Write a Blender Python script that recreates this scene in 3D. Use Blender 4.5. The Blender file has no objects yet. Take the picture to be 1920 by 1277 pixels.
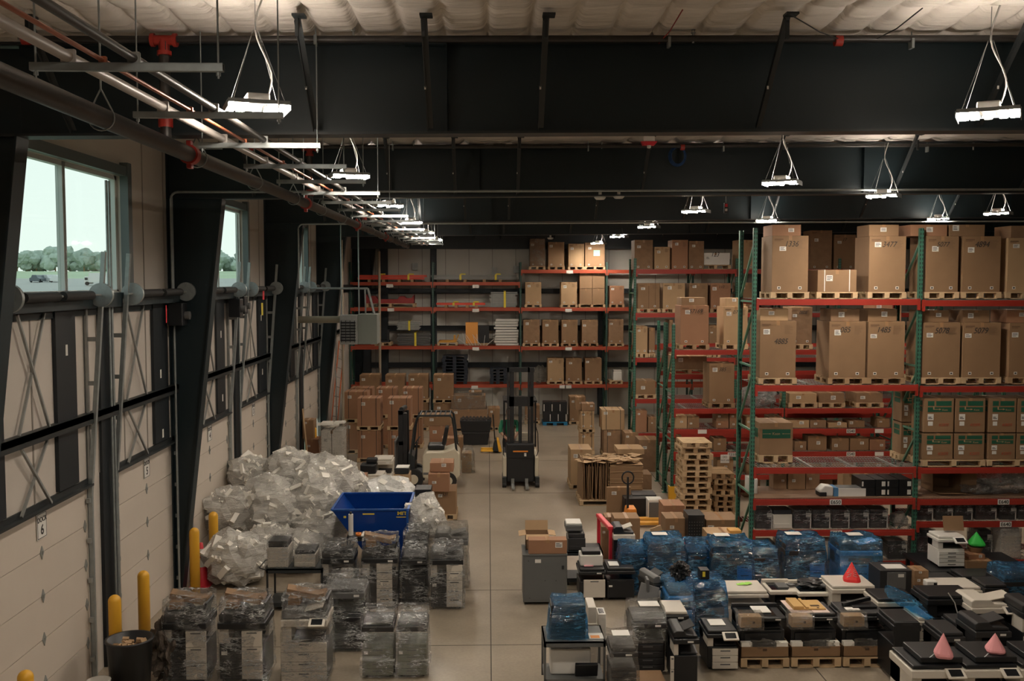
import bpy, math, random
from math import sin, cos, pi, radians, atan, sqrt
from mathutils import Vector, Matrix, noise
RN = random.Random(7)
SC = bpy.context.scene
COL = SC.collection
# ---------------------------------------------------------------- camera
F = 1867.0; H = 5.5; CXP, CYP = 960.0, 638.5
PITCH = atan((638.5-525)/F); YAW = atan(45/F)
cam = bpy.data.cameras.new('camera'); camo = bpy.data.objects.new('camera', cam); COL.objects.link(camo)
camo.location = (0, 0, H); camo.rotation_euler = (pi/2-PITCH, 0, -YAW)
cam.sensor_width = 36; cam.lens = 36*F/1920; cam.clip_end = 1500
SC.camera = camo
RM = Matrix.Rotation(-YAW, 3, 'Z') @ Matrix.Rotation(pi/2-PITCH, 3, 'X')
def ray(x, y): return RM @ Vector(((x-CXP)/F, (CYP-y)/F, -1))
def at(x, y, D):
    d = ray(x, y); return Vector((0, 0, H)) + d*(D/d.y)
def fl(x, y, z=0.0):
    d = ray(x, y); return Vector((0, 0, H)) + d*((z-H)/d.z)
def PX(x, y, D): return at(x, y, D).x
def PZ(x, y, D): return at(x, y, D).z
# ---------------------------------------------------------------- materials
MATS = {}
def nt(name):
    m = bpy.data.materials.new(name); m.use_nodes = True
    return m, m.node_tree.nodes, m.node_tree.links, m.node_tree.nodes['Principled BSDF']
def mat(name, col, rough=.6, metal=0, var=0, scale=4, bump=0, bscale=40, spec=None, coat=0, sub=0):
    if name in MATS: return MATS[name]
    m, n, l, b = nt(name); b.inputs['Base Color'].default_value = (*col, 1)
    b.inputs['Roughness'].default_value = rough; b.inputs['Metallic'].default_value = metal
    if spec is not None: b.inputs['Specular IOR Level'].default_value = spec
    if coat: b.inputs['Coat Weight'].default_value = coat
    if var or bump:
        tc = n.new('ShaderNodeTexCoord')
    if var:
        t = n.new('ShaderNodeTexNoise'); t.inputs['Scale'].default_value = scale; t.inputs['Detail'].default_value = 5
        l.new(tc.outputs['Object'], t.inputs['Vector'])
        oi = n.new('ShaderNodeObjectInfo')
        mx = n.new('ShaderNodeMath'); mx.operation = 'MULTIPLY_ADD'; mx.inputs[1].default_value = .35; l.new(oi.outputs['Random'], mx.inputs[0]); 
        l.new(t.outputs['Fac'], mx.inputs[2])
        r = n.new('ShaderNodeMapRange'); r.inputs[1].default_value = .3; r.inputs[2].default_value = 1.05
        r.inputs[3].default_value = 1-var; r.inputs[4].default_value = 1+var; l.new(mx.outputs[0], r.inputs[0])
        v = n.new('ShaderNodeVectorMath'); v.operation = 'SCALE'; v.inputs[0].default_value = col; l.new(r.outputs[0], v.inputs['Scale'])
        l.new(v.outputs[0], b.inputs['Base Color'])
    if bump:
        t2 = n.new('ShaderNodeTexNoise'); t2.inputs['Scale'].default_value = bscale; t2.inputs['Detail'].default_value = 3
        l.new(tc.outputs['Object'], t2.inputs['Vector'])
        bp = n.new('ShaderNodeBump'); bp.inputs['Strength'].default_value = bump; bp.inputs['Distance'].default_value = .02
        l.new(t2.outputs['Fac'], bp.inputs['Height']); l.new(bp.outputs[0], b.inputs['Normal'])
    MATS[name] = m; return m
def film(name, tint, glint=(1, 1, 1), lo=.04, hi=.7, sc=5, bstr=.8, wid=.035):
    """thin plastic film: mostly clear, with bumped wrinkles and lamp glints painted in as ridged streaks"""
    if name in MATS: return MATS[name]
    m, n, l, b = nt(name)
    def N(t, **k):
        q = n.new(t)
        for kk, v in k.items(): setattr(q, kk, v)
        return q
    def M(op, x, y=None, z=None):
        q = n.new('ShaderNodeMath'); q.operation = op
        for i, v in enumerate((x, y, z)):
            if v is None: continue
            if isinstance(v, (int, float)): q.inputs[i].default_value = v
            else: l.new(v, q.inputs[i])
        return q.outputs[0]
    tc = N('ShaderNodeTexCoord'); outs = []
    for rot, st, s_ in (((.5, .9, .3), (1, 1, 4.5), sc), ((-.7, -.8, 1.2), (1, 1, 5.5), sc*1.7)):
        mp = N('ShaderNodeMapping'); mp.inputs['Scale'].default_value = st; mp.inputs['Rotation'].default_value = rot; l.new(tc.outputs['Object'], mp.inputs[0])
        t = N('ShaderNodeTexNoise'); t.inputs['Scale'].default_value = s_; t.inputs['Detail'].default_value = 3; t.inputs['Distortion'].default_value = 1.0; l.new(mp.outputs[0], t.inputs['Vector']); outs.append(t.outputs['Fac'])
    g_ = N('ShaderNodeTexNoise'); g_.inputs['Scale'].default_value = 3.5; l.new(tc.outputs['Object'], g_.inputs['Vector'])
    def ridge(o, w):
        return M('MAXIMUM', M('SUBTRACT', 1.0, M('MULTIPLY', M('ABSOLUTE', M('SUBTRACT', o, .5)), 1/w)), 0.0)
    rd = M('MAXIMUM', ridge(outs[0], wid), ridge(outs[1], wid*.8))
    mask = M('MULTIPLY', M('SUBTRACT', g_.outputs['Fac'], .40), 5.0); mask = M('MINIMUM', M('MAXIMUM', mask, .12), 1.0)
    fac = M('ADD', M('MULTIPLY', M('MULTIPLY', rd, mask), hi-lo), lo)  # lamp glints mixed in as plain colour along the ridges
    h = M('ADD', M('ADD', outs[0], outs[1]), M('MULTIPLY', rd, .3))
    bp = N('ShaderNodeBump'); bp.inputs['Strength'].default_value = bstr; bp.inputs['Distance'].default_value = .075; l.new(h, bp.inputs['Height'])
    b.inputs['Base Color'].default_value = (*glint, 1); b.inputs['Roughness'].default_value = .2; l.new(bp.outputs[0], b.inputs['Normal'])
    g = N('ShaderNodeBsdfGlossy'); g.inputs['Roughness'].default_value = .15; l.new(bp.outputs[0], g.inputs['Normal'])
    tr = N('ShaderNodeBsdfTransparent'); tr.inputs[0].default_value = (*tint, 1)
    m1 = N('ShaderNodeMixShader'); l.new(fac, m1.inputs[0]); l.new(tr.outputs[0], m1.inputs[1]); l.new(b.outputs[0], m1.inputs[2])
    fr = N('ShaderNodeFresnel'); fr.inputs[0].default_value = 1.6; l.new(bp.outputs[0], fr.inputs['Normal'])
    fac2 = M('MINIMUM', M('MULTIPLY', fr.outputs[0], .9), .24)
    m2 = N('ShaderNodeMixShader'); l.new(fac2, m2.inputs[0]); l.new(m1.outputs[0], m2.inputs[1]); l.new(g.outputs[0], m2.inputs[2])
    l.new(m2.outputs[0], n['Material Output'].inputs[0]); MATS[name] = m; return m
def emit(name, col, s):
    if name in MATS: return MATS[name]
    m, n, l, b = nt(name); b.inputs['Base Color'].default_value = (.8, .8, .8, 1)
    b.inputs['Emission Color'].default_value = (*col, 1); b.inputs['Emission Strength'].default_value = s
    MATS[name] = m; return m
# cardboard with fine flutes and soft blotches
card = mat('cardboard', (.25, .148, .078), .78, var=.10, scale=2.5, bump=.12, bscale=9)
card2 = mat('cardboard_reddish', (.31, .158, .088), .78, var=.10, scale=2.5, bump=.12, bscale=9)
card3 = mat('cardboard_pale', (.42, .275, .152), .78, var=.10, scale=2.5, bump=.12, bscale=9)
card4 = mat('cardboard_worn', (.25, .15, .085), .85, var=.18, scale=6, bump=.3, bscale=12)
CARDS = [card, card, card3, card2, card4]
tape = mat('packing_tape', (.33, .18, .085), .35)
seam = mat('carton_seam', (.08, .045, .025), .9)
ink = mat('marker_ink', (.03, .028, .027), .8)
pink_ = mat('print_brown', (.16, .09, .05), .8)
faint = mat('faint_print', (.19, .115, .065), .8)
paper = mat('white_paper', (.72, .70, .66), .7)
wood = mat('pallet_wood', (.52, .37, .22), .8, var=.22, scale=7, bump=.3, bscale=30)
woodd = mat('pallet_wood_dark', (.34, .22, .12), .85, var=.22, scale=7)
steel_dk = mat('painted_dark_steel', (.0055, .0150, .0195), .5, var=.12, scale=1.2, bump=.04, bscale=3)
steel_dk2 = mat('painted_charcoal_steel', (.017, .021, .023), .5, var=.12, scale=3)
galv = mat('galvanised_steel', (.34, .37, .37), .45, .6, var=.2, scale=12)
galv_d = mat('dull_galvanised', (.33, .34, .33), .5, .5, var=.2, scale=8)
beam_red = mat('orange_red_beam', (.31, .027, .016), .5, var=.10, scale=3)
blue_m = mat('hopper_blue', (.0, .032, .20), .3, var=.15, scale=2)
yellow_p = mat('bollard_yellow', (.80, .42, .035), .42)
black_pl = mat('black_plastic', (.009, .010, .012), .42)
dark_pl = mat('charcoal_plastic', (.024, .024, .026), .45)
grey_pl = mat('grey_plastic', (.12, .12, .12), .5)
beige_pl = mat('warm_white_plastic', (.62, .57, .50), .42)
white_pl = mat('white_plastic', (.72, .70, .66), .4)
glass_dk = mat('dark_screen', (.01, .012, .015), .1)
red_p = mat('red_coupling', (.38, .03, .02), .42)
pipe_bk = mat('black_steel_pipe', (.045, .04, .037), .42, .3, var=.25, scale=9)
pipe_wh = mat('white_conduit', (.42, .38, .355), .45)
copper = mat('copper_pipe', (.42, .13, .065), .35, .6, var=.3, scale=5)
foam = mat('white_foam', (.86, .83, .77), .8)
orange_m = mat('orange_metal', (.75, .25, .03), .45)
cabinet_m = mat('grey_cabinet', (.115, .12, .12), .45, var=.05)
ylw = mat('yellow_strap', (.75, .6, .05), .5)
rubber = mat('black_rubber', (.012, .012, .012), .7)
red_sat = mat('red_plastic', (.65, .03, .05), .4)
clear = film('clear_stretch_film', (.97, .97, .97), (.85, .87, .88), .0, .85, 4, bstr=1.0, wid=.045)
clear_d = film('dusty_clear_film', (.93, .92, .90), (.7, .68, .64), .07, .6, 4, bstr=1.0)
bluef = film('blue_stretch_film', (.14, .50, .84), (.12, .50, .92), .09, .75, 4, bstr=1.1, wid=.05)
bluef_l = film('light_blue_stretch_film', (.36, .70, .97), (.16, .52, .90), .12, .7, 4, bstr=1.1, wid=.05)
# perforated green post: round-cornered dark holes repeated up the post
def post_mat(name, col):
    if name in MATS: return MATS[name]
    m, n, l, b = nt(name); b.inputs['Roughness'].default_value = .5
    tc = n.new('ShaderNodeTexCoord'); s = n.new('ShaderNodeSeparateXYZ'); l.new(tc.outputs['Object'], s.inputs[0])
    def mth(op, a, c=None, d=None):
        q = n.new('ShaderNodeMath'); q.operation = op
        for i, v in enumerate((a, c, d)):
            if v is None: continue
            if isinstance(v, (int, float)): q.inputs[i].default_value = v
            else: l.new(v, q.inputs[i])
        return q.outputs[0]
    z = mth('ABSOLUTE', mth('SUBTRACT', mth('FRACT', mth('MULTIPLY', s.outputs[2], 13.0)), .5))
    x = mth('ABSOLUTE', mth('SUBTRACT', mth('ABSOLUTE', s.outputs[0]), .020))
    a = mth('MULTIPLY', mth('LESS_THAN', z, .28), mth('LESS_THAN', x, .008))
    mx = n.new('ShaderNodeMix'); mx.data_type = 'RGBA'; l.new(a, mx.inputs[0])
    mx.inputs[6].default_value = (*col, 1); mx.inputs[7].default_value = (.012, .014, .014, 1)
    l.new(mx.outputs[2], b.inputs['Base Color']); MATS[name] = m; return m
post_g = post_mat('perforated_green_post', (.045, .16, .11))
green_s = mat('green_brace', (.09, .22, .15), .5)
post_k = post_mat('perforated_teal_post', (.03, .085, .07))
# ---------------------------------------------------------------- mesh builder
class MB:
    def __init__(s): s.v = []; s.f = []; s.m = []; s.s = []
    def add(s, vs, fs, mi=0, sm=False):
        o = len(s.v); s.v += [Vector(v) for v in vs]
        for f in fs: s.f.append([i+o for i in f]); s.m.append(mi); s.s.append(sm)
        return s
    def box(s, x0, x1, y0, y1, z0, z1, mi=0, skip=''):
        vs = [(x0, y0, z0), (x1, y0, z0), (x1, y1, z0), (x0, y1, z0), (x0, y0, z1), (x1, y0, z1), (x1, y1, z1), (x0, y1, z1)]
        fs = {'b': (0, 3, 2, 1), 't': (4, 5, 6, 7), 'f': (0, 1, 5, 4), 'r': (1, 2, 6, 5), 'k': (2, 3, 7, 6), 'l': (3, 0, 4, 7)}
        return s.add(vs, [fs[k] for k in fs if k not in skip], mi)
    def obox(s, c, sz, R=None, mi=0):
        R = R or Matrix.Identity(3); c = Vector(c); hx, hy, hz = sz[0]/2, sz[1]/2, sz[2]/2
        vs = [c + R @ Vector(p) for p in ((-hx, -hy, -hz), (hx, -hy, -hz), (hx, hy, -hz), (-hx, hy, -hz), (-hx, -hy, hz), (hx, -hy, hz), (hx, hy, hz), (-hx, hy, hz))]
        return s.add(vs, [(0, 3, 2, 1), (4, 5, 6, 7), (0, 1, 5, 4), (1, 2, 6, 5), (2, 3, 7, 6), (3, 0, 4, 7)], mi)
    def bar(s, p, q, w, h, mi=0, up=(0, 0, 1)):
        p = Vector(p); q = Vector(q); d = (q-p); L = d.length; d.normalize(); up = Vector(up)
        if abs(d.dot(up)) > .98: up = Vector((1, 0, 0))
        a = d.cross(up).normalized(); b = a.cross(d).normalized(); R = Matrix((a, d, b)).transposed()
        return s.obox((p+q)/2, (w, L, h), R, mi)
    def cyl(s, p, q, r, n=12, mi=0, r2=None, cap=True):
        p = Vector(p); q = Vector(q); d = (q-p).normalized(); r2 = r if r2 is None else r2
        up = Vector((0, 0, 1)) if abs(d.z) < .9 else Vector((1, 0, 0)); a = d.cross(up).normalized(); b = a.cross(d)
        vs = []
        for c, rr in ((p, r), (q, r2)):
            for i in range(n):
                t = 2*pi*i/n; vs.append(c + a*cos(t)*rr + b*sin(t)*rr)
        s.add(vs, [(i, (i+1) % n, n+(i+1) % n, n+i) for i in range(n)], mi, True)
        if cap: s.add(vs, [tuple(range(n-1, -1, -1)), tuple(range(n, 2*n))], mi)
        return s
    def tube(s, pts, r, n=8, mi=0):
        pts = [Vector(p) for p in pts]; rings = []
        for i, p in enumerate(pts):
            d = (pts[min(i+1, len(pts)-1)]-pts[max(i-1, 0)]).normalized()
            up = Vector((0, 0, 1)) if abs(d.z) < .95 else Vector((0, 1, 0)); a = d.cross(up).normalized(); b = a.cross(d)
            rings.append([p + a*cos(2*pi*k/n)*r + b*sin(2*pi*k/n)*r for k in range(n)])
        vs = sum(rings, []); fs = []
        for i in range(len(pts)-1):
            for k in range(n): fs.append((i*n+k, i*n+(k+1) % n, (i+1)*n+(k+1) % n, (i+1)*n+k))
        s.add(vs, fs, mi, True); s.add(vs, [tuple(range(n)), tuple(range((len(pts)-1)*n, len(pts)*n))], mi); return s
    def lathe(s, c, prof, n=20, mi=0, sm=True):
        c = Vector(c); vs = []
        for r, z in prof:
            for i in range(n): vs.append(c + Vector((r*cos(2*pi*i/n), r*sin(2*pi*i/n), z)))
        fs = [(j*n+i, j*n+(i+1) % n, (j+1)*n+(i+1) % n, (j+1)*n+i) for j in range(len(prof)-1) for i in range(n)]
        return s.add(vs, fs, mi, sm)
    def prism(s, poly, y0, y1, mi=0, axis='y'):
        n = len(poly)
        f = {'y': lambda a, b, t: (a, t, b), 'x': lambda a, b, t: (t, a, b), 'z': lambda a, b, t: (a, b, t)}[axis]
        vs = [f(a, b, y0) for a, b in poly] + [f(a, b, y1) for a, b in poly]
        fs = [tuple(range(n)), tuple(range(2*n-1, n-1, -1))] + [(i, n+i, n+(i+1) % n, (i+1) % n) for i in range(n)]
        return s.add(vs, fs, mi)
    def quad(s, a, b, c, d, mi=0): return s.add([a, b, c, d], [(0, 1, 2, 3)], mi)
    def build(s, name, mats, parent=None, bev=0, local=False, org=None, sub=0, recalc=True):
        if not isinstance(mats, (list, tuple)): mats = [mats]
        if parent is not None: o = Vector((0, 0, 0)) if local or LOCAL.get(parent.name) else ORG[parent.name]
        elif org is not None: o = Vector(org)
        else:
            xs = [v.x for v in s.v]; ys = [v.y for v in s.v]
            o = Vector(((min(xs)+max(xs))/2, (min(ys)+max(ys))/2, min(v.z for v in s.v)))
        me = bpy.data.meshes.new(name); me.from_pydata([tuple(v-o) for v in s.v], [], s.f); me.update()
        for m in mats: me.materials.append(m)
        me.polygons.foreach_set('material_index', s.m); me.polygons.foreach_set('use_smooth', s.s)
        if recalc:
            import bmesh; b = bmesh.new(); b.from_mesh(me); bmesh.ops.recalc_face_normals(b, faces=b.faces); b.to_mesh(me); b.free()
        ob = bpy.data.objects.new(name, me); COL.objects.link(ob)
        if parent is not None:
            ob.parent = parent; ORG[ob.name] = ORG[parent.name]
            if LOCAL.get(parent.name): LOCAL[ob.name] = True
        else: ob.location = o; ORG[ob.name] = o
        if bev:
            md = ob.modifiers.new('bevel', 'BEVEL'); md.width = bev; md.segments = 2; md.limit_method = 'ANGLE'
        if sub:
            md = ob.modifiers.new('subdivision', 'SUBSURF'); md.levels = sub; md.render_levels = sub
        return ob
ORG = {}; LOCAL = {}
def fit(s):
    for p, q in ((' from its left end', ' from left'), (', half hidden by its mast', ''), ('brown carton with a white label', 'brown carton'), (' in front of ', ' before '), (' of the ', ' of '), (' on the ', ' on '), (' at the ', ' at '), (' under the ', ' under '), (' the ', ' '), (' a ', ' '), (' of ', ' ')):
        if len(s.split()) > 16: s = s.replace(p, q)
    return s
def tag(o, label, cat, group=None, kind=None):
    label = fit(label)
    o['label'] = label; o['category'] = cat
    if group: o['group'] = group
    if kind: o['kind'] = kind
    return o
def thing(name, label, cat, loc, group=None, rz=None):
    o = bpy.data.objects.new(name, None); COL.objects.link(o); o.location = loc; o.empty_display_size = .1
    ORG[o.name] = Vector(loc)
    if rz is not None: o.rotation_euler = (0, 0, rz); LOCAL[o.name] = True
    return tag(o, label, cat, group)
def struct(o, label=None):
    o['kind'] = 'structure'
    if label: o['label'] = label
    return o
ORD = ['first', 'second', 'third', 'fourth', 'fifth', 'sixth', 'seventh', 'eighth', 'ninth', 'tenth', 'eleventh', 'twelfth', 'thirteenth', 'fourteenth', 'fifteenth', 'sixteenth']
def text(s, parent, loc, size, m, rot=(pi/2, 0, 0), name='lettering', ex=.001, sx=1.0, bold=0):
    c = bpy.data.curves.new(name, 'FONT'); c.body = s; c.size = size; c.align_x = 'CENTER'; c.align_y = 'CENTER'; c.extrude = ex; c.offset = bold; c.shear = .3 if name == 'marker_writing' else 0
    c.materials.append(m); o = bpy.data.objects.new(name, c); COL.objects.link(o)
    o.parent = parent; o.location = Vector(loc) - (ORG[parent.name] if not LOCAL.get(parent.name) else Vector((0, 0, 0)))
    o.rotation_euler = rot; o.scale = (sx, 1, 1); return o
# ---------------------------------------------------------------- common things
def pallet(x0, x1, y0, y1, z, label, group=None, h=.13, m=None, rz=0):
    m = m or wood; b = MB(); n = 6; w = x1-x0; d = y1-y0; bw = d/(n*1.35)
    for i in range(n):
        yy = y0 + (d-bw)*i/(n-1); b.box(x0, x1, yy, yy+bw, z+h-.02, z+h)
    for xx in (x0, (x0+x1)/2-.045, x1-.09):
        for yy in (y0, (y0+y1)/2-.05, y1-.1): b.box(xx, xx+.09, yy, yy+.1, z+.018, z+h-.038)
        b.box(xx, xx+.09, y0, y1, z+h-.038, z+h-.02)
        b.box(xx, xx+.09, y0, y1, z, z+.018)
    b.box(x0, x1, y0, y0+.09, z, z+.016); b.box(x0, x1, y1-.09, y1, z, z+.016)
    o = b.build('pallet', m); tag(o, label, 'pallet', group); return o
def carton(x0, x1, y0, y1, z0, z1, label, group=None, m=None, txt=None, lab=1, marks=True, sm=None, straps=0, open_=False, name='carton', hseam=None, scan=True, vs=None, cat='carton', sc=.1):
    m = m or RN.choice(CARDS); w = x1-x0; h = z1-z0; d = y1-y0
    t = thing(name, label, cat, ((x0+x1)/2, (y0+y1)/2, z0), group)
    b = MB(); b.box(x0, x1, y0, y1, z0, z1, 0)
    ob = b.build('box_body', m, t, bev=min(.006, w*.02))
    b = MB(); e = .002
    cx = (x0+x1)/2
    b.box(cx-.03, cx+.03, y0-e, y1+e, z1-e, z1+e); b.box(cx-.03, cx+.03, y0-e, y0+.001, z1-min(.08, h*.2), z1)
    b.build('packing_tape', tape, t)
    if vs:
        b = MB()
        for u in vs: b.box(x0+w*u-.004, x0+w*u+.004, y0-.003, y0, z0, z1)
        b.build('edge_line', seam, t)
    if lab:
        b = MB(); r = random.Random(hash(label) & 0xffff) if 0 else RN
        lw = min(.12, w*.2); lh = lw*r.uniform(.6, .9); lx = x0 + w*r.uniform(.05, .22 if h > .5 else .7); lz = z0 + h*r.uniform(.70, .82) if h > .5 else z0 + h*r.uniform(.3, .6)
        b.box(lx, lx+lw, y0-.004, y0, lz, lz+lh); b.build('shipping_label', paper, t)
        b = MB()
        for k in range(3): b.box(lx+lw*.1, lx+lw*r.uniform(.6, .9), y0-.0055, y0-.004, lz+lh*(.2+.25*k), lz+lh*(.3+.25*k))
        b.build('label_print', ink, t)
    if marks and h > .5:
        b = MB()
        for u in (.2, .78):
            b.box(x0+w*u-.03, x0+w*u+.03, y0-.004, y0, z0+.05, z0+.10, 0)
            b.box(x0+w*u-.018, x0+w*u+.018, y0-.006, y0-.004, z0+.062, z0+.088, 1)
        b.build('handling_marks', [paper, ink], t)
        b = MB()
        b.box(x0+w*.06, x0+w*.30, y0-.004, y0, z1-.075, z1-.055); b.box(x0+w*.06, x0+w*.24, y0-.004, y0, z1-.095, z1-.085)
        b.build('printed_lines', pink_, t)
        b = MB()
        for q in range(9): b.box(x0+w*.68, x0+w*RN.uniform(.80, .92), y0-.004, y0, z1-h*.08-q*h*.018, z1-h*.08-q*h*.018+.006)
        b.build('printed_text', faint, t)
    if txt: text(txt, t, (cx+w*RN.uniform(-.1, .08), y0-.006, z1-h*(.36 if txt == '4885' else .15)), w*.21, ink, sx=.9, name='marker_writing')
    if straps:
        b = MB()
        for u in ([.18, .82] if straps == 2 else [.5]):
            xx = x0+w*u; b.box(xx-.008, xx+.008, y0-.004, y1+.004, z0+.01, z1+.004)
        b.build('strap', sm or ink, t)
    return t
def palletised(x0, x1, ytop, D, zd, label, group=None, depth=.75, pal=True, cap=None, **k):
    """carton on a pallet, front face seen at image columns x0..x1 on plane y=D, deck height zd"""
    z1 = PZ((x0+x1)/2, ytop, D); a = PX(x0, ytop+20, D); c = PX(x1, ytop+20, D); zb = zd
    if pal:
        pallet(a-.02, c+.02, D-.02, D+depth+.02, zd+.001, 'pallet under the ' + label, 'pallets under cartons', m=RN.choice([wood, wood, woodd])); zb = zd+.132
    t = carton(a, c, D, D+depth, zb, z1, label, group, **k)
    if cap:
        x2, x3, y2 = cap; carton(PX(x2, y2, D), PX(x3, y2, D), D+.06, D+depth-.05, z1+.003, PZ(x2, y2, D), 'flat carton on the ' + label, 'flat cartons on the tall ones', marks=False, lab=1)
    return t
def wrap_shell(parent, x0, x1, y0, y1, z0, z1, m, seed=1, amp=.03, res=7, taper=.04, name='stretch_film', bulge=.0, local=False):
    nx = max(4, int((x1-x0)*res*1.6)); ny = max(3, int((y1-y0)*res*1.6)); nz = max(4, int((z1-z0)*res*1.6))
    b = MB(); idx = {}; vs = []; fs = []
    cx, cy = (x0+x1)/2, (y0+y1)/2
    def V(i, j, k):
        if (i, j, k) in idx: return idx[(i, j, k)]
        u, v, w = i/nx, j/ny, k/nz
        px = x0+(x1-x0)*u; py = y0+(y1-y0)*v; pz = z0+(z1-z0)*w
        tp = 1-taper*w*w; px = cx+(px-cx)*tp; py = cy+(py-cy)*tp
        p = Vector((px, py, pz)); q = Vector((px*5+seed*9.1, py*5, pz*5+seed))
        nv = noise.noise_vector(q)*amp + noise.noise_vector(q*3)*amp*.5
        s_ = sin(w*pi)*bulge; d = Vector((u-.5, v-.5, 0)); p += nv + d*s_
        # pinch corners
        idx[(i, j, k)] = len(vs); vs.append(p); return idx[(i, j, k)]
    for i in range(nx):
        for j in range(ny): fs.append((V(i, j, nz), V(i+1, j, nz), V(i+1, j+1, nz), V(i, j+1, nz)))
    for i in range(nx):
        for k in range(nz):
            fs.append((V(i, 0, k), V(i+1, 0, k), V(i+1, 0, k+1), V(i, 0, k+1))); fs.append((V(i+1, ny, k), V(i, ny, k), V(i, ny, k+1), V(i+1, ny, k+1)))
    for j in range(ny):
        for k in range(nz):
            fs.append((V(0, j+1, k), V(0, j, k), V(0, j, k+1), V(0, j+1, k+1))); fs.append((V(nx, j, k), V(nx, j+1, k), V(nx, j+1, k+1), V(nx, j, k+1)))
    b.add(vs, fs, 0, True); return b.build(name, m, parent, local=local)
# ================================================================ SETTING
XL = -5.47; YB = 40.6; CEIL = 7.86; XR = 26.0; YF = -7.0
# concrete floor with control joints
m, n, l, bs = nt('polished_concrete'); MATS['concrete'] = m
tc = n.new('ShaderNodeTexCoord')
a = n.new('ShaderNodeTexNoise'); a.inputs['Scale'].default_value = .55; a.inputs['Detail'].default_value = 8; a.inputs['Roughness'].default_value = .65
c = n.new('ShaderNodeTexNoise'); c.inputs['Scale'].default_value = 22; c.inputs['Detail'].default_value = 4
l.new(tc.outputs['Object'], a.inputs[0]); l.new(tc.outputs['Object'], c.inputs[0])
r = n.new('ShaderNodeValToRGB'); e = r.color_ramp.elements
e[0].position = .3; e[0].color = (.26, .215, .160, 1); e[1].position = .72; e[1].color = (.43, .362, .280, 1); l.new(a.outputs['Fac'], r.inputs[0])
mx = n.new('ShaderNodeMix'); mx.data_type = 'RGBA'; mx.blend_type = 'MULTIPLY'; mx.inputs[0].default_value = .35
l.new(r.outputs[0], mx.inputs[6]); l.new(c.outputs['Fac'], mx.inputs[7]); l.new(mx.outputs[2], bs.inputs['Base Color'])
rr = n.new('ShaderNodeMapRange'); rr.inputs[3].default_value = .24; rr.inputs[4].default_value = .45; l.new(a.outputs['Fac'], rr.inputs[0]); l.new(rr.outputs[0], bs.inputs['Roughness'])
b = MB(); b.box(XL-.3, XR, YF, YB+.4, -.2, 0); struct(b.build('floor', m, org=(0, 0, 0)))
jt = mat('joint_filler', (.07, .06, .05), .9)
b = MB(); jx = fl(921, 1270).x
for xx in (jx, jx+4.6, jx+9.2, jx-4.6): b.box(xx-.008, xx+.008, YF, YB, .0005, .002)
for yy in (fl(880, 1210).y, fl(880, 1107).y, fl(880, 925).y, fl(880, 925).y+4.6, fl(880, 925).y+9.2, fl(880, 1210).y-4.6): b.box(XL, XR, yy-.008, yy+.008, .0005, .002)
struct(b.build('trim_1', jt, org=(0, 0, 0)), 'sawn control joints in the concrete floor')
# ---- walls
wallm = mat('liner_panel', (.56, .51, .46), .42, var=.06, scale=1.2, bump=.06, bscale=2.5)
wallm2 = mat('back_liner_panel', (.56, .545, .50), .45, var=.08, scale=1.0, bump=.08, bscale=2.2)
doors = [12.17, 15.93, 19.55, 23.2, 26.9, 30.6]; DW = 1.37; DH = 2.70
wins = [(11.25, 15.05), (18.65, 22.45), (26.05, 29.85)]; WZ0, WZ1 = 5.33, 7.04
def panel(b, y0, y1, z0, z1, mi=0):
    if y1-y0 > .01: b.box(XL-.15, XL, y0, y1, z0, z1, mi)
b = MB(); ys = YF
for d in doors: panel(b, ys, d-DW, 0, DH); ys = d+DW
panel(b, ys, YB+.3, 0, DH); panel(b, YF, YB+.3, DH, WZ0); ys = YF
for w0, w1 in wins: panel(b, ys, w0, WZ0, WZ1); ys = w1
panel(b, ys, YB+.3, WZ0, WZ1); panel(b, YF, YB+.3, WZ1, CEIL+.1)
yy = 0.0
wl = struct(b.build('wall_left', wallm, org=(XL, 0, 0)))
b = MB(); y = 8.0
while y < YB:
    if not any(w0-.1 < y < w1+.1 for w0, w1 in wins): b.box(XL, XL+.012, y-.012, y+.012, WZ0, CEIL)
    b.box(XL, XL+.012, y-.012, y+.012, DH+.1, WZ0); y += 1.0
struct(b.build('trim_2', mat('panel_seam', (.30, .27, .24), .6), org=(XL, 0, 0)), 'vertical seams of the liner panels')
b = MB(); b.box(XL-.3, XR, YB, YB+.3, 0, CEIL+.1)
struct(b.build('wall_back', wallm2, org=(0, YB, 0)))
b = MB(); x = XL+.9
while x < XR: b.box(x-.01, x+.01, YB-.012, YB, 0, 7.0); x += .95
struct(b.build('trim_3', mat('panel_seam2', (.22, .21, .19), .6), org=(0, YB, 0)), 'vertical seams of the end wall')
b = MB(); b.box(XR, XR+.3, YF, YB+.3, 0, CEIL+.1); struct(b.build('wall_right', steel_dk2, org=(XR, 0, 0)))
b = MB(); b.box(XL-.3, XR+.3, YF-.3, YF, 0, CEIL+.1); struct(b.build('wall_front', wallm2, org=(0, YF, 0)))
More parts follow.
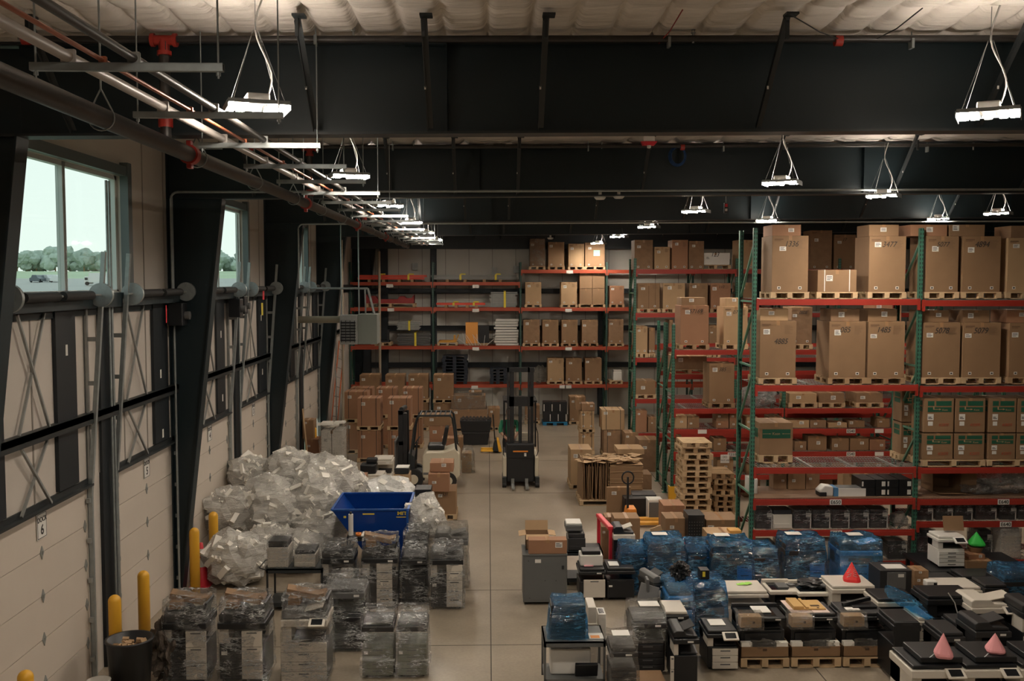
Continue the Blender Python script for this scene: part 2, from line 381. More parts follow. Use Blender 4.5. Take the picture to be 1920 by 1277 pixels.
# ---- ceiling: vinyl-faced insulation, sagging between purlins
m, n, l, bs = nt('insulation_facing'); bs.inputs['Base Color'].default_value = (.80, .73, .66, 1); bs.inputs['Roughness'].default_value = .45
tc = n.new('ShaderNodeTexCoord'); mp = n.new('ShaderNodeMapping'); mp.inputs['Scale'].default_value = (.6, 3.2, 1); l.new(tc.outputs['Object'], mp.inputs[0])
t1 = n.new('ShaderNodeTexNoise'); t1.inputs['Scale'].default_value = 2.2; t1.inputs['Detail'].default_value = 4; t1.inputs['Distortion'].default_value = .8; l.new(mp.outputs[0], t1.inputs[0])
bp = n.new('ShaderNodeBump'); bp.inputs['Strength'].default_value = .7; bp.inputs['Distance'].default_value = .06; l.new(t1.outputs['Fac'], bp.inputs['Height']); l.new(bp.outputs[0], bs.inputs['Normal'])
insul = m
def ceilz(x, y):
    u = (x/0.40) % 1.0; v = ((y-8.85)/1.55) % 1.0
    s = .075*(abs(2*u-1)**7) + .05*(1-4*v*(1-v))**4
    return CEIL + .0095*x - .03 + s + .02*noise.noise(Vector((x*1.2, y*1.6, 0))) + .006*noise.noise(Vector((x*3+y*2, y*11, 3)))
b = MB()
for x0, x1, y0, y1, nx, ny in ((-5.6, 7.6, 6.9, 10.4, 420, 110), (-5.6, 7.6, 10.4, YB, 150, 80), (7.6, XR, 6.9, YB, 120, 80), (-5.6, XR, 4.0, 6.9, 80, 6)):
    vs = [(x0+(x1-x0)*i/nx, y0+(y1-y0)*j/ny, ceilz(x0+(x1-x0)*i/nx, y0+(y1-y0)*j/ny)) for j in range(ny+1) for i in range(nx+1)]
    b.add(vs, [(j*(nx+1)+i, (j+1)*(nx+1)+i, (j+1)*(nx+1)+i+1, j*(nx+1)+i+1) for j in range(ny) for i in range(nx)], 0, True)
b.box(XL-.2, XR, YF, 4.0, CEIL+.1, CEIL+.2); b.box(XL-.2, XR, 4, YB, CEIL+.5, CEIL+.6)
struct(b.build('ceiling', insul, org=(0, 0, CEIL), recalc=False))
# ---- rigid frames: tapered columns and deep rafters
FR = [9.9, 17.3, 24.7, 32.1, 40.42, 2.5]
ZB = 6.9
for i, yf in enumerate(FR):
    t = bpy.data.objects.new('column', None); COL.objects.link(t); t.location = (XL, yf, 0); ORG[t.name] = Vector((XL, yf, 0)); struct(t)
    xi0, xi1 = XL+.12, -4.53
    b = MB(); b.prism([(XL, 0), (xi0+.0, 0), (xi1, ZB), (xi1, CEIL-.13), (XL, CEIL-.13)], yf-.01, yf+.01, axis='y'); b.build('column_web', steel_dk, t)
    b = MB(); b.bar((xi0, yf, 0), (xi1, yf, ZB), .25, .02, up=(1, 0, 0)); b.build('inner_flange', steel_dk, t)
    b = MB(); b.box(XL, XL+.02, yf-.125, yf+.125, 0, CEIL-.1); b.build('outer_flange', steel_dk, t)
    b = MB(); b.box(XL, xi1, yf-.1, yf+.1, ZB-.02, ZB); b.build('stiffener_plate', steel_dk, t)
    r_ = bpy.data.objects.new('roof_beam', None); COL.objects.link(r_); r_.location = (0, yf, ZB); ORG[r_.name] = Vector((0, yf, ZB)); struct(r_)
    s = .0095; xe = XR
    b = MB(); b.prism([(xi1, ZB), (xe, ZB+s*(xe-xi1)), (xe, CEIL-.10+s*(xe-xi1)), (xi1, CEIL-.10)], yf-.008, yf+.008); b.build('rafter_web', steel_dk, r_)
    b = MB(); b.bar((xi1-.3, yf, ZB-.012), (xe, yf, ZB-.012+s*(xe-xi1)), .25, .024); b.bar((xi1-.3, yf, CEIL-.10), (xe, yf, CEIL-.10+s*(xe-xi1)), .2, .02); b.build('rafter_flange', steel_dk2, r_)
    b = MB()
    for xs in (-.4+(0 if i == 0 else .25*i), 6.5, 13): b.box(xs-.006, xs+.006, yf-.12, yf+.12, ZB+s*(xs-xi1), CEIL-.12+s*(xs-xi1)); b.box(xs-.4, xs, yf-.13, yf-.01, CEIL-.13+s*(xs-xi1), CEIL-.115+s*(xs-xi1))
    b.build('stiffener_plate', steel_dk, r_)
    # flange braces
    for xb in (-4.0, -1.68, -.58, .49, 2.62, 4.8, 7.0, 9.2, 11.4):
        zz = ZB+s*(xb-xi1)
        br = MB(); br.bar((xb, yf-.13, zz+.02), (xb, yf-1.02, CEIL-.12+.0095*(xb-xi1)), .055, .008, up=(1, 0, 0)); br.bar((xb+.027, yf-.13, zz+.03), (xb+.027, yf-1.02, CEIL-.11+.0095*(xb-xi1)), .006, .05, up=(1, 0, 0))
        br.box(xb-.01, xb+.10, yf-1.12, yf-1.0, CEIL-.11+s*(xb-xi1), CEIL-.09+s*(xb-xi1)); br.bar((xb+.02, yf-1.04, CEIL-.24), (xb+.02, yf-1.04, CEIL-.08), .03, .03)
        br.build('flange_brace', steel_dk2, r_)
        tg = MB(); zt = (zz+CEIL)/2; tg.box(xb-.008, xb+.008, yf-.13-.89*.42-.018, yf-.13-.89*.42-.012, zz+.42*(CEIL-.12-zz)-.01, zz+.42*(CEIL-.12-zz)+.02); tg.build('part_tag', paper, r_)
# eave strut, girts, dark reveals over the doors
b = MB(); b.box(XL, XL+.2, YF, YB, 5.12, 5.32); b.box(XL, XL+.03, YF, YB, 5.02, 5.14)
struct(b.build('trim_4', steel_dk, org=(XL, 0, 5)), 'dark steel girt under the windows')
b = MB(); b.box(XL, XL+.12, 5, YB, 3.62, 3.70); b.box(XL+.10, XL+.12, 5, YB, 3.56, 3.70)
struct(b.build('trim_5', steel_dk2, org=(XL, 0, 3)), 'dark steel girt between the columns')
b = MB()
for y0 in (10.0, 17.4, 24.8): 
    for a_, c_ in ((2.6, 3.2), (4.0, 4.45), (6.25, 6.95), (.6, 1.2)): b.box(XL, XL+.05, y0+a_, y0+c_, DH+.12 if a_ not in (4.0,) else 0, 5.12)
struct(b.build('trim_6', mat('navy_upright', (.007, .011, .015), .5), org=(XL, 0, 2)), 'dark upright framing between and above the dock doors')
b = MB()
for i, d in enumerate(doors): b.box(XL, XL+.09, d-DW-.05, d+DW+.05, DH, DH+.03); b.box(XL+.0, XL+.02, d-DW-.05, d+DW+.05, DH+.03, DH+.10)
struct(b.build('trim_7', steel_dk2, org=(XL, 0, 2)), 'dark header angles over the dock doors')
b = MB()
for y0 in (10.0, 17.4, 24.8):
    for zz0, zz1 in ((3.7, 5.1), (2.75, 3.55)):
        b.bar((XL+.05, y0+1.55, zz0), (XL+.05, y0+2.3, zz1), .03, .03); b.bar((XL+.07, y0+2.3, zz0), (XL+.07, y0+1.55, zz1), .03, .03)
        b.bar((XL+.05, y0+5.0, zz0), (XL+.05, y0+5.8, zz1), .03, .03); b.bar((XL+.07, y0+5.8, zz0), (XL+.07, y0+5.0, zz1), .03, .03)
struct(b.build('trim_8', galv_d, org=(XL, 0, 2)), 'crossed bracing rods on the dock wall')
# inside window frames
frame_m = mat('window_frame_grey', (.10, .12, .125), .4)
frame_w = mat('window_frame_pale', (.55, .57, .56), .4)
gm, gn, gl, gb = nt('window_glass'); tr = gn.new('ShaderNodeBsdfTransparent'); tr.inputs[0].default_value = (.93, .97, .95, 1)
gg = gn.new('ShaderNodeBsdfGlossy'); gg.inputs['Roughness'].default_value = .03; gx = gn.new('ShaderNodeMixShader'); gx.inputs[0].default_value = .05
gl.new(tr.outputs[0], gx.inputs[1]); gl.new(gg.outputs[0], gx.inputs[2]); gl.new(gx.outputs[0], gn['Material Output'].inputs[0])
for i, (w0, w1) in enumerate(wins):
    t = bpy.data.objects.new('window_%d' % (i+1), None); COL.objects.link(t); t.location = (XL, (w0+w1)/2, WZ0); ORG[t.name] = Vector((XL, (w0+w1)/2, WZ0)); struct(t)
    b = MB(); xa, xb_ = XL-.14, XL-.05
    b.box(xa, xb_, w0, w0+.07, WZ0, WZ1); b.box(xa, xb_, w1-.07, w1, WZ0, WZ1); b.box(xa, xb_, w0, w1, WZ1-.06, WZ1); b.box(xa, xb_, w0, w1, WZ0, WZ0+.03)
    b.build('window_frame', frame_w, t)
    b = MB(); b.box(XL, XL+.12, w1, w1+.16, WZ0-.1, WZ1+.2); b.box(XL, XL+.12, w0-.16, w0, WZ0-.1, WZ1+.2); b.box(XL, XL+.1, w0, w1, WZ1, WZ1+.14); b.build('window_surround', frame_m, t)
    b = MB(); mm = (w0+w1)/2+.05
    b.box(XL-.14, XL-.05, mm-.045, mm-.012, WZ0, WZ1); b.box(XL-.14, XL-.05, mm+.012, mm+.045, WZ0, WZ1); b.build('mullion', frame_w, t)
    b = MB(); b.box(XL-.13, XL-.07, mm-.012, mm+.012, WZ0, WZ1); b.build('mullion_joint', frame_m, t)
    for p0, p1 in ((w0+.07, mm-.045), (mm+.045, w1-.07)):
        b = MB(); b.box(XL-.105, XL-.10, p0, p1, WZ0+.03, WZ1-.06); b.build('pane', gm, t)
# dock doors
doorm = mat('door_panel', (.60, .53, .46), .5, var=.03, scale=2)
for i, d in enumerate(doors[:4]+doors[4:]):
    t = bpy.data.objects.new('door_%d' % (6-i), None); COL.objects.link(t); t.location = (XL, d, 0); ORG[t.name] = Vector((XL, d, 0)); struct(t)
    nsec = 5
    for k in range(nsec):
        if i == 5 and k < 2: continue
        b = MB(); z0 = DH*k/nsec; b.box(XL-.06, XL-.01, d-DW, d+DW, z0+.004, DH*(k+1)/nsec-.004); b.build('door_section', doorm, t)
    b = MB()
    b.box(XL-.058, XL-.02, d-DW, d+DW, (DH*2/nsec) if i == 5 else 0, DH); b.build('section_joint', mat('door_joint', (.25, .22, .19), .7), t)
    for k in range(1, nsec):
        if i == 5 and k < 2: continue
        z = DH*k/nsec
        for yy in (d, d-DW+.06, d+DW-.06):
            b = MB(); b.prism([(yy-.05, z), (yy, z+.085), (yy+.05, z), (yy, z-.085)], XL-.012, XL+.0, axis='x'); b.cyl((XL, yy, z-.02), (XL, yy, z+.02), .012, 8)
            b.build('hinge', galv_d, t)
    # lift tracks: pair of galvanised rails that lean off the wall, tied by rungs
    for sgn in (-1, 1):
        yy = d + sgn*(DW+.045); b = MB()
        b.bar((XL+.04, yy, 0), (XL+.04, yy, 2.6), .055, .05, up=(0, 1, 0)); b.bar((XL+.04, yy, 2.58), (XL+.30, yy, 5.88), .055, .06, up=(0, 1, 0)); b.build('track_rail', galv, t)
        b = MB(); b.box(XL+.0, XL+.035, yy-.04+sgn*.04, yy-.035+sgn*.04, 2.2, 5.15); b.box(XL, XL+.006, yy-.02, yy+.05, 0, 5.15); b.box(XL+.02, XL+.05, yy-.02, yy+.03, 2.6, 5.3); b.build('wall_angle', galv_d, t)
        b = MB()
        for z in (2.9, 3.5, 4.1, 4.7, 5.2):
            b.bar((XL+.01, yy, z), (XL+.04+.26*(z-2.58)/3.3, yy, z), .008, .06)
        b.build('track_bracket', galv_d, t)
        b = MB()
        for z in (.3, .85, 1.4, 1.95, 2.5): b.obox((XL+.03, yy-sgn*.05, z), (.05, .06, .06))
        b.build('roller', galv_d, t)
    for sgn in (-1, 1):
        b = MB(); yy = d+sgn*(DW-.08); b.cyl((XL+.30, yy-.03, 5.30), (XL+.30, yy+.03, 5.30), .16, 24); b.build('cable_drum', galv, t)
    b = MB(); b.cyl((XL+.30, d-DW-.1, 5.30), (XL+.30, d+DW+.1, 5.30), .016, 8); b.build('lift_shaft', galv_d, t)
    b = MB(); b.cyl((XL+.30, d-.95, 5.30), (XL+.30, d-.08, 5.30), .06, 12); b.cyl((XL+.30, d+.08, 5.30), (XL+.30, d+.95, 5.30), .06, 12); b.build('torsion_spring', rubber, t)
    if i < 4:
        no = 6-i; b = MB(); zc = 2.50
        b.box(XL, XL+.006, d-.13, d+.13, zc-.16, zc+.16, 0)
        for q in ((d-.12, d+.12, zc+.145, zc+.152), (d-.12, d+.12, zc-.152, zc-.145), (d-.122, d-.115, zc-.15, zc+.15), (d+.115, d+.122, zc-.15, zc+.15)): b.box(XL+.006, XL+.008, q[0], q[1], q[2], q[3], 1)
        sg = b.build('dock_sign', [paper, ink], t); sg['label'] = 'white sign with black border reading DOCK %d' % no
        text('DOCK', sg, (XL+.009, d, zc+.075), .085, ink, rot=(pi/2, 0, pi/2), bold=.002); text(str(no), sg, (XL+.009, d, zc-.055), .17, ink, rot=(pi/2, 0, pi/2), bold=.003)
# small electrical conduits on the wall & columns
b = MB()
for y, x in ((17.1, XL+.12), (14.25, XL+.1), (14.35, XL+.1), (33.0, XL+.15), (34.5, XL+.2), (21.6, XL+.1)): b.cyl((x, y, 0), (x, y, 6.9), .02, 8)
struct(b.build('trim_9', galv, org=(XL, 0, 0)), 'thin electrical conduits running up the dock wall')
b = MB(); b.cyl((-4.2, 38.7, 0), (-4.2, 38.7, 6.6), .05, 10); b.cyl((-4.4, 30.2, .0), (-4.4, 30.2, 6.7), .035, 10)
tag(b.build('standpipe', mat('tan_pipe', (.36, .30, .23), .5)), 'tan vertical pipe standing near the far dock corner', 'pipe')
# back wall dark members
b = MB()
for x in (-4.9, -4.2): b.box(x-.15, x+.15, YB-.35, YB-.0, 0, 6.9)
for x in (-2.2, 4.6, 11.0): b.box(x-.12, x+.12, YB-.3, YB, 0, CEIL-.2)
b.box(XL, XR, YB-.5, YB-.25, 6.75, CEIL)
for z in (1.95, 3.45, 4.95): b.box(XL, XR, YB-.22, YB-.02, z, z+.2)
struct(b.build('trim_10', mat('back_navy', (.011, .017, .023), .6), org=(0, YB, 0)), 'dark steel columns and girts of the end wall')
# ---------------------------------------------------------------- outside
lawn = mat('lawn', (.38, .46, .30), .9, var=.15, scale=.05)  # grass made paler, outdoor haze put into its colour
asph = mat('hazed_asphalt', (.42, .41, .38), .9, var=.1, scale=.1)  # lot surface lightened to stand in for the same haze
tp = [(-60, -.5), (40, -.5), (190, 5.0), (450, 9.4), (900, 12)]
b = MB()
for (ya, za), (yb, zb_) in zip(tp, tp[1:]): b.quad((-900, ya, za), (XL-.31, ya, za), (XL-.31, yb, zb_), (-900, yb, zb_))
struct(b.build('ground', lawn, org=(-100, 0, -.5), recalc=False))
b = MB(); b.quad((-300, 41, -.40), (XL-.4, 41, -.40), (XL-.4, 190, 5.08), (-300, 190, 5.08)); b.quad((-300, 190, 5.08), (XL-.4, 190, 5.08), (XL-.4, 235, 5.85), (-300, 235, 5.85)); struct(b.build('road', asph, org=(-100, 0, -.5), recalc=False))
leaf = mat('hazed_leaves', (.36, .42, .36), .9, var=.25, scale=.5)  # leaf colour paled to stand in for distance haze
for i in range(22):
    D = 455+RN.uniform(-15, 15); px = 45+i*17.5 if i < 12 else 405+(i-12)*19; X = (px-915)/F*D; hh = RN.uniform(6.0, 10.5); g0 = 9.4
    t = thing('tree', 'hazy green tree, %s of the distant line outside' % (ORD[i] if i < 16 else ORD[i-16]+' from the far end'), 'tree', (X, D, g0), 'distant trees outside the windows')
    b = MB(); b.cyl((X, D, g0-.5), (X, D, g0+hh*.5), .3, 6); b.build('trunk', woodd, t)
    b = MB()
    for k in range(9):
        import bmesh as _bm
        bmm = _bm.new(); _bm.ops.create_icosphere(bmm, subdivisions=2, radius=1)
        c_ = Vector((X+RN.uniform(-5.0, 5.0), D+RN.uniform(-2, 2), g0+hh*RN.uniform(.25, .8))); rad = hh*RN.uniform(.22, .36)
        b.add([c_ + v.co*rad*(1+.5*noise.noise(v.co*2.8+Vector((i, k, 0)))) for v in bmm.verts], [[v.index for v in f.verts] for f in bmm.faces], 0, False); bmm.free()
    b.build('canopy', leaf, t)
for i, (px, D) in enumerate(((84, 190), (103, 193), (121, 191))):
    X = (px-915)/F*D; g0 = 5.05+(D-190)*.02; t = thing('parked_car', ['dark', 'silver', 'pale'][i]+' parked car beyond the first dock window', 'car', (X, D, g0), 'cars in the lot outside')
    cm = [mat('car_dark', (.1, .12, .14), .3), mat('car_silver', (.5, .5, .5), .3), mat('car_pale', (.7, .7, .68), .3)][i]
    b = MB(); b.prism([(X-.9, g0+.2), (X+.9, g0+.2), (X+.9, g0+.8), (X+.6, g0+.9), (X+.4, g0+1.4), (X-.4, g0+1.4), (X-.6, g0+.9), (X-.9, g0+.85)], D-2, D+2); b.build('car_body', cm, t, bev=.08)
    for sx in (-.8, .8): b = MB(); b.cyl((X+sx-.1, D-1.4, g0+.3), (X+sx+.1, D-1.4, g0+.3), .3, 12); b.build('wheel', rubber, t)
D = 175; X = (192-915)/F*D; g0 = 4.6; t = thing('parked_truck', 'white box truck parked outside beyond the first dock window', 'truck', (X, D, g0))
b = MB(); b.box(X-1.1, X+1.6, D-1.2, D+1.2, g0+.5, g0+2.1); b.build('cargo_box', white_pl, t); b = MB(); b.box(X-1.9, X-1.15, D-1.1, D+1.1, g0+.2, g0+1.5); b.build('cab', white_pl, t, bev=.1)
b = MB(); b.box(X-1.8, X-1.3, D-1.15, D-1.1, g0+.9, g0+1.3); b.build('cab_window', glass_dk, t)
for sx in (-1.4, 1.0): b = MB(); b.cyl((X+sx, D-1.25, g0+.3), (X+sx, D-.95, g0+.3), .32, 14); b.build('wheel', rubber, t)
# ---------------------------------------------------------------- overhead services
def pipe_thing(name, label, cat, p, q, r, m, n=14):
    b = MB(); b.cyl(p, q, r, n); o = b.build('pipe_run', m, None); 
    return o
XM, ZM = -3.0, 6.76
t = thing('sprinkler_main', 'thick black sprinkler main running down the dock side under the roof beams', 'pipe', (XM, 6, ZM))
b = MB(); b.cyl((XM, 4.0, ZM), (XM, 37.5, ZM), .078, 20); b.cyl((XM, 37.5, ZM), (XM+.0, 37.6, ZM), .08, 16); b.build('pipe_body', pipe_bk, t)
for y in (10.2, 16.6, 23.0, 29.4): b = MB(); b.cyl((XM, y-.06, ZM), (XM, y+.06, ZM), .098, 18); b.obox((XM, y, ZM+.11), (.05, .08, .06)); b.obox((XM, y, ZM-.11), (.05, .08, .06)); b.build('coupling', red_p, t, bev=.006)
for k in range(12):
    y = 7.9+k*2.55; b = MB(); b.cyl((XM, y, ZM+.22), (XM, y, CEIL-.1), .008, 6)
    pts = [(XM+.1*cos(a_), y, ZM-.0+.1*sin(a_)-.0) for a_ in [pi*.18-2*pi*.68*u/14 for u in range(15)]]; pts = [(XM, y, ZM+.22)]+pts+[(XM, y, ZM+.22)]
    b.tube(pts, .007, 6); b.build('pipe_hanger', galv, t)
# branch line across the building with riser nipple
def branch(Y, Z, x0, label, riser=True, r=.032, rr=.05):
    t = thing('sprinkler_branch_line', label, 'pipe', (x0, Y, Z)); b = MB(); b.cyl((x0, Y, Z), (XR, Y, Z+.2), r, 12); b.build('pipe_body', pipe_bk, t)
    if riser:
        b = MB(); b.cyl((XM, Y, ZM), (XM, Y, Z), rr, 12); b.build('riser', pipe_bk, t)
        b = MB(); b.cyl((XM-.11, Y, Z), (XM+.11, Y, Z), .046, 14); b.cyl((XM, Y, Z-.11), (XM, Y, Z), .05, 14); b.cyl((XM-.12, Y, Z), (XM-.085, Y, Z), .062, 14); b.cyl((XM+.085, Y, Z), (XM+.12, Y, Z), .062, 14); b.cyl((XM, Y, Z-.14), (XM, Y, Z-.10), .066, 14)
        b.build('tee_fitting', red_p, t); b = MB(); b.cyl((XM, Y, ZM+.16), (XM, Y, ZM+.26), .066, 14); b.build('riser_coupling', red_p, t)
    b = MB(); b.cyl((3.27, Y, Z+.03), (3.34, Y, Z+.03), .052, 12); b.cyl((x0, Y, Z), (x0+.07, Y, Z), .05, 12); b.build('coupling', red_p, t)
    for xx in (x0-.03, -1.25, 1.93, 5.1, 8.3): b = MB(); b.cyl((xx, Y, Z), (xx, Y, Z+.09), .012, 6); b.cyl((xx, Y, Z+.09), (xx, Y, Z+.10), .022, 8); b.cyl((xx, Y, Z+.12), (xx, Y, Z+.125), .02, 8); b.cyl((xx-.012, Y, Z+.09), (xx-.012, Y, Z+.125), .003, 4); b.cyl((xx+.012, Y, Z+.09), (xx+.012, Y, Z+.125), .003, 4); b.build('sprinkler_head', orange_m if 0 else galv_d, t)
    for xx in (-1.6, 1.7, 4.0, 7.5): b = MB(); b.cyl((xx, Y, Z), (xx, Y, CEIL-.02), .006, 6); b.box(xx-.012, xx+.012, Y-.045, Y+.045, Z-.04, Z+.05); b.build('pipe_hanger', galv, t)
branch(9.46, 7.72, -4.3, 'black sprinkler branch pipe crossing under the pale ceiling with a red tee')
branch(17.0, 7.72, -4.0, 'black sprinkler branch pipe crossing behind the first roof beam', r=.03)
branch(24.4, 7.72, -4.0, 'black sprinkler branch pipe crossing behind the second roof beam', r=.03)
def tz(k): return 5.97+1.70*k
NT = 18
for k in range(NT):
    y = tz(k); t = thing('trapeze_hanger', 'galvanised strut hanger on threaded rods, %s down the dock-side pipe run' % (ORD[k] if k < 16 else ['last but one', 'last'][k-16]), 'pipe hanger', (-2.1, y, 6.74), 'strut hangers under the pipe run')
    b = MB(); b.box(-2.67, -1.55, y-.02, y+.02, 6.72, 6.725); b.box(-2.67, -1.55, y-.022, y-.018, 6.725, 6.765); b.box(-2.67, -1.55, y+.018, y+.022, 6.725, 6.765); b.box(-2.67, -1.55, y-.022, y+.022, 6.763, 6.767)
    b.build('strut_channel', galv, t)
    for xx in (-2.64, -1.58): b = MB(); b.cyl((xx, y, 6.68), (xx, y, CEIL-.08), .006, 6); b.cyl((xx, y, 6.695), (xx, y, 6.715), .014, 6); b.build('threaded_rod', galv, t)
for nm, lb, x, r, mm in (('conduit', 'long white conduit pipe resting on the strut hangers', -2.45, .034, pipe_wh), ('copper_line', 'thin copper pipe running on the strut hangers', -2.25, .014, copper), ('gas_pipe', 'black gas pipe running on the strut hangers beside the copper line', -2.07, .027, pipe_bk)):
    t = thing(nm, lb, 'pipe', (x, 6, 6.77)); b = MB(); b.cyl((x, 3.5, 6.768+r), (x, 37.2, 6.768+r), r, 14); b.build('pipe_body', mm, t)
    b = MB()
    for k in range(0, NT): b.obox((x, tz(k), 6.768+r), (r*2+.02, .03, r*2+.02))
    b.build('pipe_clamp', mm if nm != 'gas_pipe' else galv_d, t, bev=.008)
# horizontal conduit under the second and third beams
for nm, Y, Z, x0, lb in (('conduit', 17.05, 6.97, XL+.15, 'thin grey conduit crossing below the second roof beam and bending down the column'), ('conduit', 24.5, 6.85, -4.6, 'thin grey conduit crossing below the third roof beam')):
    b = MB(); pts = [(x0, Y-.1, 5.3), (x0, Y-.1, Z-.12)] + [(x0+.12-.12*cos(a_), Y-.1, Z-.12+.12*sin(a_)) for a_ in (.4, .8, 1.2, 1.57)] + [(XR-1, Y-.1, Z+.16)]
    b.tube(pts, .02, 8); tag(b.build(nm, galv), lb, 'conduit')
# lights
lampm = emit('led_lens', (1.0, .885, .74), 335.0)
upm = emit('added_uplight', (1.0, .89, .76), 92.0)  # added glow on top of the housings, brightens the ceiling
cordm = mat('white_cord', (.65, .62, .58), .5)
LI = 0
def fixture(X, Y, Z, label, ang=0.0, vis=True):
    t = thing('high_bay_light', label, 'light', (X, Y, Z), 'LED high bay lights', rz=ang)
    b = MB(); b.box(-.24, -.07, -.20, .20, .0, .035); b.box(.07, .24, -.20, .20, .0, .035); b.box(-.25, -.243, -.2, .2, -.035, .02); b.box(.243, .25, -.2, .2, -.035, .02); b.box(-.24, .24, -.22, -.19, .0, .03); b.box(-.24, .24, .19, .22, 0, .03); b.build('housing', galv, t)  # thin side skirts added to shade the strut hangers from the lens
    b = MB(); b.box(-.09, .09, -.14, .14, .02, .095); b.build('driver_box', white_pl, t, bev=.01)
    b = MB()
    for a_, c_ in ((-.235, -.165), (-.145, -.08), (.08, .145), (.165, .235)): b.box(a_, c_, -.185, .185, -.012, 0)
    b.build('led_lens', lampm, t)
    b = MB(); b.box(-.20, -.12, -.15, .15, .036, .038); b.box(.12, .20, -.15, .15, .036, .038); b.build('added_uplight', upm, t)  # upward-glowing patches, added only to light the ceiling
    if not vis: return
    zt = CEIL-.06-Z
    b = MB()
    for sx in (-.2, .2):
        for sy in (-.18, .18): b.cyl((sx, sy, .035), (sx*.0+(.02 if sx > 0 else -.02), sy*0, .62), .0025, 4)
    b.cyl((0, 0, .62), (0, 0, zt), .003, 4); b.build('suspension_wire', galv_d, t)
    b = MB(); pts = []
    for k in range(13):
        u = k/12; pts.append((.05*sin(u*7)+.03+(.06*(1-u)), .03*sin(u*4), .09+u*(zt-.09)))
    b.tube(pts, .008, 6); b.build('power_cord', cordm, t)
    b = MB(); b.lathe((0, 0, -.045), [(0, 0), (.03, .005), (.04, .03), (.04, .045)], 12); b.build('motion_sensor', white_pl, t)
def fix_px(px, py, Z, label, ang=0): 
    p = ray(px, py); k = (Z-H)/p.z; fixture(p.x*k, p.y*k, Z, label, ang)
names1 = ['bright twin-panel light hung beside the first strut hangers', 'second light along the dock-side pipe run', 'third light along the dock-side pipe run', 'fourth light along the dock-side pipe run', 'fifth light along the dock-side pipe run', 'farthest light of the dock-side row above the end wall']
for i, lb in enumerate(names1): fixture(-1.88, 8.25+5.35*i, 6.9, 'white LED high bay, '+lb, .35)
names2 = ['large twin-panel light hung over the right racks before the first roof beam', 'light hung right of the middle behind the first roof beam', 'light with sensor below the second roof beam at right of middle', 'fourth light of the aisle row', 'fifth light of the aisle row', 'farthest light of the aisle row over the end rack']
for i, lb in enumerate(names2): fixture(4.25, 8.45+5.95*i, 6.9, 'white LED high bay, '+lb, -.5)
fix_px(1657, 367, 6.92, 'white LED high bay close under the roof between the two right rows', -.6)
fix_px(1440, 413, 6.95, 'white LED high bay just above the corner of the tall front rack', -.5)
fix_px(1872, 400, 6.92, 'white LED high bay on a curved cord above the right rack cartons', -.7)
fix_px(1760, 410, 7.0, 'small distant LED high bay peeking over the top cartons', -.5)
for X, Y in ((-1.88, 2.9), (4.25, 2.5)):
    fixture(X, Y, 6.9, 'white LED high bay of the same rows, behind the viewpoint', -.4, vis=False)
# smoke detectors, strobe, hose coil, emergency light
for i, (px, py, Y) in enumerate(((1125, 371, 17.3), (1160, 369, 17.3), (1032, 447, 33))):
    p = at(px, py, Y); b = MB(); b.lathe(p, [(0, -.03), (.07, -.03), (.10, 0), (.10, .02), (.03, .04), (.03, .1)], 16)
    tag(b.build('smoke_detector', white_pl), ['large round white detector under the second roof beam', 'small round white detector beside the larger one', 'round white detector above the end wall rack'][i], 'detector')
p = at(1217, 268, 15.9); t = thing('strobe_light', 'red and white alarm strobe under the first roof beam', 'alarm', p)
b = MB(); b.obox(p+Vector((0, 0, .06)), (.17, .08, .08)); b.build('mount_box', white_pl, t); b = MB(); b.prism([(p.x-.13, p.z+.02), (p.x+.13, p.z+.02), (p.x+.08, p.z-.04), (p.x-.1, p.z-.04)], p.y-.05, p.y+.05); b.build('red_cover', red_sat, t); b = MB(); b.lathe(p+Vector((0, 0, -.09)), [(0, 0), (.03, .01), (.035, .05)], 12); b.build('lens', white_pl, t)
p = at(1270, 293, 17.1); b = MB()
for k in range(4): b.tube([p+Vector(((.15-.012*k)*cos(a_*pi/10), -.02*k, (.17-.01*k)*sin(a_*pi/10))) for a_ in range(21)], .009, 6)
tag(b.build('hose_coil', mat('blue_hose', (.01, .06, .2), .5)), 'coiled blue hose hung on the second roof beam', 'hose')
p = at(1361, 390, 20); t = thing('hanging_pendant', 'small red and white control box hanging on a rod', 'control box', p); b = MB(); b.cyl(p, (p.x, p.y, CEIL-.3), .008, 6); b.build('rod', galv, t); b = MB(); b.obox(p, (.07, .06, .2)); b.build('box', dark_pl, t); b = MB(); b.obox(p+Vector((0, -.032, .05)), (.05, .01, .06)); b.build('red_plate', red_sat, t); b = MB(); b.obox(p+Vector((0, -.032, -.04)), (.045, .01, .05)); b.build('white_plate', paper, t)
# roof wires
for i, (a_, c_, m_) in enumerate((((1480, 0, 8.6), (1590, 75, 9.6), ink), ((1730, 0, 8.4), (1640, 65, 9.5), ink), ((1280, 0, 8.5), (1235, 80, 9.7), red_p))):
    p = at(*a_); q = at(*c_); p.z = min(p.z, CEIL-.09); q.z = min(q.z, CEIL-.09); md = (p+q)/2-Vector((0, 0, .03)); b = MB(); b.tube([p, md, q], .006, 5)
    tag(b.build('ceiling_cable', m_), ['thin dark cable slung across the ceiling facing', 'dark cable bundle slung near the right end of the first branch pipe', 'thin red cable slung across the ceiling facing'][i], 'cable')
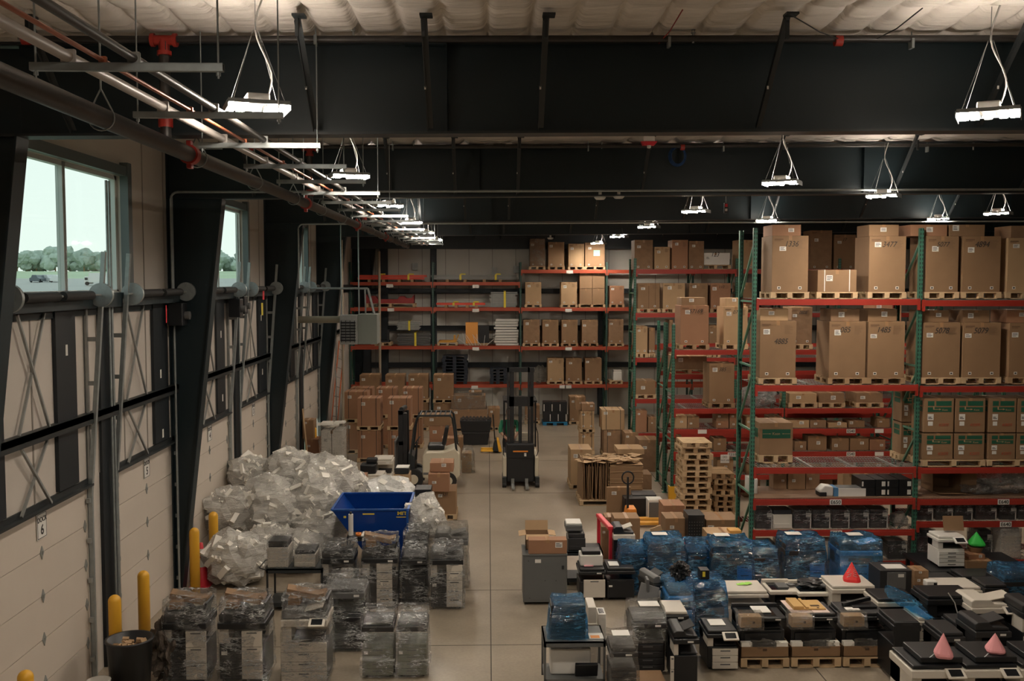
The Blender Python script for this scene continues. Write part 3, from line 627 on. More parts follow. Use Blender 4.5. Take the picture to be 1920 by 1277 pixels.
# ---------------------------------------------------------------- bollards & dock side things
for i, y in enumerate((10.87, 13.5, 14.64, 17.2, 18.4, 21.07, 25.6, 29.1)):
    lb = ['cut off by the lower picture edge, nearest DOCK 6', 'between DOCK 6 and the black bin', 'behind the black bin before DOCK 5', 'at the far side of DOCK 5', 'beside the orange cone and foam bags', 'poking up between the foam bags', 'behind the foam bag heap', 'by the cartons near the open dock door'][i]
    x = XL+.36; b = MB(); pr = [(.085, 0), (.085, 1.12)] + [(.085*cos(a_), 1.12+.085*sin(a_)) for a_ in (.3, .6, .9, 1.2, 1.5)] + [(.001, 1.206)]
    b.lathe((x, y, 0), [(.001, 0)]+pr, 22); tag(b.build('bollard', yellow_p), 'yellow round-topped bollard ' + lb, 'bollard', 'yellow dock bollards')
b = MB(); p = fl(262, 1300); p = Vector((-4.72, 12.95, 0))
b.lathe(p, [(.001, 0.01), (.24, 0), (.29, .76), (.31, .78), (.31, .80), (.275, .80), (.22, .06), (.001, .06)], 24)
t = thing('trash_bin', 'round black bin with bagged rubbish between bollards near DOCK 6', 'bin', p); b.build('bin_body', black_pl, t)
b = MB()
for k in range(30): b.obox(p+Vector((RN.uniform(-.18, .18), RN.uniform(-.18, .18), .66+RN.uniform(0, .1))), (.08, .06, .03), Matrix.Rotation(RN.uniform(0, 3), 3, (RN.random(), RN.random(), 1)))
o = b.build('rubbish', woodd, t); o['kind'] = 'stuff'
RAGS = True
p = Vector((-5.0, 12.6, 0)); b = MB(); b.lathe(p, [(.001, 0), (.13, 0), (.15, .36), (.155, .38), (.14, .38), (.001, .36)], 18); t = thing('bucket', 'white plastic bucket standing against the door 6 frame', 'bucket', p); b.build('bucket_body', white_pl, t); b = MB(); b.lathe(p, [(.156, .3), (.16, .3), (.16, .34), (.156, .34)], 18); b.build('rim_band', grey_pl, t)
# traffic cone
p = fl(378, 1098); t = thing('traffic_cone', 'red traffic cone with white collars beside the foam bags', 'cone', p)
b = MB(); b.box(p.x-.18, p.x+.18, p.y-.18, p.y+.18, 0, .03); b.build('base', red_sat, t, bev=.01); b = MB(); b.lathe(p, [(.14, .03), (.035, .78), (.001, .79)], 20); b.build('cone_body', red_sat, t)
b = MB(); b.lathe(p, [(.098, .36), (.075, .52)], 20); b.lathe(p, [(.067, .58), (.053, .68)], 20); b.build('reflective_collar', paper, t)
# ================================================================ PALLET RACKS
zinc = mat('zinc_wire', (.42, .42, .40), .4, .6)
def frame(t, x, y0, y1, h, pm=None, brm=None, zb=(.3,)):
    """upright frame: two posts joined by horizontals and diagonals"""
    pm = pm or post_g; brm = brm or green_s
    for yy in (y0, y1):
        b = MB(); sgn = 1 if yy == y0 else -1
        b.box(x-.038, x+.038, yy-.002, yy+.002, 0, h); b.box(x-.038, x-.034, yy-.002, yy+sgn*.07, 0, h); b.box(x+.034, x+.038, yy-.002, yy+sgn*.07, 0, h)
        me = b.build('upright_post', pm, t, org=None)
        # move the mesh origin to the post foot so the hole pattern centres on it
        off = Vector((x, yy, 0)) - ORG[t.name]
        for v in me.data.vertices: v.co -= off
        me.location = off
        f = MB(); f.box(x-.07, x+.07, yy-.07, yy+.07, 0, .012); f.build('foot_plate', pm, t)
    k = 0; z = .3
    while z < h-.5:
        b = MB(); b.bar((x, y0+.05, z), (x, y1-.05, z), .03, .035); b.build('horizontal_brace', brm, t)
        b = MB(); p, q = ((x, y0+.06, z+.08), (x, y1-.06, min(z+1.1, h-.2))); 
        if k % 2 == 9: p, q = (p[0], q[1], p[2]), (q[0], p[1], q[2])
        b.bar((x, p[1], q[2]), (x, q[1], p[2]), .03, .04, up=(1, 0, 0)); b.build('diagonal_brace', brm, t); z += 1.2; k += 1
def rack(name, label, posts, y0, dep, h, levels, hgt=.11, deck=True, deckskip=(), pm=None, brm=None, sign=None, bm=None):
    """posts: x list; levels: list per bay of beam-top heights"""
    t = thing(name, label, 'rack', (posts[0], y0, 0))
    for x in posts: frame(t, x, y0, y0+dep, h, pm, brm)
    for i in range(len(posts)-1):
        xa, xb = posts[i]+.04, posts[i+1]-.04
        for z in levels[i]:
            for yy, s in ((y0-.025, 1), (y0+dep+.025, -1)):
                b = MB(); b.box(xa, xb, yy-.022, yy+.022, z-hgt, z-.03); b.box(xa, xb, yy-.022+(.012 if s > 0 else 0), yy+.022-(0 if s > 0 else .012), z-.03, z)
                for xe, sg in ((xa, 1), (xb, -1)): b.box(min(xe-sg*.02, xe+sg*.025), max(xe-sg*.02, xe+sg*.025), yy-.028, yy+.02, z-hgt-.09, z+.01)
                b.build('beam', bm or beam_red, t)
            if deck and (i, z) not in deckskip:
                b = MB(); n = int((xb-xa)/.055)
                for k in range(n+1): xx = xa+.02+(xb-xa-.04)*k/n; b.box(xx-.003, xx+.003, y0-.03, y0+dep+.02, z+.001, z+.007)
                for k in range(6): yy = y0+.02+(dep-.04)*k/5; b.box(xa, xb, yy-.003, yy+.003, z-.004, z+.002)
                for k in range(4): xx = xa+.3+(xb-xa-.6)*k/3; b.box(xx-.025, xx+.025, y0, y0+dep, z-.04, z-.006)
                b.build('wire_deck', zinc, t)
    return t
def sign(t, x, z, y, s, w=.22, h=.10):
    b = MB(); b.box(x-w/2, x+w/2, y-.034-.02, y-.03-.02, z-h/2, z+h/2); o = b.build('location_label', paper, t)
    if s: text(s, t, (x, y-.0555, z-.003), h*.95, ink, bold=.0015, name='label_lettering')
# ---- front right rack
D1 = 18.2
px = lambda x, y=720: PX(x, y, D1)
P1 = [px(1413), px(1722), px(1722)+px(1722)-px(1413), px(1722)+2*(px(1722)-px(1413))]
z1 = lambda y, x=1560: PZ(x, y, D1)
LA = [z1(561), z1(722), z1(876), z1(935), z1(993), z1(1052)]
LB = [z1(563, 1800), z1(724, 1800), z1(876, 1800), z1(935, 1800), z1(977, 1800), z1(1049, 1800)]
R1 = rack('pallet_rack', 'tall front pallet rack with green perforated posts and red beams labelled E650 and E640', P1, D1, 1.07, 6.45, [LA, LB, LB], deckskip=())
sign(R1, PX(1565, 940, D1), LA[3]-.055, D1, 'E650'); sign(R1, PX(1566, 997, D1), LA[4]-.055, D1, 'E650'); sign(R1, PX(1563, 1056, D1), LA[5]-.055, D1, 'E650')
sign(R1, PX(1879, 940, D1), LB[3]-.055, D1, 'E640'); sign(R1, PX(1883, 982, D1), LB[4]-.055, D1, 'E640')
hp = lambda z, D: z
G1 = 'copier cartons on the front right rack'
def sh(items, D, zd, phrase, group, depth=.72, **kw):
    for it in items:
        if group == G1: kw.setdefault('m', card)
        x0, x1, yt = it[:3]; o = it[3] if len(it) > 3 else {}
        o = dict(o); lb = o.pop('lb', None) or 'tall brown carton'
        kk = dict(kw); kk.update(o)
        palletised(x0, x1, yt, D+kk.pop('dy', .05), zd, lb+' '+phrase, group, depth=kk.pop('depth', depth), **kk)
sh([(1448, 1516, 442, dict(lb='tall carton marked 1336', txt='1336', cap=(1450, 1504, 421))),
    (1630, 1699, 443, dict(lb='tall carton marked 3477', txt='3477', cap=(1632, 1688, 421))),
    (1737, 1798, 443, dict(lb='tall carton marked 5077', txt='5077', cap=(1710, 1779, 421))),
    (1806, 1877, 443, dict(lb='tall carton marked 4894', txt='4894', cap=(1784, 1850, 421))),
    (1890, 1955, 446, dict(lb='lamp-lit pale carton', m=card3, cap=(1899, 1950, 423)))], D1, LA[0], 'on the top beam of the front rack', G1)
sh([(1533, 1606, 506, dict(lb='wide low carton with two white straps', straps=2, sm=paper, depth=.8, marks=False))], D1, LA[0], 'on the top beam of the front rack', G1)
sh([(1425, 1493, 602, dict(lb='tall carton marked 4885', txt='4885', cap=(1427, 1480, 579))),
    (1555, 1624, 603, dict(lb='tall carton marked 085', txt='085', cap=(1560, 1614, 580))),
    (1628, 1697, 603, dict(lb='tall carton marked 1485', txt='1485', cap=(1630, 1685, 580))),
    (1730, 1801, 605, dict(lb='tall carton marked 5078', txt='5078', cap=(1733, 1782, 582))),
    (1806, 1877, 605, dict(lb='tall carton marked 5079', txt='5079', cap=(1808, 1859, 582))),
    (1893, 1958, 606, dict(lb='tall carton marked 42', txt='42', cap=(1891, 1945, 582)))], D1, LA[1], 'on the second beam of the front rack', G1)
# green-banded cartons
green_band = mat('dark_green_print', (.012, .09, .05), .6)
def banded(x0, x1, y0, y1, z0, z1_, label, group, n=0, pal=False):
    t = carton(x0, x1, y0, y1, z0, z1_, label, group, m=card, marks=False, lab=0)
    b = MB(); w = x1-x0; h = z1_-z0; e = .003; a, c = x0+w*.14, x0+w*.90; zt = z0+h*.90; zm = z0+h*.62 if not n else z0+h*.5
    if n:   # single large carton: one band with two arrows
        b.box(x0+w*.09, x0+w*.93, y0-e, y0, z0+h*.52, z0+h*.80); b.box(x0-e, x0, y0+.1, y1-.1, z0+h*.52, z0+h*.80)
        b.build('green_band', green_band, t)
        b = MB()
        for s, u in ((1, .10), (-1, .92)): 
            b.box(min(x0+w*u, x0+w*(u+s*.2)), max(x0+w*u, x0+w*(u+s*.2)), y0-.006, y0-e, z0+h*.655, z0+h*.665); xx = x0+w*(u+s*.2); b.prism([(xx, z0+h*.645), (xx+s*w*.05, z0+h*.66), (xx, z0+h*.675)], y0-.006, y0-e)
        b.build('printed_arrow', card3, t); text('Elsmar' if 0 else 'Kson', t, (x0+w*.5, y0-.006, z0+h*.66), .07, card3, name='carton_lettering')
    else:
        for (u0, u1, v0, v1) in ((.12, .34, .78, .92), (.40, .92, .78, .92), (.12, .92, .60, .74)): b.box(x0+w*u0, x0+w*u1, y0-e, y0, z0+h*v0, z0+h*v1)
        b.box(x0-e, x0, y0+.08, y1-.08, z0+h*.60, z0+h*.74); b.box(x0-e, x0, y0+.08, y1-.08, z0+h*.78, z0+h*.92)
        b.build('green_band', green_band, t)
        b = MB(); b.box(x0+w*.30, x0+w*.34, y0-.006, y0-e, z0+h*.67, z0+h*.76); b.box(x0+w*.34, x0+w*.52, y0-.006, y0-e, z0+h*.67, z0+h*.685); b.prism([(x0+w*.50, z0+h*.65), (x0+w*.58, z0+h*.678), (x0+w*.50, z0+h*.705)], y0-.006, y0-e); b.build('printed_arrow', card3, t)
        b = MB(); b.box(x0+w*.12, x0+w*.32, y0-.005, y0, z0+h*.36, z0+h*.54); b.box(x0+w*.14, x0+w*.30, y0-.005, y0, z0+h*.20, z0+h*.32); b.build('shipping_label', paper, t)
        b = MB(); b.box(x0+w*.14, x0+w*.24, y0-.007, y0-.005, z0+h*.44, z0+h*.46); b.box(x0+w*.14, x0+w*.28, y0-.007, y0-.005, z0+h*.40, z0+h*.42); b.build('label_print', ink, t)
        text('FRAGILE' if 0 else 'K2073', t, (x0+w*.66, y0-.004, z0+h*.22), .07, mat('red_marker', (.45, .08, .04), .7), name='marker_writing'); text('Econ' if 0 else 'Kson', t, (x0+w*.70, y0-.006, z0+h*.66), .05, card3, name='carton_lettering')
    return t
dd = D1+.35; a = PX(1424, 800, dd); c = PX(1487, 800, dd)
pallet(a, c, dd, dd+.7, LA[2]+.01, 'wooden pallet under the big carton with one green band', 'pallets under cartons', h=.16); banded(a, c, dd, dd+.7, LA[2]+.172, PZ(1450, 793, dd), 'big carton with one green band on the third beam of the front rack', G1, n=1)
zl = LB[2]; dd = D1+.0
for i, (xa, xb) in enumerate(((1731, 1787), (1790, 1846), (1853, 1904), (1906, 1960))):
    A_ = PX(xa, 840, dd); B_ = PX(xb, 840, dd)
    for k, (q0, q1) in enumerate(((868, 813), (811, 747))):
        s_ = i*1.0; zz0 = PZ(xa, q0, dd); zz1 = PZ(xa, q1, dd)
        banded(A_, B_-.005, dd, dd+.55, max(zl+.145, zz0) if k == 0 else zz0, zz1, 'carton with stepped green bands, %s of the %s on the third beam' % (['leftmost', 'second', 'third', 'rightmost'][i], ['lower row', 'upper row'][k]), 'green-banded cartons on the front rack')
for i, (xa, xb) in enumerate(((1729, 1846), (1850, 1962))):
    pallet(PX(xa, 870, dd), PX(xb, 870, dd), dd-.03, dd+1.0, zl+.01, 'pale wooden pallet under the %s pair of green-banded cartons' % ['first', 'second'][i], 'pallets under cartons', h=.13)
for k in range(2):
    dd2 = D1+.62; banded(PX(1690, 800, dd2), PX(1727, 800, dd2), dd2, dd2+.42, zl+.145+.62*k, zl+.145+.62*k+.6, 'narrow carton with green bands behind the middle post, %s' % ['lower', 'upper'][k], 'green-banded cartons on the front rack')
pallet(PX(1686, 870, D1+.6), PX(1727, 870, D1+.6), D1+.6, D1+1.06, zl+.01, 'wooden pallet behind the middle rack post', 'pallets under cartons')
# board deck on the fourth level and clutter
b = MB(); b.box(P1[0]+.05, P1[1]-.05, D1, D1+1.05, LA[3]+.008, LA[3]+.022); tag(b.build('deck_board', mat('brown_board', (.22, .13, .08), .7, var=.15)), 'brown board laid over the wire deck above the first E650 sign', 'board', 'brown deck boards')
b = MB(); b.box(P1[1]+.05, P1[2]-.05, D1, D1+1.05, LB[3]+.008, LB[3]+.022); tag(b.build('deck_board', MATS['brown_board']), 'brown board laid over the wire deck above the first E640 sign', 'board', 'brown deck boards')
def bx(x0, x1, yt, yb, D, depth, **k):
    xm = (x0+x1)/2; return PX(x0, yb, D), PX(x1, yb, D), D, D+depth, PZ(xm, yb, D), PZ(xm, yt, D)
def solid(name, label, cat, parts, loc, group=None, bev=.004):
    t = thing(name, label, cat, loc, group)
    for nm, args, m in parts:
        b = MB(); b.box(*args); b.build(nm, m, t, bev=bev)
    return t
zs = LA[3]+.024
a0, a1 = PX(1563, 930, D1+.1), PX(1622, 930, D1+.1)
t = thing('toner_box', 'flat white box with blue end on the beam above the first E650 sign', 'box', (a0, D1+.1, zs)); b = MB(); b.box(a0+.08, a1, D1+.06, D1+.4, zs, zs+.15); b.build('box_body', white_pl, t, bev=.005); b = MB(); b.box(a0, a0+.08, D1+.08, D1+.4, zs, zs+.16); b.build('blue_end', mat('mid_blue', (.08, .22, .42), .5), t); b = MB(); b.box(a0+.1, a1-.02, D1+.1, D1+.38, zs+.15, zs+.156); b.build('lid_panel', grey_pl, t)
a0, a1 = PX(1536, 930, D1+.1), PX(1562, 930, D1+.1)
t = thing('helmet_unit', 'rounded black and white unit beside the flat white box', 'printer part', (a0, D1+.1, zs)); b = MB(); b.prism([(a0, zs), (a1, zs), (a1, zs+.18), (a0+.1, zs+.20), (a0, zs+.1)], D1+.08, D1+.35); b.build('shell', white_pl, t, bev=.02); b = MB(); b.box(a0-.004, a0+.13, D1+.06, D1+.3, zs, zs+.08); b.build('dark_base', black_pl, t, bev=.01)
for i, (xa, xb) in enumerate(((1614, 1640), (1641, 1661), (1662, 1684), (1685, 1709))):
    for k in range(2):
        A_, B_ = PX(xa, 920, D1+.1), PX(xb, 920, D1+.1); z0 = zs+.158*k
        t = solid('black_case', 'black case with white labels, %s column, %s of the stack on the brown board' % (ORD[i], ['lower', 'upper'][k]), 'case', [('case_body', (A_+.003, B_-.003, D1+.08, D1+.6, z0, z0+.155), black_pl), ('white_label', (B_-.09 if i % 2 else A_+.01, B_-.02 if i % 2 else A_+.04, D1+.076, D1+.08, z0+.03, z0+.12), paper)], (A_, D1+.1, z0), 'black cases on the front rack')
solid('wire_tray', 'white slatted tray standing at the end post of the front rack', 'tray', [('tray_body', (P1[0]+.06, P1[0]+.2, D1+.35, D1+.75, zs, zs+.28), white_pl)], (P1[0]+.1, D1+.4, zs))
for i, (xa, xb, yt, dy, m_) in enumerate(((1450, 1475, 885, .75, card4), (1478, 1510, 880, .7, card), (1511, 1537, 884, .72, card4), (1580, 1612, 888, .6, card3), (1613, 1640, 890, .75, card))):
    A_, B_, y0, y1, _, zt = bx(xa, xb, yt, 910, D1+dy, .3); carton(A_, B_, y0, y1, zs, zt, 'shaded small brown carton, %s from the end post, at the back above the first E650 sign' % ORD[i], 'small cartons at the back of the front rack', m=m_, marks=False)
zs2 = LB[3]+.024
A_, B_ = PX(1748, 920, D1+.45), PX(1802, 920, D1+.45)
t = thing('open_carton', 'open empty brown carton lying on its side above the E640 sign', 'carton', (A_, D1+.45, zs2))
b = MB(); zt = zs2+.42; y0, y1 = D1+.45, D1+.95
b.box(A_, B_, y1-.01, y1, zs2, zt); b.box(A_, A_+.01, y0, y1, zs2, zt); b.box(B_-.01, B_, y0, y1, zs2, zt); b.box(A_, B_, y0, y1, zs2, zs2+.01); b.box(A_, B_, y0, y1, zt-.01, zt); b.build('box_body', card, t)
b = MB(); b.bar((A_+.27, y0, zs2+.01), (A_+.27, y0-.3, zs2+.03), .5, .008); b.build('lower_flap', card, t); b = MB(); b.bar((B_, y0+.02, zs2+.2), (B_+.22, y0-.15, zs2+.2), .008, .38); b.build('side_flap', card, t)
def lump(name, label, cat, c, s, m, seed, sub=4, amp=.35, fr=2.2, group=None, parent=None, fl_=None, sm=False):
    import bmesh as _bm
    bmm = _bm.new(); _bm.ops.create_icosphere(bmm, subdivisions=sub, radius=1); b = MB(); vs = []
    for v in bmm.verts:
        d = v.co.normalized(); k = 1+amp*noise.noise(d*fr+Vector((seed*3.1, seed, 0)))+amp*.35*noise.noise(d*fr*3+Vector((seed, 0, seed)))
        p = Vector(c)+Vector((d.x*s[0]*k, d.y*s[1]*k, d.z*s[2]*k))
        if fl_ is not None: p.z = max(p.z, fl_+.004)
        vs.append(p)
    b.add(vs, [[v.index for v in f.verts] for f in bmm.faces], 0, sm); bmm.free()
    o = b.build(name, m, parent)
    if parent is None: tag(o, label, cat, group)
    return o
dirty = film('hazy_plastic', (.80, .80, .80), (.75, .75, .74), .25, .75, 5)
lump('plastic_sheeting', 'large crumpled clear plastic heap above the E640 sign at the picture edge', 'plastic', (PX(1880, 905, D1+.5), D1+.5, zs2+.22), (.5, .4, .26), dirty, 3, fl_=zs2)
lump('plastic_sheeting', 'smaller crumpled clear plastic beside the large heap above the E640 sign', 'plastic', (PX(1832, 915, D1+.4), D1+.4, zs2+.08), (.3, .25, .10), dirty, 4, fl_=zs2)
# row of wrapped desktop printers on the fifth level
def desk_printer(x0, x1, z0, z1_, D, depth, label, group, body=black_pl, wrap=True, seed=1, edge=True, m2=None):
    t = thing('desktop_printer', label, 'printer', ((x0+x1)/2, D, z0), group); w = x1-x0; h = z1_-z0
    b = MB(); b.box(x0+.01, x1-.01, D+.015, D+depth, z0+.004, z0+h*.72); b.build('printer_body', body, t, bev=.01)
    b = MB(); b.box(x0+.02, x1-.02, D+.04, D+depth-.02, z0+h*.72, z0+h*.95); b.build('scanner_lid', m2 or body, t, bev=.01)
    b = MB(); b.box(x0+.03, x1-.05, D+.008, D+.02, z0+.02, z0+h*.28); b.build('paper_tray', dark_pl if body is black_pl else body, t, bev=.004)
    if edge:
        b = MB(); b.box(x1-.03, x1-.012, D+.004, D+.02, z0+.01, z0+h*.78); b.build('white_edge', white_pl, t)
        b = MB(); b.box(x1-.11, x1-.03, D+.004, D+.012, z0+h*.6, z0+h*.80); b.build('asset_label', paper, t)
    if wrap: wrap_shell(t, x0-.0, x1-.005, D-.01, D+depth+.01, z0+.002, z1_, clear, seed, .012, 6)
    return t
GP = 'wrapped desktop printers on the front rack'
z5 = LA[4]+.008
its = [(1416, 1450), (1488, 1523), (1524, 1559), (1560, 1595), (1596, 1631), (1632, 1667)]
for i, (xa, xb) in enumerate(its): desk_printer(PX(xa, 970, D1), PX(xb, 970, D1), z5, PZ(1500, 955, D1), D1+.02, .4, 'black desktop printer in clear film, %s from the end post between the two E650 signs' % ORD[i], GP, seed=i+3)
desk_printer(PX(1449, 970, D1), PX(1487, 970, D1), z5, PZ(1500, 955, D1), D1+.0, .4, 'white desktop printer with cables on top between the two E650 signs', None, body=beige_pl, wrap=False, edge=False, m2=dark_pl)
lump('plastic_sheeting', 'clear plastic bundle at the middle post between the two E650 signs', 'plastic', (PX(1687, 975, D1+.2), D1+.25, z5+.13), (.15, .2, .14), dirty, 8, fl_=z5)
z5b = LB[4]+.008
for i, (xa, xb) in enumerate(((1719, 1752), (1755, 1789), (1791, 1826), (1830, 1871), (1875, 1908), (1911, 1945))):
    desk_printer(PX(xa, 960, D1), PX(xb, 960, D1), z5b, PZ(1800, 948, D1), D1+.02, .4, 'black desktop printer in clear film, %s from the middle post between the two E640 signs' % ORD[i], GP, seed=i+13)
for i, (xa, xb, yt, m_) in enumerate(((1497, 1530, 947, card3), (1540, 1580, 947, card), (1590, 1640, 949, card3), (1600, 1660, 1002, card4))):
    A_, B_, y0, y1, _, zt = bx(xa, xb, yt, 960, D1+.6, .35); z_ = z5 if i < 3 else LA[5]+.01; carton(A_, B_, y0, y1, z_, zt, 'low brown carton, %s behind the wrapped printers under the E650 sign' % ORD[i], 'small cartons at the back of the front rack', m=m_, marks=False)
z6 = LA[5]+.008
desk_printer(PX(1416, 1040, D1), PX(1457, 1040, D1), z6, PZ(1500, 1017, D1), D1+.02, .42, 'dark grey printer with white edge on the lowest beam at the end post', 'printers on the lowest beam', body=dark_pl, wrap=False)
desk_printer(PX(1463, 1040, D1), PX(1500, 1040, D1), z6, PZ(1500, 1008, D1), D1+.1, .42, 'black printer in clear film, second on the lowest beam from the end post', 'printers on the lowest beam', seed=31)
desk_printer(PX(1545, 1040, D1), PX(1575, 1040, D1), z6, PZ(1560, 1016, D1), D1+.05, .42, 'pale printer on the lowest beam beside the third E650 sign', 'printers on the lowest beam', body=beige_pl, wrap=False, edge=False, m2=beige_pl)
desk_printer(PX(1667, 1040, D1), PX(1704, 1040, D1), z6, PZ(1680, 1016, D1), D1+.05, .42, 'dark wrapped printer on the lowest beam beside the middle post', 'printers on the lowest beam', body=dark_pl, seed=33)
z6b = LB[5]+.008
desk_printer(PX(1720, 1030, D1), PX(1755, 1030, D1), z6b, PZ(1740, 993, D1), D1+.02, .45, 'tall black wrapped printer on the lowest E640 beam at the middle post', 'printers on the lowest beam', seed=34)
desk_printer(PX(1842, 1030, D1), PX(1872, 1030, D1), z6b, PZ(1840, 998, D1), D1+.2, .42, 'black wrapped printer behind the green paper cone', 'printers on the lowest beam', seed=35)
desk_printer(PX(1876, 1030, D1), PX(1916, 1030, D1), z6b, PZ(1890, 990, D1), D1-.0, .45, 'pale grey tall printer in film at the right end of the lowest beam', 'printers on the lowest beam', body=beige_pl, seed=36, edge=False, m2=white_pl)
# ---- second rack row
D2 = 24.4
P2 = [PX(1262, 770, D2), PX(1470, 770, D2), PX(1676, 770, D2), PX(1882, 770, D2)]
L2 = [PZ(1400, y, D2) for y in (656, 766, 804, 847, 890)]
R2 = rack('pallet_rack', 'lower pallet rack with green posts standing behind the tall front rack', P2, D2, 1.05, 4.4, [L2, L2, L2], hgt=.12)
R2b = rack('pallet_rack', 'pallet rack standing back to back behind the lower green one', [p+.05 for p in P2], D2+1.45, 1.05, 4.4, [[L2[0]+.0, L2[0]-.75, 2.0, 1.2]]*3, hgt=.12, deck=False)
sign(R2, PX(1316, 812, D2), L2[2]-.06, D2, ''); sign(R2, PX(1372, 852, D2), L2[3]-.06, D2, 'E550'); sign(R2, PX(1594, 812, D2), L2[2]-.06, D2, 'E540'); sign(R2, PX(1647, 812, D2), L2[2]-.06, D2, ''); sign(R2, PX(1594, 852, D2), L2[3]-.06, D2, 'E540'); sign(R2, PX(1647, 852, D2), L2[3]-.06, D2, '')
G2 = 'cartons on the second rack'
sh([(1276, 1329, 573, dict(lb='tall carton marked 57169', txt='57169', cap=(1279, 1323, 558))), (1357, 1402, 575, dict(lb='tall carton marked 079', txt='079', cap=(1362, 1400, 559))),
    (1484, 1523, 576, dict(lb='tall carton marked 0808 glimpsed between front cartons', txt='0808')), (1640, 1690, 560, dict(lb='carton partly hidden by the front cartons'))], D2, L2[0], 'on the top beam of the second rack', G2, depth=.75)
sh([(1330, 1377, 682, dict(lb='tall carton marked 385', txt='385'))], D2, L2[1], 'on the second beam of the second rack', G2)
sh([(1480, 1531, 738, dict(lb='low carton')), (1536, 1583, 737, dict(lb='low marked carton')), (1606, 1655, 737, dict(lb='low wide carton'))], D2, L2[1], 'behind the front rack on the second beam of the second rack', G2, depth=.8)
lump('wrapped_bundle', 'grey clear-bagged bundle on the second beam of the second rack', 'bundle', (PX(1428, 750, D2), D2+.5, L2[1]+.25), (.48, .45, .26), dirty, 12, fl_=L2[1]+.01)
sh([(1262, 1325, 668, dict(lb='wide shaded plastic-wrapped carton', m=card4))], D2+1.5, L2[0]-.75, 'behind the carton marked 385', G2, depth=.8)
def small(items, D, zd, phrase, group, depth=.45):
    for i, it in enumerate(items):
        xa, xb, yt = it[:3]; yb = it[3] if len(it) > 3 else None
        A_, B_, y0, y1, zb, zt = bx(xa, xb, yt, yb or yt+10, D+.04, depth)
        carton(A_, B_, y0, y1, zd+.01 if yb is None else max(zb, zd+.01), zt, '%s, %s from its left end, %s' % (RN.choice(['small brown carton', 'brown carton with a white label', 'plain brown carton']), ORD[i], phrase), group, marks=False)
small([(1263, 1288, 780), (1289, 1311, 781), (1343, 1366, 790), (1368, 1390, 790), (1400, 1420, 782), (1442, 1466, 781), (1476, 1517, 788), (1519, 1549, 788), (1553, 1588, 793), (1591, 1621, 789), (1645, 1668, 785)], D2, L2[2], 'on the third beam of the second rack', G2)
small([(1343, 1366, 775, 790), (1368, 1390, 775, 790)], D2+.02, L2[2], 'stacked on the third-beam cartons of the second rack', G2)
small([(1263, 1278, 817), (1338, 1362, 822), (1442, 1460, 820), (1490, 1512, 828), (1515, 1550, 818), (1560, 1592, 822), (1594, 1629, 822), (1631, 1660, 824)], D2, L2[3], 'on the fourth beam of the second rack', G2)
small([(1263, 1280, 856), (1345, 1375, 862), (1400, 1420, 870), (1445, 1480, 866), (1500, 1540, 870), (1560, 1600, 866), (1620, 1660, 868)], D2, L2[4], 'on the lowest beam of the second rack', G2)
small([(1395, 1425, 893, 930), (1395, 1430, 932, 975), (1500, 1560, 900, 940), (1570, 1640, 905, 940)], D2+.3, 0, 'on the floor under the second rack', G2, depth=.7)
# paper notice hung on rack
p = at(1359, 860, D2-.08); t = solid('paper_notice', 'white handwritten cardboard notice hung on the second rack', 'sign', [('notice_sheet', (p.x-.11, p.x+.11, D2-.09, D2-.08, p.z-.11, p.z+.10), paper)], p)
text('DO', t, (p.x, D2-.092, p.z+.04), .07, ink); text('NOT USE', t, (p.x, D2-.092, p.z-.04), .05, ink)
# ---- third rack row
D3 = 30.0
P3 = [PX(1190, 650, D3), PX(1380, 650, D3), PX(1572, 650, D3), PX(1764, 650, D3)]
L3 = [PZ(1250, y, D3) for y in (505, 587, 671, 748, 812)]
R3 = rack('pallet_rack', 'third tall pallet rack with green posts near the end wall', P3, D3, 1.05, 6.15, [L3]*3, hgt=.13)
sh([(1190, 1224, 450, dict(lb='tall carton with white labels')), (1227, 1256, 463, dict(lb='lower carton')), (1260, 1290, 450, dict(lb='tall carton')), (1292, 1320, 452, dict(lb='second tall carton')), (1384, 1415, 450, dict(lb='carton beyond the post')), (1520, 1560, 432, dict(lb='dark shaded carton')), (1564, 1605, 440, dict(lb='lamp-lit marked carton', txt='17'))], D3, L3[0], 'on the top beam of the third rack', 'cartons on the third rack', pal=False)
t = carton(PX(1316, 480, D3), PX(1370, 480, D3), D3+.1, D3+.8, L3[0]+.14, PZ(1340, 474, D3), 'white film-wrapped cartons with handwriting on the top beam of the third rack', 'cartons on the third rack', m=white_pl, txt='123', name='wrapped_load'); pallet(PX(1314, 500, D3), PX(1372, 500, D3), D3+.08, D3+.85, L3[0]+.005, 'pallet under the white wrapped cartons', 'pallets under cartons')
sh([(1196, 1237, 531, dict(lb='tall shaded carton', vs=(.5, .8))), (1243, 1284, 531, dict(lb='tall plain carton')), (1292, 1327, 531, dict(lb='carton with a white cable looped on it')), (1333, 1370, 531, dict(lb='tall carton marked', txt='110')), (1384, 1415, 530, dict(lb='carton beyond the post'))], D3, L3[1], 'on the second beam of the third rack', 'cartons on the third rack')
sh([(1192, 1214, 612, dict(lb='tall carton')), (1217, 1228, 615, dict(lb='narrow upright carton', lab=0)), (1255, 1262, 600, dict(lb='slim carton', lab=0)), (1330, 1350, 610, dict(lb='carton seen between two larger ones'))], D3, L3[2], 'on the third beam of the third rack', 'cartons on the third rack')
sh([(1192, 1229, 714, dict(lb='square carton')), (1330, 1350, 700, dict(lb='partly hidden carton'))], D3, L3[3], 'on the fourth beam of the third rack', 'cartons on the third rack')
small([(1192, 1213, 770), (1215, 1230, 782), (1270, 1290, 780)], D3, L3[4], 'on the lowest beam of the third rack', 'cartons on the third rack')
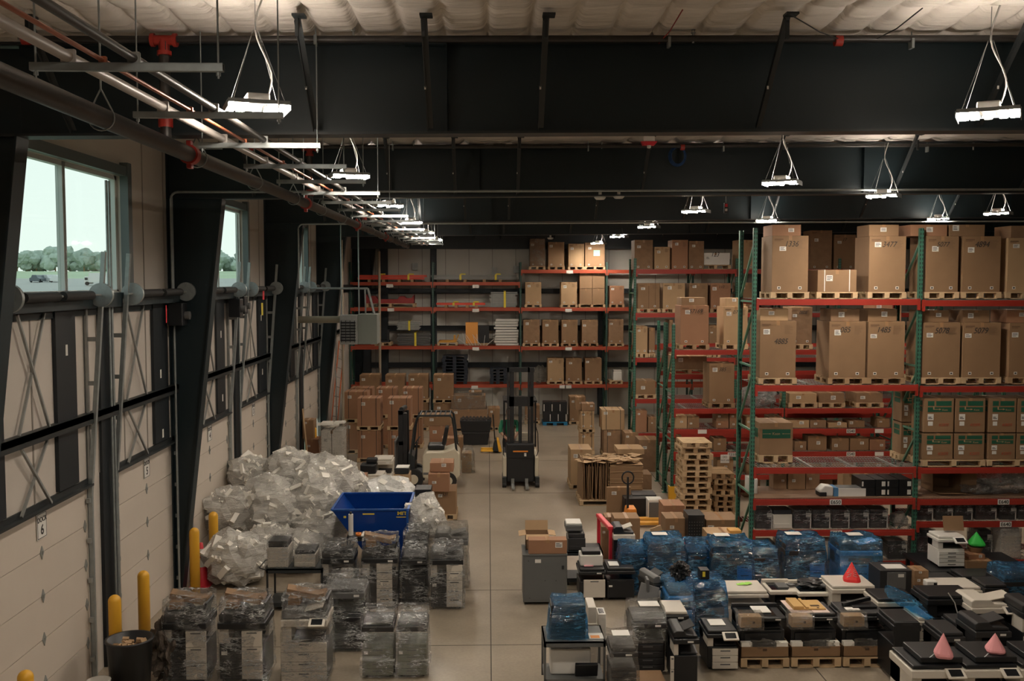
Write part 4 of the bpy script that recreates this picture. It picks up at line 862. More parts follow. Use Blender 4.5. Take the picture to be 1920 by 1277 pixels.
small([(1192, 1232, 822, 868), (1192, 1228, 790+32, 832)], D3+.2, 0, 'under the lowest beam of the third rack', 'cartons on the third rack')
# yellow post guards
for i, (x, y) in enumerate(((P2[0], D2-.14), (P1[0], D1-.14), (P2[0]-.0, D2-.7))):
    if i == 2: continue
    b = MB(); b.box(x-.12, x-.10, y-.08, y+.08, 0, .42); b.box(x+.10, x+.12, y-.08, y+.08, 0, .42); b.box(x-.12, x+.12, y-.09, y-.07, 0, .42); b.box(x-.16, x+.16, y-.12, y+.05, 0, .015)
    tag(b.build('post_guard', yellow_p), 'yellow steel guard at the foot of the %s rack post' % ['second', 'front'][i], 'guard')
# ---- end wall rack
D4 = 39.2
xs4 = [PX(x, 650, D4) for x in (657, 812, 976, 1137, 1298, 1460)]
LL = [PZ(730, y, D4) for y in (529, 577, 649, 721)]; LR = [PZ(1060, y, D4) for y in (506, 577, 650, 721)]
R4 = rack('pallet_rack', 'long pallet rack with orange beams along the end wall', xs4, D4, 1.0, 6.2, [LL, LL, LR, LR, LR], hgt=.13, pm=post_k, deck=False, bm=mat('orange_beam', (.36, .06, .026), .5))
for i, (x, y) in enumerate(((731, 535), (733, 580), (892, 536), (892, 581), (892, 653), (890, 725), (1068, 509), (1066, 581), (1066, 653), (1065, 724), (1055, 724), (1225, 511))): sign(R4, PX(x, y, D4), PZ(x, y+1, D4), D4, '', .26, .13)
G4 = 'cartons on the end wall rack'
sh([(1028, 1058, 454, dict(lb='tall carton with a dark swoosh')), (1066, 1095, 457, dict(lb='tall carton with dark edge lines', vs=(.1, .9))), (1097, 1134, 455, dict(lb='wide wrapped carton with a green notice'))], D4, LR[0], 'on the top beam at the end wall', G4, depth=.7)
t = carton(PX(994, 480, D4), PX(1022, 480, D4), D4+.1, D4+.8, LR[0]+.14, PZ(1000, 448, D4), 'stack of film-wrapped cartons at the left end of the right top beam', G4, m=card4); pallet(PX(992, 500, D4), PX(1023, 500, D4), D4+.05, D4+.85, LR[0]+.005, 'pallet under the film-wrapped stack at the end wall', 'pallets under cartons'); wrap_shell(t, PX(993, 480, D4), PX(1023, 480, D4), D4+.07, D4+.85, LR[0]+.15, PZ(1000, 447, D4), clear_d, 5, .03, 4)
b = MB(); b.box(PX(1113, 474, D4), PX(1125, 474, D4), D4+.03, D4+.035, PZ(1119, 480, D4), PZ(1119, 469, D4)); tag(b.build('green_notice', mat('pale_green_paper', (.25, .5, .38), .7)), 'pale green sheet taped on the wide wrapped carton near the roof', 'notice')
sh([(985, 1015, 529, dict(lb='tall carton at the middle post')), (1052, 1082, 529, dict(lb='tall carton')), (1143, 1170, 536, dict(lb='marked carton beyond the post'))], D4, LR[1], 'on the second beam at the end wall', G4)
pallet(PX(1085, 575, D4), PX(1135, 575, D4), D4+.03, D4+.85, LR[1]+.005, 'wooden pallet under four stacked square cartons', 'pallets under cartons')
for i in range(2):
    for k in range(2):
        A_, B_ = PX([1087, 1111][i], 550, D4), PX([1110.5, 1134][i], 550, D4); zz = LR[1]+.14+k*.62; carton(A_, B_, D4+.05, D4+.65, zz, zz+.61, 'square carton, %s %s of the four stacked on one pallet at the end wall' % (['lower', 'upper'][k], ['left', 'right'][i]), G4, m=card, marks=False, lab=0, hseam=1)
sh([(981, 1012, 600, dict(lb='first tall carton')), (1017, 1047, 600, dict(lb='second tall carton')), (1053, 1083, 600, dict(lb='third tall carton')), (1091, 1121, 600, dict(lb='fourth tall carton')), (1141, 1169, 599, dict(lb='tall carton beyond the post'))], D4, LR[2], 'of the third beam row at the end wall', G4)
sh([(1027, 1057, 672, dict(lb='first tall carton')), (1061, 1091, 672, dict(lb='second tall carton')), (1097, 1128, 672, dict(lb='third tall carton'))], D4, LR[3], 'of the lowest beam row at the end wall', G4)
pallet(PX(1143, 720, D4), PX(1168, 720, D4), D4+.03, D4+.85, LR[3]+.005, 'pallet carrying a small white printer at the end wall', 'pallets under cartons')
desk_printer(PX(1150, 710, D4), PX(1167, 710, D4), LR[3]+.14, PZ(1160, 693, D4), D4+.1, .4, 'small white printer on a pallet at the end wall', None, body=white_pl, wrap=False, edge=False)
t = lump('wrapped_bundle', 'silver film-wrapped bundle on the lowest beam behind the reach truck mast', 'bundle', (PX(1012, 706, D4), D4+.4, LR[3]+.36), (.25, .3, .36), clear_d, 15, fl_=LR[3]+.01)
# left part: steel stock
def stock(x0, x1, yt, zd, D, label, m, bars=5, strapm=ylw, us=(.35, .75), grp='beam bundles on the end wall rack', pal=True):
    A_, B_ = PX(x0, yt, D), PX(x1, yt, D); t = thing('steel_bundle', label, 'beams', (A_, D, zd), grp); z0 = zd+.10
    b = MB()
    for u in (.2, .4, .62, .8): b.box(A_+(B_-A_)*u-.06, A_+(B_-A_)*u+.06, D+.05, D+.9, zd+.002, z0)
    b.build('timber_bearer', woodd, t)
    rows = max(1, int(round((PZ(x0, yt, D)-z0)/.09)))
    b = MB()
    for r_ in range(rows):
        for k in range(bars): j = RN.uniform(-.1, .1); b.box(A_+.1+j, B_-.1+j, D+.08+k*.12, D+.17+k*.12, z0+r_*.092, z0+r_*.092+.085)
    b.build('steel_beam', m, t)
    b = MB(); zt = z0+rows*.092
    for u in us: xx = A_+(B_-A_)*u; b.box(xx-.04, xx+.04, D+.06, D+.075, z0-.02, zt+.01); b.box(xx-.04, xx+.04, D+.06, D+.75, zt, zt+.012); b.obox((xx+.1, D+.2, zt+.03), (.2, .1, .05))
    b.build('yellow_strap', strapm, t); return t
redst = mat('stacked_red_beam', (.62, .06, .03), .45); greyst = mat('stacked_grey_beam', (.18, .18, .17), .45)
stock(665, 799, 517, LL[0], D4, 'bundle of red beams with yellow straps on the top beam at the dock corner', redst)
stock(805, 971, 515, LL[0], D4, 'bundle of grey beams with yellow straps on the top beam of the end wall', greyst)
stock(817, 912, 566, LL[1], D4, 'short bundle of red beams on the second beam of the end wall', redst)
A_, B_ = PX(686, 570, D4), PX(778, 570, D4); pallet(A_, B_, D4+.05, D4+.95, LL[1]+.005, 'long wooden pallet under the red end frames', 'pallets under cartons', h=.16)
b = MB(); z0 = LL[1]+.17
b.prism([(A_, z0), (B_-.05, z0), (B_-.05, z0+.33), (B_-.15, z0+.2), (B_-.35, z0+.2), (B_-.45, z0+.28), (B_-.6, z0+.28), (B_-.7, z0+.16), (A_+.45, z0+.16), (A_+.35, z0+.28), (A_+.2, z0+.28), (A_+.1, z0+.2), (A_, z0+.35)], D4+.1, D4+.7); tag(b.build('red_frame_stack', mat('dark_red_frames', (.28, .03, .03), .5)), 'stack of dark red steel frames on a long pallet at the end wall', 'frames')
def deckstack(x0, x1, yt, zd, D, label, n, m, strap=True, group='wire deck stacks'):
    A_, B_ = PX(x0, yt, D), PX(x1, yt, D); zt = PZ(x0, yt, D); t = thing('wire_deck_stack', label, 'wire decks', (A_, D, zd), group); b = MB()
    for k in range(n):
        z = zd+.02+(zt-zd-.04)*k/n; j = RN.uniform(-.04, .04); hh = (zt-zd)/n*.7
        b.box(A_+j, B_+j, D+.06, D+.08, z, z+hh); b.box(A_+j, B_+j, D+.06, D+.85, z+hh*.5, z+hh*.62)
    b.build('wire_deck', m, t)
    if strap: b = MB(); xx = A_+(B_-A_)*.55; b.box(xx-.04, xx+.04, D+.03, D+.045, zd, zt+.02); b.box(xx-.04, xx+.04, D+.03, D+.8, zt, zt+.02); b.build('yellow_strap', ylw, t)
deckstack(919, 969, 546, LL[1], D4, 'neat stack of grey wire decks with a yellow strap on the second beam', 10, galv_d)
deckstack(745, 806, 624, LL[2], D4, 'lower slumped stack of dark wire decks beside the unit heater', 7, grey_pl)
deckstack(744, 786, 602, PZ(760, 620, D4), D4+.05, 'upper stack of pale wire decks strapped in yellow beside the unit heater', 6, galv_d)
deckstack(928, 971, 596, LL[2]+.0, D4, 'tall leaning stack of white foam rails on the third beam', 10, white_pl, strap=False, group='foam rail stack')
for i, (a0, a1, lb) in enumerate(((702, 733, 'small pallet with dark frames at the third beam of the end wall'), (820, 858, 'pallet carrying yellow tine parts on the third beam'))):
    pallet(PX(a0, 645, D4), PX(a1, 645, D4), D4+.05, D4+.9, LL[2]+.005, lb, None)
    b = MB(); zz = LL[2]+.14; A_, B_ = PX(a0+3, 645, D4), PX(a1-4, 645, D4); b.box(A_, B_, D4+.1, D4+.6, zz, zz+.07); b.box(B_-.08, B_, D4+.2, D4+.3, zz, zz+(.5 if i == 0 else .28))
    if i: b.bar((B_-.0, D4+.2, zz), (B_+.12, D4+.2, zz+.3), .04, .04)
    tag(b.build('loose_parts', dark_pl if i == 0 else mat('ochre_part', (.55, .28, .04), .6)), ['dark angled frame parts on a small pallet', 'ochre parts and a dark hook on a pallet'][i], 'parts')
A_, B_ = PX(873, 640, D4), PX(896, 640, D4); solid('orange_box', 'bright orange panel box strapped on the third beam of the end wall', 'box', [('box_body', (A_, B_, D4+.1, D4+.6, LL[2]+.1, PZ(880, 605, D4)), mat('orange_box', (.72, .32, .07), .6)), ('bearer', (A_, B_+.4, D4+.08, D4+.7, LL[2]+.01, LL[2]+.1), woodd)], (A_, D4, LL[2]))
b = MB(); b.box(PX(897, 640, D4), PX(917, 640, D4), D4+.12, D4+.55, LL[2]+.11, PZ(880, 611, D4)); t = tag(b.build('black_crate', black_pl), 'black slatted crate beside the orange box', 'crate')
b = MB(); 
for k in range(9): xx = PX(872+k*5, 640, D4); b.bar((xx, D4+.0, LL[2]+.02), (xx+RN.uniform(-.5, .5), D4-.0+.05, LL[2]+RN.uniform(.2, .55)), .012, .012)
tag(b.build('white_strapping', white_pl), 'tangle of loose white strapping in front of the orange box', 'strapping')
for i, (a0, a1, yt, n_) in enumerate(((829, 876, 668, 9), (918, 950, 698, 5))):
    for k in range(n_):
        A_, B_ = PX(a0, 700, D4), PX(a1, 700, D4); z0 = LL[3]+.01+k*.125; j = RN.uniform(-.03, .03)
        b = MB(); b.box(A_+j, B_+j, D4+.05, D4+.9, z0+.09, z0+.118)
        for xx in (A_+j, (A_+B_)/2-.08, B_-.14+j): b.box(xx, xx+.14, D4+.05, D4+.9, z0, z0+.09)
        tag(b.build('plastic_pallet', mat('navy_plastic', (.012, .018, .03), .6)), 'black plastic pallet, %s from the bottom of the %s stack on the lowest beam' % (ORD[k], ['taller', 'shorter'][i]), 'pallet', 'black plastic pallets')
# ---- unit heater on its hanger
HX = PX(655, 618, 28.0); t = thing('unit_heater', 'grey louvred unit heater hung on rods near the dock corner', 'heater', at(670, 618, 28.0))
A_, B_, zb, zt = PX(637, 618, 28), PX(670, 618, 28), PZ(650, 646, 28), PZ(650, 591, 28)
b = MB(); b.box(A_, B_, 28, 28.6, zb, zt); b.build('front_casing', galv_d, t, bev=.01); b = MB()
for k in range(7): z = zb+.08+(zt-zb-.25)*k/7; b.box(A_+.03, B_-.05, 27.97, 28.0, z+.02, z+.06)
for k in range(4): xx = A_+.04+(B_-A_-.1)*k/3.2; b.box(xx, xx+.015, 27.965, 28.0, zb+.06, zt-.15)
b.build('louvre_panel', black_pl, t)
b = MB(); b.box(B_, PX(706, 618, 28), 28.1, 28.9, zb, zt+.02); b.build('side_casing', mat('heater_green_grey', (.20, .22, .20), .5), t, bev=.01)
b = MB(); zp = PZ(640, 541, 28)
b.cyl((XL, 28.2, zp), (PX(688, 541, 28), 28.2, zp), .03, 8); b.cyl((A_, 28.4, zt), (A_, 28.4, CEIL-.3), .02, 6); b.cyl((B_, 28.4, zt), (B_, 28.4, CEIL-.3), .02, 6); b.bar((PX(688, 541, 28), 28.2, zp), (PX(700, 590, 28), 28.3, zt), .05, .05); b.bar((B_+.2, 28.2, zp), (B_+.2, 28.3, zt), .04, .04)
b.build('support_frame', galv, t); b = MB(); zq = PZ(610, 600, 28); b.cyl((XL+.1, 28.3, zq), (A_, 28.3, zq), .10, 14); b.build('flue_pipe', mat('flue', (.35, .33, .26), .4, .5), t)
# wall boxes
for i, (x, y) in enumerate(((778, 500), (927, 508), (968, 505))):
    p = at(x, y, YB-.1); b = MB(); b.obox(p, (.22, .12, .28)); tag(b.build('electrical_box', galv_d), ['grey junction box above the red beam bundle', 'grey junction box above the grey beam bundle', 'grey junction box by the tall middle post'][i], 'electrical box')
# ================================================================ OFFICE MACHINES
lightblue = mat('light_blue_panel', (.27, .50, .72), .45)
def machine(X, Y, w, d, h, label, group=None, rz=0, body=black_pl, panel=beige_pl, pf=(.05, .95), pz=(.05, .50), drawers=4, head='adf', headm=None, trim=None, z0=0, wrap=None, seed=1, cp=True, cartons=False, bulge=.0, recess=True, amp=.025, name='copier', labelp=False, wz=0):
    """office copier: cabinet with drawers, output recess, scanner, document feeder, control panel. Local frame faces -Y, origin at base centre."""
    t = thing(name, label, 'copier' if name == 'copier' else 'printer', (X, Y+d/2, z0), group, rz=rz); hw, hd = w/2, d/2; headm = headm or body; trim = trim or dark_pl
    b = MB(); b.box(-hw+.015, hw-.015, -hd+.02, hd-.01, .04, h*.55); b.build('cabinet', body, t, bev=.012)
    b = MB()
    for sx in (-hw+.06, hw-.06):
        for sy in (-hd+.08, hd-.08): b.cyl((sx-.015, sy, .022), (sx+.015, sy, .022), .022, 10)
    b.build('caster', rubber, t)
    a, c = -hw+w*pf[0], -hw+w*pf[1]; za, zc = h*pz[0], h*pz[1]
    if drawers:
        for k in range(drawers):
            u0 = za+(zc-za)*k/drawers; u1 = za+(zc-za)*(k+1)/drawers-.006
            b = MB(); b.box(a, c, -hd-.008, -hd+.03, u0, u1); dr = b.build('drawer', panel, t, bev=.006)
            b = MB(); m_ = (a+c)/2; hw_ = min(.07, (c-a)*.28); b.box(m_-hw_, m_+hw_, -hd-.012, -hd-.006, u1-.035, u1-.018); b.build('drawer_handle', grey_pl if panel is not black_pl else dark_pl, dr)
    if recess:
        b = MB(); b.box(-hw+.015, -hw+w*.22, -hd+.03, hd-.01, h*.55, h*.76); b.box(-hw+.015, hw-.015, 0.02, hd-.01, h*.55, h*.76); b.build('upper_body', panel if panel is beige_pl or panel is white_pl else body, t, bev=.008)
        b = MB(); b.bar((.05, -hd+.06, h*.57), (.05, .02, h*.62), w*.66, .012); b.build('output_tray', dark_pl, t)
    zt = h*.76
    b = MB(); b.box(-hw, hw, -hd-.01, hd, zt, zt+h*.09); b.build('scanner', headm, t, bev=.012)
    zt += h*.09
    if head == 'adf':
        b = MB(); b.prism([(-hw+.01, zt+.003), (hw-.02, zt+.003), (hw-.02, zt+.04), (0, zt+.055), (-w*.08, zt+h*.13), (-hw+.05, zt+h*.13), (-hw+.01, zt+h*.10)], -hd+.03, hd-.03); b.build('document_feeder', trim, t, bev=.012)
        b = MB(); b.bar((-.02, -.02, zt+.075), (hw-.04, -.02, zt+.14), d*.5, .012); b.build('feeder_tray', headm, t)
    elif head == 'flat':
        b = MB(); b.box(-hw+.02, hw-.02, -hd+.02, hd-.02, zt+.003, zt+.05); b.build('platen_cover', trim, t, bev=.015)
    elif head == 'glass':
        b = MB(); b.box(-hw+.05, hw-.12, -hd+.07, hd-.1, zt+.001, zt+.004); b.build('scanner_glass', glass_dk, t); b = MB()
        b.box(-hw, hw, hd-.09, hd-.03, zt, zt+.05); b.build('hinge_bar', trim, t, bev=.008)
    if cp:
        b = MB(); R = Matrix.Rotation(radians(28), 3, 'X'); b.obox((hw-.13, -hd-.05, h*.83), (.22, .15, .025), R); cpn = b.build('control_panel', headm if headm is not black_pl else beige_pl, t, bev=.008)
        b = MB(); b.obox(Vector((hw-.13, -hd-.05, h*.83))+R @ Vector((0, 0, .014)), (.15, .10, .003), R); b.build('touch_screen', glass_dk, cpn)
    b = MB(); b.box(-hw+w*.08, -hw+w*.2, -hd-.013, -hd-.006, h*.40, h*.45) if labelp else b.box(hw-.16, hw-.08, -hd-.013, -hd-.009, h*.79, h*.82); b.build('sticker', paper, t)
    if cartons:
        b = MB(); R = Matrix.Rotation(.25, 3, 'Y') @ Matrix.Rotation(.15, 3, 'Z'); b.obox((-.06, .1, h+.10), (w*.78, .22, .08), R); b.obox((-.16, -.05, h+.05), (.16, .2, .10)); b.obox((.12, .16, h+.06), (.22, .25, .05), Matrix.Rotation(-.2, 3, 'Y')); cb = b.build('loose_carton', card, t, bev=.004)
        b = MB(); b.obox((hw-.04, -.05, h+.02), (.03, .4, .2), Matrix.Rotation(.3, 3, 'Y')); b.build('spare_cover', dark_pl, t, bev=.01)
    if wrap: wrap_shell(t, -hw-.015, hw+.015, -hd-.025, hd+.02, wz or .02, h+(.17 if cartons else .05 if head != 'adf' else .07), wrap, seed, amp, 7, taper=.10, bulge=bulge, local=True)
    return t
def mach(x0, x1, D, h, label, group=None, d=.58, **k):
    z0 = k.get('z0', 0); y = CYP+F*.3; X0 = PX(x0, 1150, D); X1 = PX(x1, 1150, D)
    return machine((X0+X1)/2, D, X1-X0, d, h, label, group, **k)
GL = 'wrapped copiers near the dock doors'
mach(303, 386, 13.4, .98, 'film-wrapped dark copier with loose cartons on top, nearest the black bin', GL, pf=(.53, .99), pz=(.05, .74), drawers=3, wrap=clear, cartons=True, seed=1, cp=False, labelp=True)
mach(407, 497, 13.4, .98, 'film-wrapped dark copier with loose cartons, second from the black bin', GL, pf=(.50, .93), pz=(.05, .74), drawers=3, wrap=clear, cartons=True, seed=2, cp=False, labelp=True)
mach(526, 613, 13.3, 1.06, 'film-wrapped pale copier with cartons on its feeder, before the empty printer cart', GL, body=grey_pl, pf=(.0, .98), pz=(.05, .56), drawers=4, wrap=clear, seed=3, headm=beige_pl, trim=grey_pl, cartons=True)
mach(612, 684, 14.5, 1.05, 'film-wrapped black copier with a pale top, standing behind the two slim cabinets', GL, pf=(.05, .9), panel=black_pl, wrap=clear, seed=4, headm=grey_pl, trim=grey_pl, head='flat', cp=False)
olive = mat('olive_grey_plastic', (.18, .19, .15), .5)
mach(677, 738, 13.5, .86, 'slim wrapped cabinet with crumpled film top, left one of the pair in front', 'slim wrapped paper cabinets', body=olive, panel=olive, pf=(.02, .98), wrap=clear, seed=5, head='flat', cp=False, d=.5, recess=False, headm=dark_pl, labelp=True, amp=.018)
mach(743, 801, 13.5, .86, 'slim wrapped cabinet with crumpled film top, right one of the pair beside the aisle', 'slim wrapped paper cabinets', body=olive, panel=olive, pf=(.02, .98), wrap=clear, seed=6, head='flat', cp=False, d=.5, recess=False, headm=dark_pl, labelp=True, amp=.018)
mach(603, 664, 16.4, 1.02, 'wrapped black copier with a carton on top, beside the printer cart', GL, pf=(.62, .98), pz=(.05, .70), drawers=3, wrap=clear, seed=7, cartons=False, cp=False)
mach(678, 746, 16.4, 1.02, 'wrapped black copier with tall beige side panel and carton, in front of the blue hopper', GL, pf=(.42, .85), pz=(.05, .80), drawers=5, wrap=clear, seed=8, cartons=True, cp=False)
mach(752, 801, 16.6, .92, 'rounded black wrapped machine between two beige-sided copiers', GL, pf=(.1, .9), panel=black_pl, wrap=clear, seed=9, head='flat', cp=False, bulge=.03)
mach(806, 869, 16.35, 1.0, 'wrapped black copier with beige side panel at the aisle edge', GL, pf=(.50, .97), pz=(.05, .80), drawers=5, wrap=clear, seed=10, cp=False, labelp=True, trim=grey_pl)
mach(815, 878, 17.5, 1.02, 'wrapped grey-topped copier standing behind the aisle-edge one', GL, pf=(.5, .98), pz=(.05, .8), drawers=4, wrap=clear_d, seed=11, cp=False, trim=grey_pl, headm=grey_pl)
mach(757, 803, 17.5, 1.0, 'wrapped dark machine behind the rounded black one beside the hopper', GL, pf=(.1, .9), panel=black_pl, wrap=clear, seed=12, head='flat', cp=False, bulge=.02)
# carts
def cart(x0, x1, D, d, z1_, label, m=cabinet_m, shelves=(.12,), top=.03, handle=True, name='utility_cart', frame=.03):
    X0, X1 = PX(x0, 1150, D), PX(x1, 1150, D); t = thing(name, label, 'cart', ((X0+X1)/2, D+d/2, 0))
    b = MB(); b.box(X0, X1, D, D+d, z1_-.02, z1_); b.box(X0, X1, D, D+.02, z1_-.07, z1_); b.box(X0, X1, D+d-.02, D+d, z1_-.07, z1_); b.box(X0, X0+.02, D, D+d, z1_-.07, z1_); b.box(X1-.02, X1, D, D+d, z1_-.07, z1_); b.build('top_shelf', m, t)
    for s in shelves: b = MB(); b.box(X0+.01, X1-.01, D+.01, D+d-.01, s-.02, s); b.box(X0+.01, X1-.01, D+.0, D+.015, s-.05, s+.02); b.build('lower_shelf', m, t)
    for xx in (X0, X1-frame):
        for yy in (D, D+d-frame): b = MB(); b.box(xx, xx+frame, yy, yy+frame, .09, z1_-.02); b.build('leg', m, t)
    for xx in (X0+.05, X1-.05):
        for yy in (D+.06, D+d-.06): b = MB(); b.cyl((xx-.014, yy, .045), (xx+.014, yy, .045), .045, 12); b.box(xx-.02, xx+.02, yy-.02, yy+.02, .08, .095); b.build('caster', rubber, t)
    if handle: b = MB(); b.tube([(X0, D+.05, z1_-.03), (X0-.10, D+.05, z1_), (X0-.13, D+.10, z1_), (X0-.13, D+d-.1, z1_), (X0-.10, D+d-.05, z1_), (X0, D+d-.05, z1_-.03)], .011, 8); b.build('handle', steel_dk2, t)
    return X0, X1, t
X0, X1, t = cart(500, 606, 16.35, .62, .71, 'dark steel cart with a side handle carrying two white printers', m=steel_dk2)
def pr(x0, x1, z0, h, D, d, label, **k):
    return desk_printer(PX(x0, 1050, D), PX(x1, 1050, D), z0, z0+h, D, d, label, k.pop('group', None), **k)
pr(500, 541, .712, .47, 16.4, .45, 'taller white laser printer in film on the steel cart', body=beige_pl, m2=dark_pl, seed=41, edge=False)
pr(550, 592, .712, .30, 16.42, .45, 'shorter white laser printer in film on the steel cart', body=beige_pl, m2=dark_pl, seed=42, edge=False)
# ---- blue self-dumping hopper
t = thing('dump_hopper', 'blue steel self-dumping hopper behind the wrapped copiers', 'hopper', (-2.2, 18.8, 0))
xa, xb, xc = PX(622, 955, 18.1), PX(765, 955, 18.1), PX(766, 955, 18.1); zt = PZ(700, 956, 18.1); y0, y1 = 18.1, 19.55; zb = .28; xl = xa+.75
b = MB(); th = .012
for yy in (y0, y1-th): b.prism([(xa, zt), (xb, zt), (xb, zb), (xl, zb)], yy, yy+th)
b.box(xb-th, xb, y0, y1, zb, zt); b.box(xl, xb, y0, y1, zb, zb+th); b.quad((xa, y0, zt), (xa, y1, zt), (xl, y1, zb), (xl, y0, zb)); b.build('bin_body', blue_m, t)
b = MB()
for p, q in (((xa, y0, zt), (xb, y0, zt)), ((xa, y1, zt), (xb, y1, zt)), ((xa, y0, zt), (xa, y1, zt)), ((xb, y0, zt), (xb, y1, zt))): b.bar(p, q, .04, .03)
b.bar((xb-.01, y0-.02, zt), (xb-.01, y0-.02, .1), .05, .04); b.build('rim', mat('worn_blue_rim', (.02, .10, .38), .35, .3, var=.4, scale=15), t)
b = MB(); b.box(xl-.1, xb+.05, y0+.1, y0+.2, .12, .28); b.box(xl-.1, xb+.05, y1-.2, y1-.1, .12, .28); b.build('base_frame', blue_m, t)
b = MB()
for xx in (xl, xb-.1):
    for yy in (y0+.15, y1-.15): b.cyl((xx, yy-.03, .06), (xx, yy+.03, .06), .06, 14)
b.build('wheel', rubber, t)
yl = mat('hopper_decal', (.75, .55, .06), .5); b = MB(); b.box(PX(680, 960, 18.1), PX(702, 960, 18.1), y0-.003, y0, zt-.09, zt-.065); b.box(PX(743, 960, 18.1), PX(761, 960, 18.1), y0-.003, y0, zt-.145, zt-.13); b.box(PX(644, 960, 18.1), PX(649, 960, 18.1), y0-.003, y0, zt-.15, zt-.11); b.build('decal', yl, t)
text('MIT', t, (PX(754, 960, 18.1), y0-.004, zt-.07), .085, yl, name='decal_lettering', bold=.003, sx=1.3)
# work stand with film roll and orange tape
X0, X1, t = cart(651, 702, 17.45, .4, .95, 'low dark stand holding the stretch film roll between copiers and hopper', handle=False, name='work_stand', m=steel_dk2)
p = Vector((PX(658, 1000, 17.6), 17.6, .952)); t = thing('film_roll', 'upright roll of white stretch film in front of the blue hopper', 'roll', p); b = MB(); b.cyl(p, p+Vector((0, 0, .38)), .043, 18); b.build('roll_body', white_pl, t); b = MB(); b.cyl(p+Vector((0, 0, .38)), p+Vector((0, 0, .42)), .02, 12); b.build('core', dark_pl, t)
p = Vector((PX(672, 1000, 17.55), 17.56, .952)); b = MB(); b.lathe(p, [(.025, 0), (.05, 0), (.05, .05), (.025, .05)], 16); tag(b.build('tape_roll', mat('orange_tape', (.8, .25, .05), .5)), 'orange roll of tape beside the film roll', 'tape')
b = MB(); b.box(PX(677, 1000, 17.5), PX(692, 1000, 17.5), 17.5, 17.8, .952, .97); tag(b.build('white_board', paper), 'white board lying beside the orange tape', 'board')
# ---- bags of foam
bagf = film('milky_bag', (.985, .98, .97), (.95, .93, .89), .42, .8, 2.5, bstr=.8)
bagw = film('white_bag', (.97, .97, .97), (.95, .95, .93), .75, .95, 2, bstr=.5)
def foam_bag(px_, py_, rx, rz_, D, label, seed, film_=None, chunks=130, ry=None):
    c = at(px_, py_, D); s = D/F; R = Vector((rx*s, (ry or rx)*s*.9, rz_*s)); c.z = max(c.z, R.z*.92)
    t = thing('foam_bag', label, 'bag', (c.x, c.y, max(0, c.z-R.z)), 'clear bags of white packing foam'); rn = random.Random(seed); b = MB()
    for k in range(chunks):
        th = rn.uniform(0, 2*pi); u = rn.uniform(-1, 1); rr = sqrt(1-u*u); f = rn.uniform(.62, .82); d = Vector((rr*cos(th), rr*sin(th), u))
        p = c + Vector((d.x*R.x*f, d.y*R.y*f, d.z*R.z*f)); s_ = rn.uniform(.4, 1.0)*R.x*.56
        M = Matrix.Rotation(rn.uniform(0, 6), 3, 'Z') @ Matrix.Rotation(rn.uniform(-1.2, 1.2), 3, 'X') @ Matrix.Rotation(rn.uniform(-1, 1), 3, 'Y')
        if p.z-s_*.45 < 0.01: p.z = .01+s_*.45
        b.obox(p, (s_, s_*rn.uniform(.6, 1), s_*rn.uniform(.18, .4)), M)
    import bmesh as _bm
    bq = _bm.new(); _bm.ops.create_icosphere(bq, subdivisions=2, radius=1); b.add([Vector(c)+Vector((v.co.x*R.x, v.co.y*R.y, v.co.z*R.z))*(.80+.16*noise.noise(v.co*3+Vector((seed, 0, 0)))) for v in bq.verts], [[v.index for v in f.verts] for f in bq.faces]); bq.free()
    o = b.build('foam_pieces', foam, t); o['kind'] = 'stuff'
    lump('bag_film', None, None, c, R, film_ or bagf, seed, 3, .34, 2.4, parent=t, fl_=.006)
BG = [(442, 1052, 60, 52, 17.9, 'bag of foam blocks lying on the floor beside the traffic cone'), (560, 1052, 48, 40, 18.7, 'bag of foam seen through the legs of the steel cart'), (505, 1020, 46, 40, 18.9, 'bag of foam low in the middle of the heap behind the cart'),
      (432, 958, 48, 48, 19.3, 'bag of foam beside the second bollard on the dock side of the heap'), (512, 950, 62, 58, 19.5, 'large bag of foam in the middle of the heap'), (596, 985, 56, 50, 19.5, 'bag of foam against the blue hopper, lower one'), (470, 886, 42, 34, 20.8, 'bag of foam at the upper dock side of the heap'),
      (546, 882, 48, 40, 20.6, 'bag of foam at the peak of the heap'), (610, 900, 58, 50, 20.3, 'big bag of foam leaning over the hopper rim'), (655, 905, 34, 30, 21.0, 'small bag of foam behind the hopper rim'), (795, 972, 40, 46, 18.5, 'bag of foam between the hopper and the aisle'), (590, 930, 52, 50, 19.6, 'bag of foam in the middle, just beside the hopper lip')]
for i, (x, y, rx, rz_, D, lb) in enumerate(BG): foam_bag(x, y, rx, rz_, D, 'clear '+lb, 50+i)
foam_bag(728, 928, 52, 36, 21.2, 'smooth opaque white bag of foam behind the blue hopper', 80, film_=bagw, chunks=40)
# ================================================================ CARTON STACKS ON THE FLOOR
GC = 'strapped cartons stacked by the dock corner'
def col(x0, x1, D, yt, label, m=card2, two=True, straps=2, top_h=None, group=GC, depth=.75):
    X0, X1 = PX(x0, 780, D), PX(x1, 780, D); zt = PZ((x0+x1)/2, yt, D); hh = (zt-.26-.01)/2 if two else zt-.13
    pallet(X0-.02, X1+.02, D-.02, D+depth+.02, .0, 'floor pallet under the %s' % label, 'pallets under cartons', m=wood)
    carton(X0, X1, D, D+depth, .131, .131+hh, ('lower ' if two else '')+label, group, m=m, straps=straps, marks=(m is not card2), vs=(.06, .94))
    if two:
        pallet(X0-.02, X1+.02, D-.02, D+depth+.02, .134+hh, 'pallet between the cartons: %s' % label, 'pallets under cartons', m=wood)
        carton(X0, X1, D, D+depth, .266+hh, zt, 'upper '+label, group, m=m, straps=straps, marks=(m is not card2))
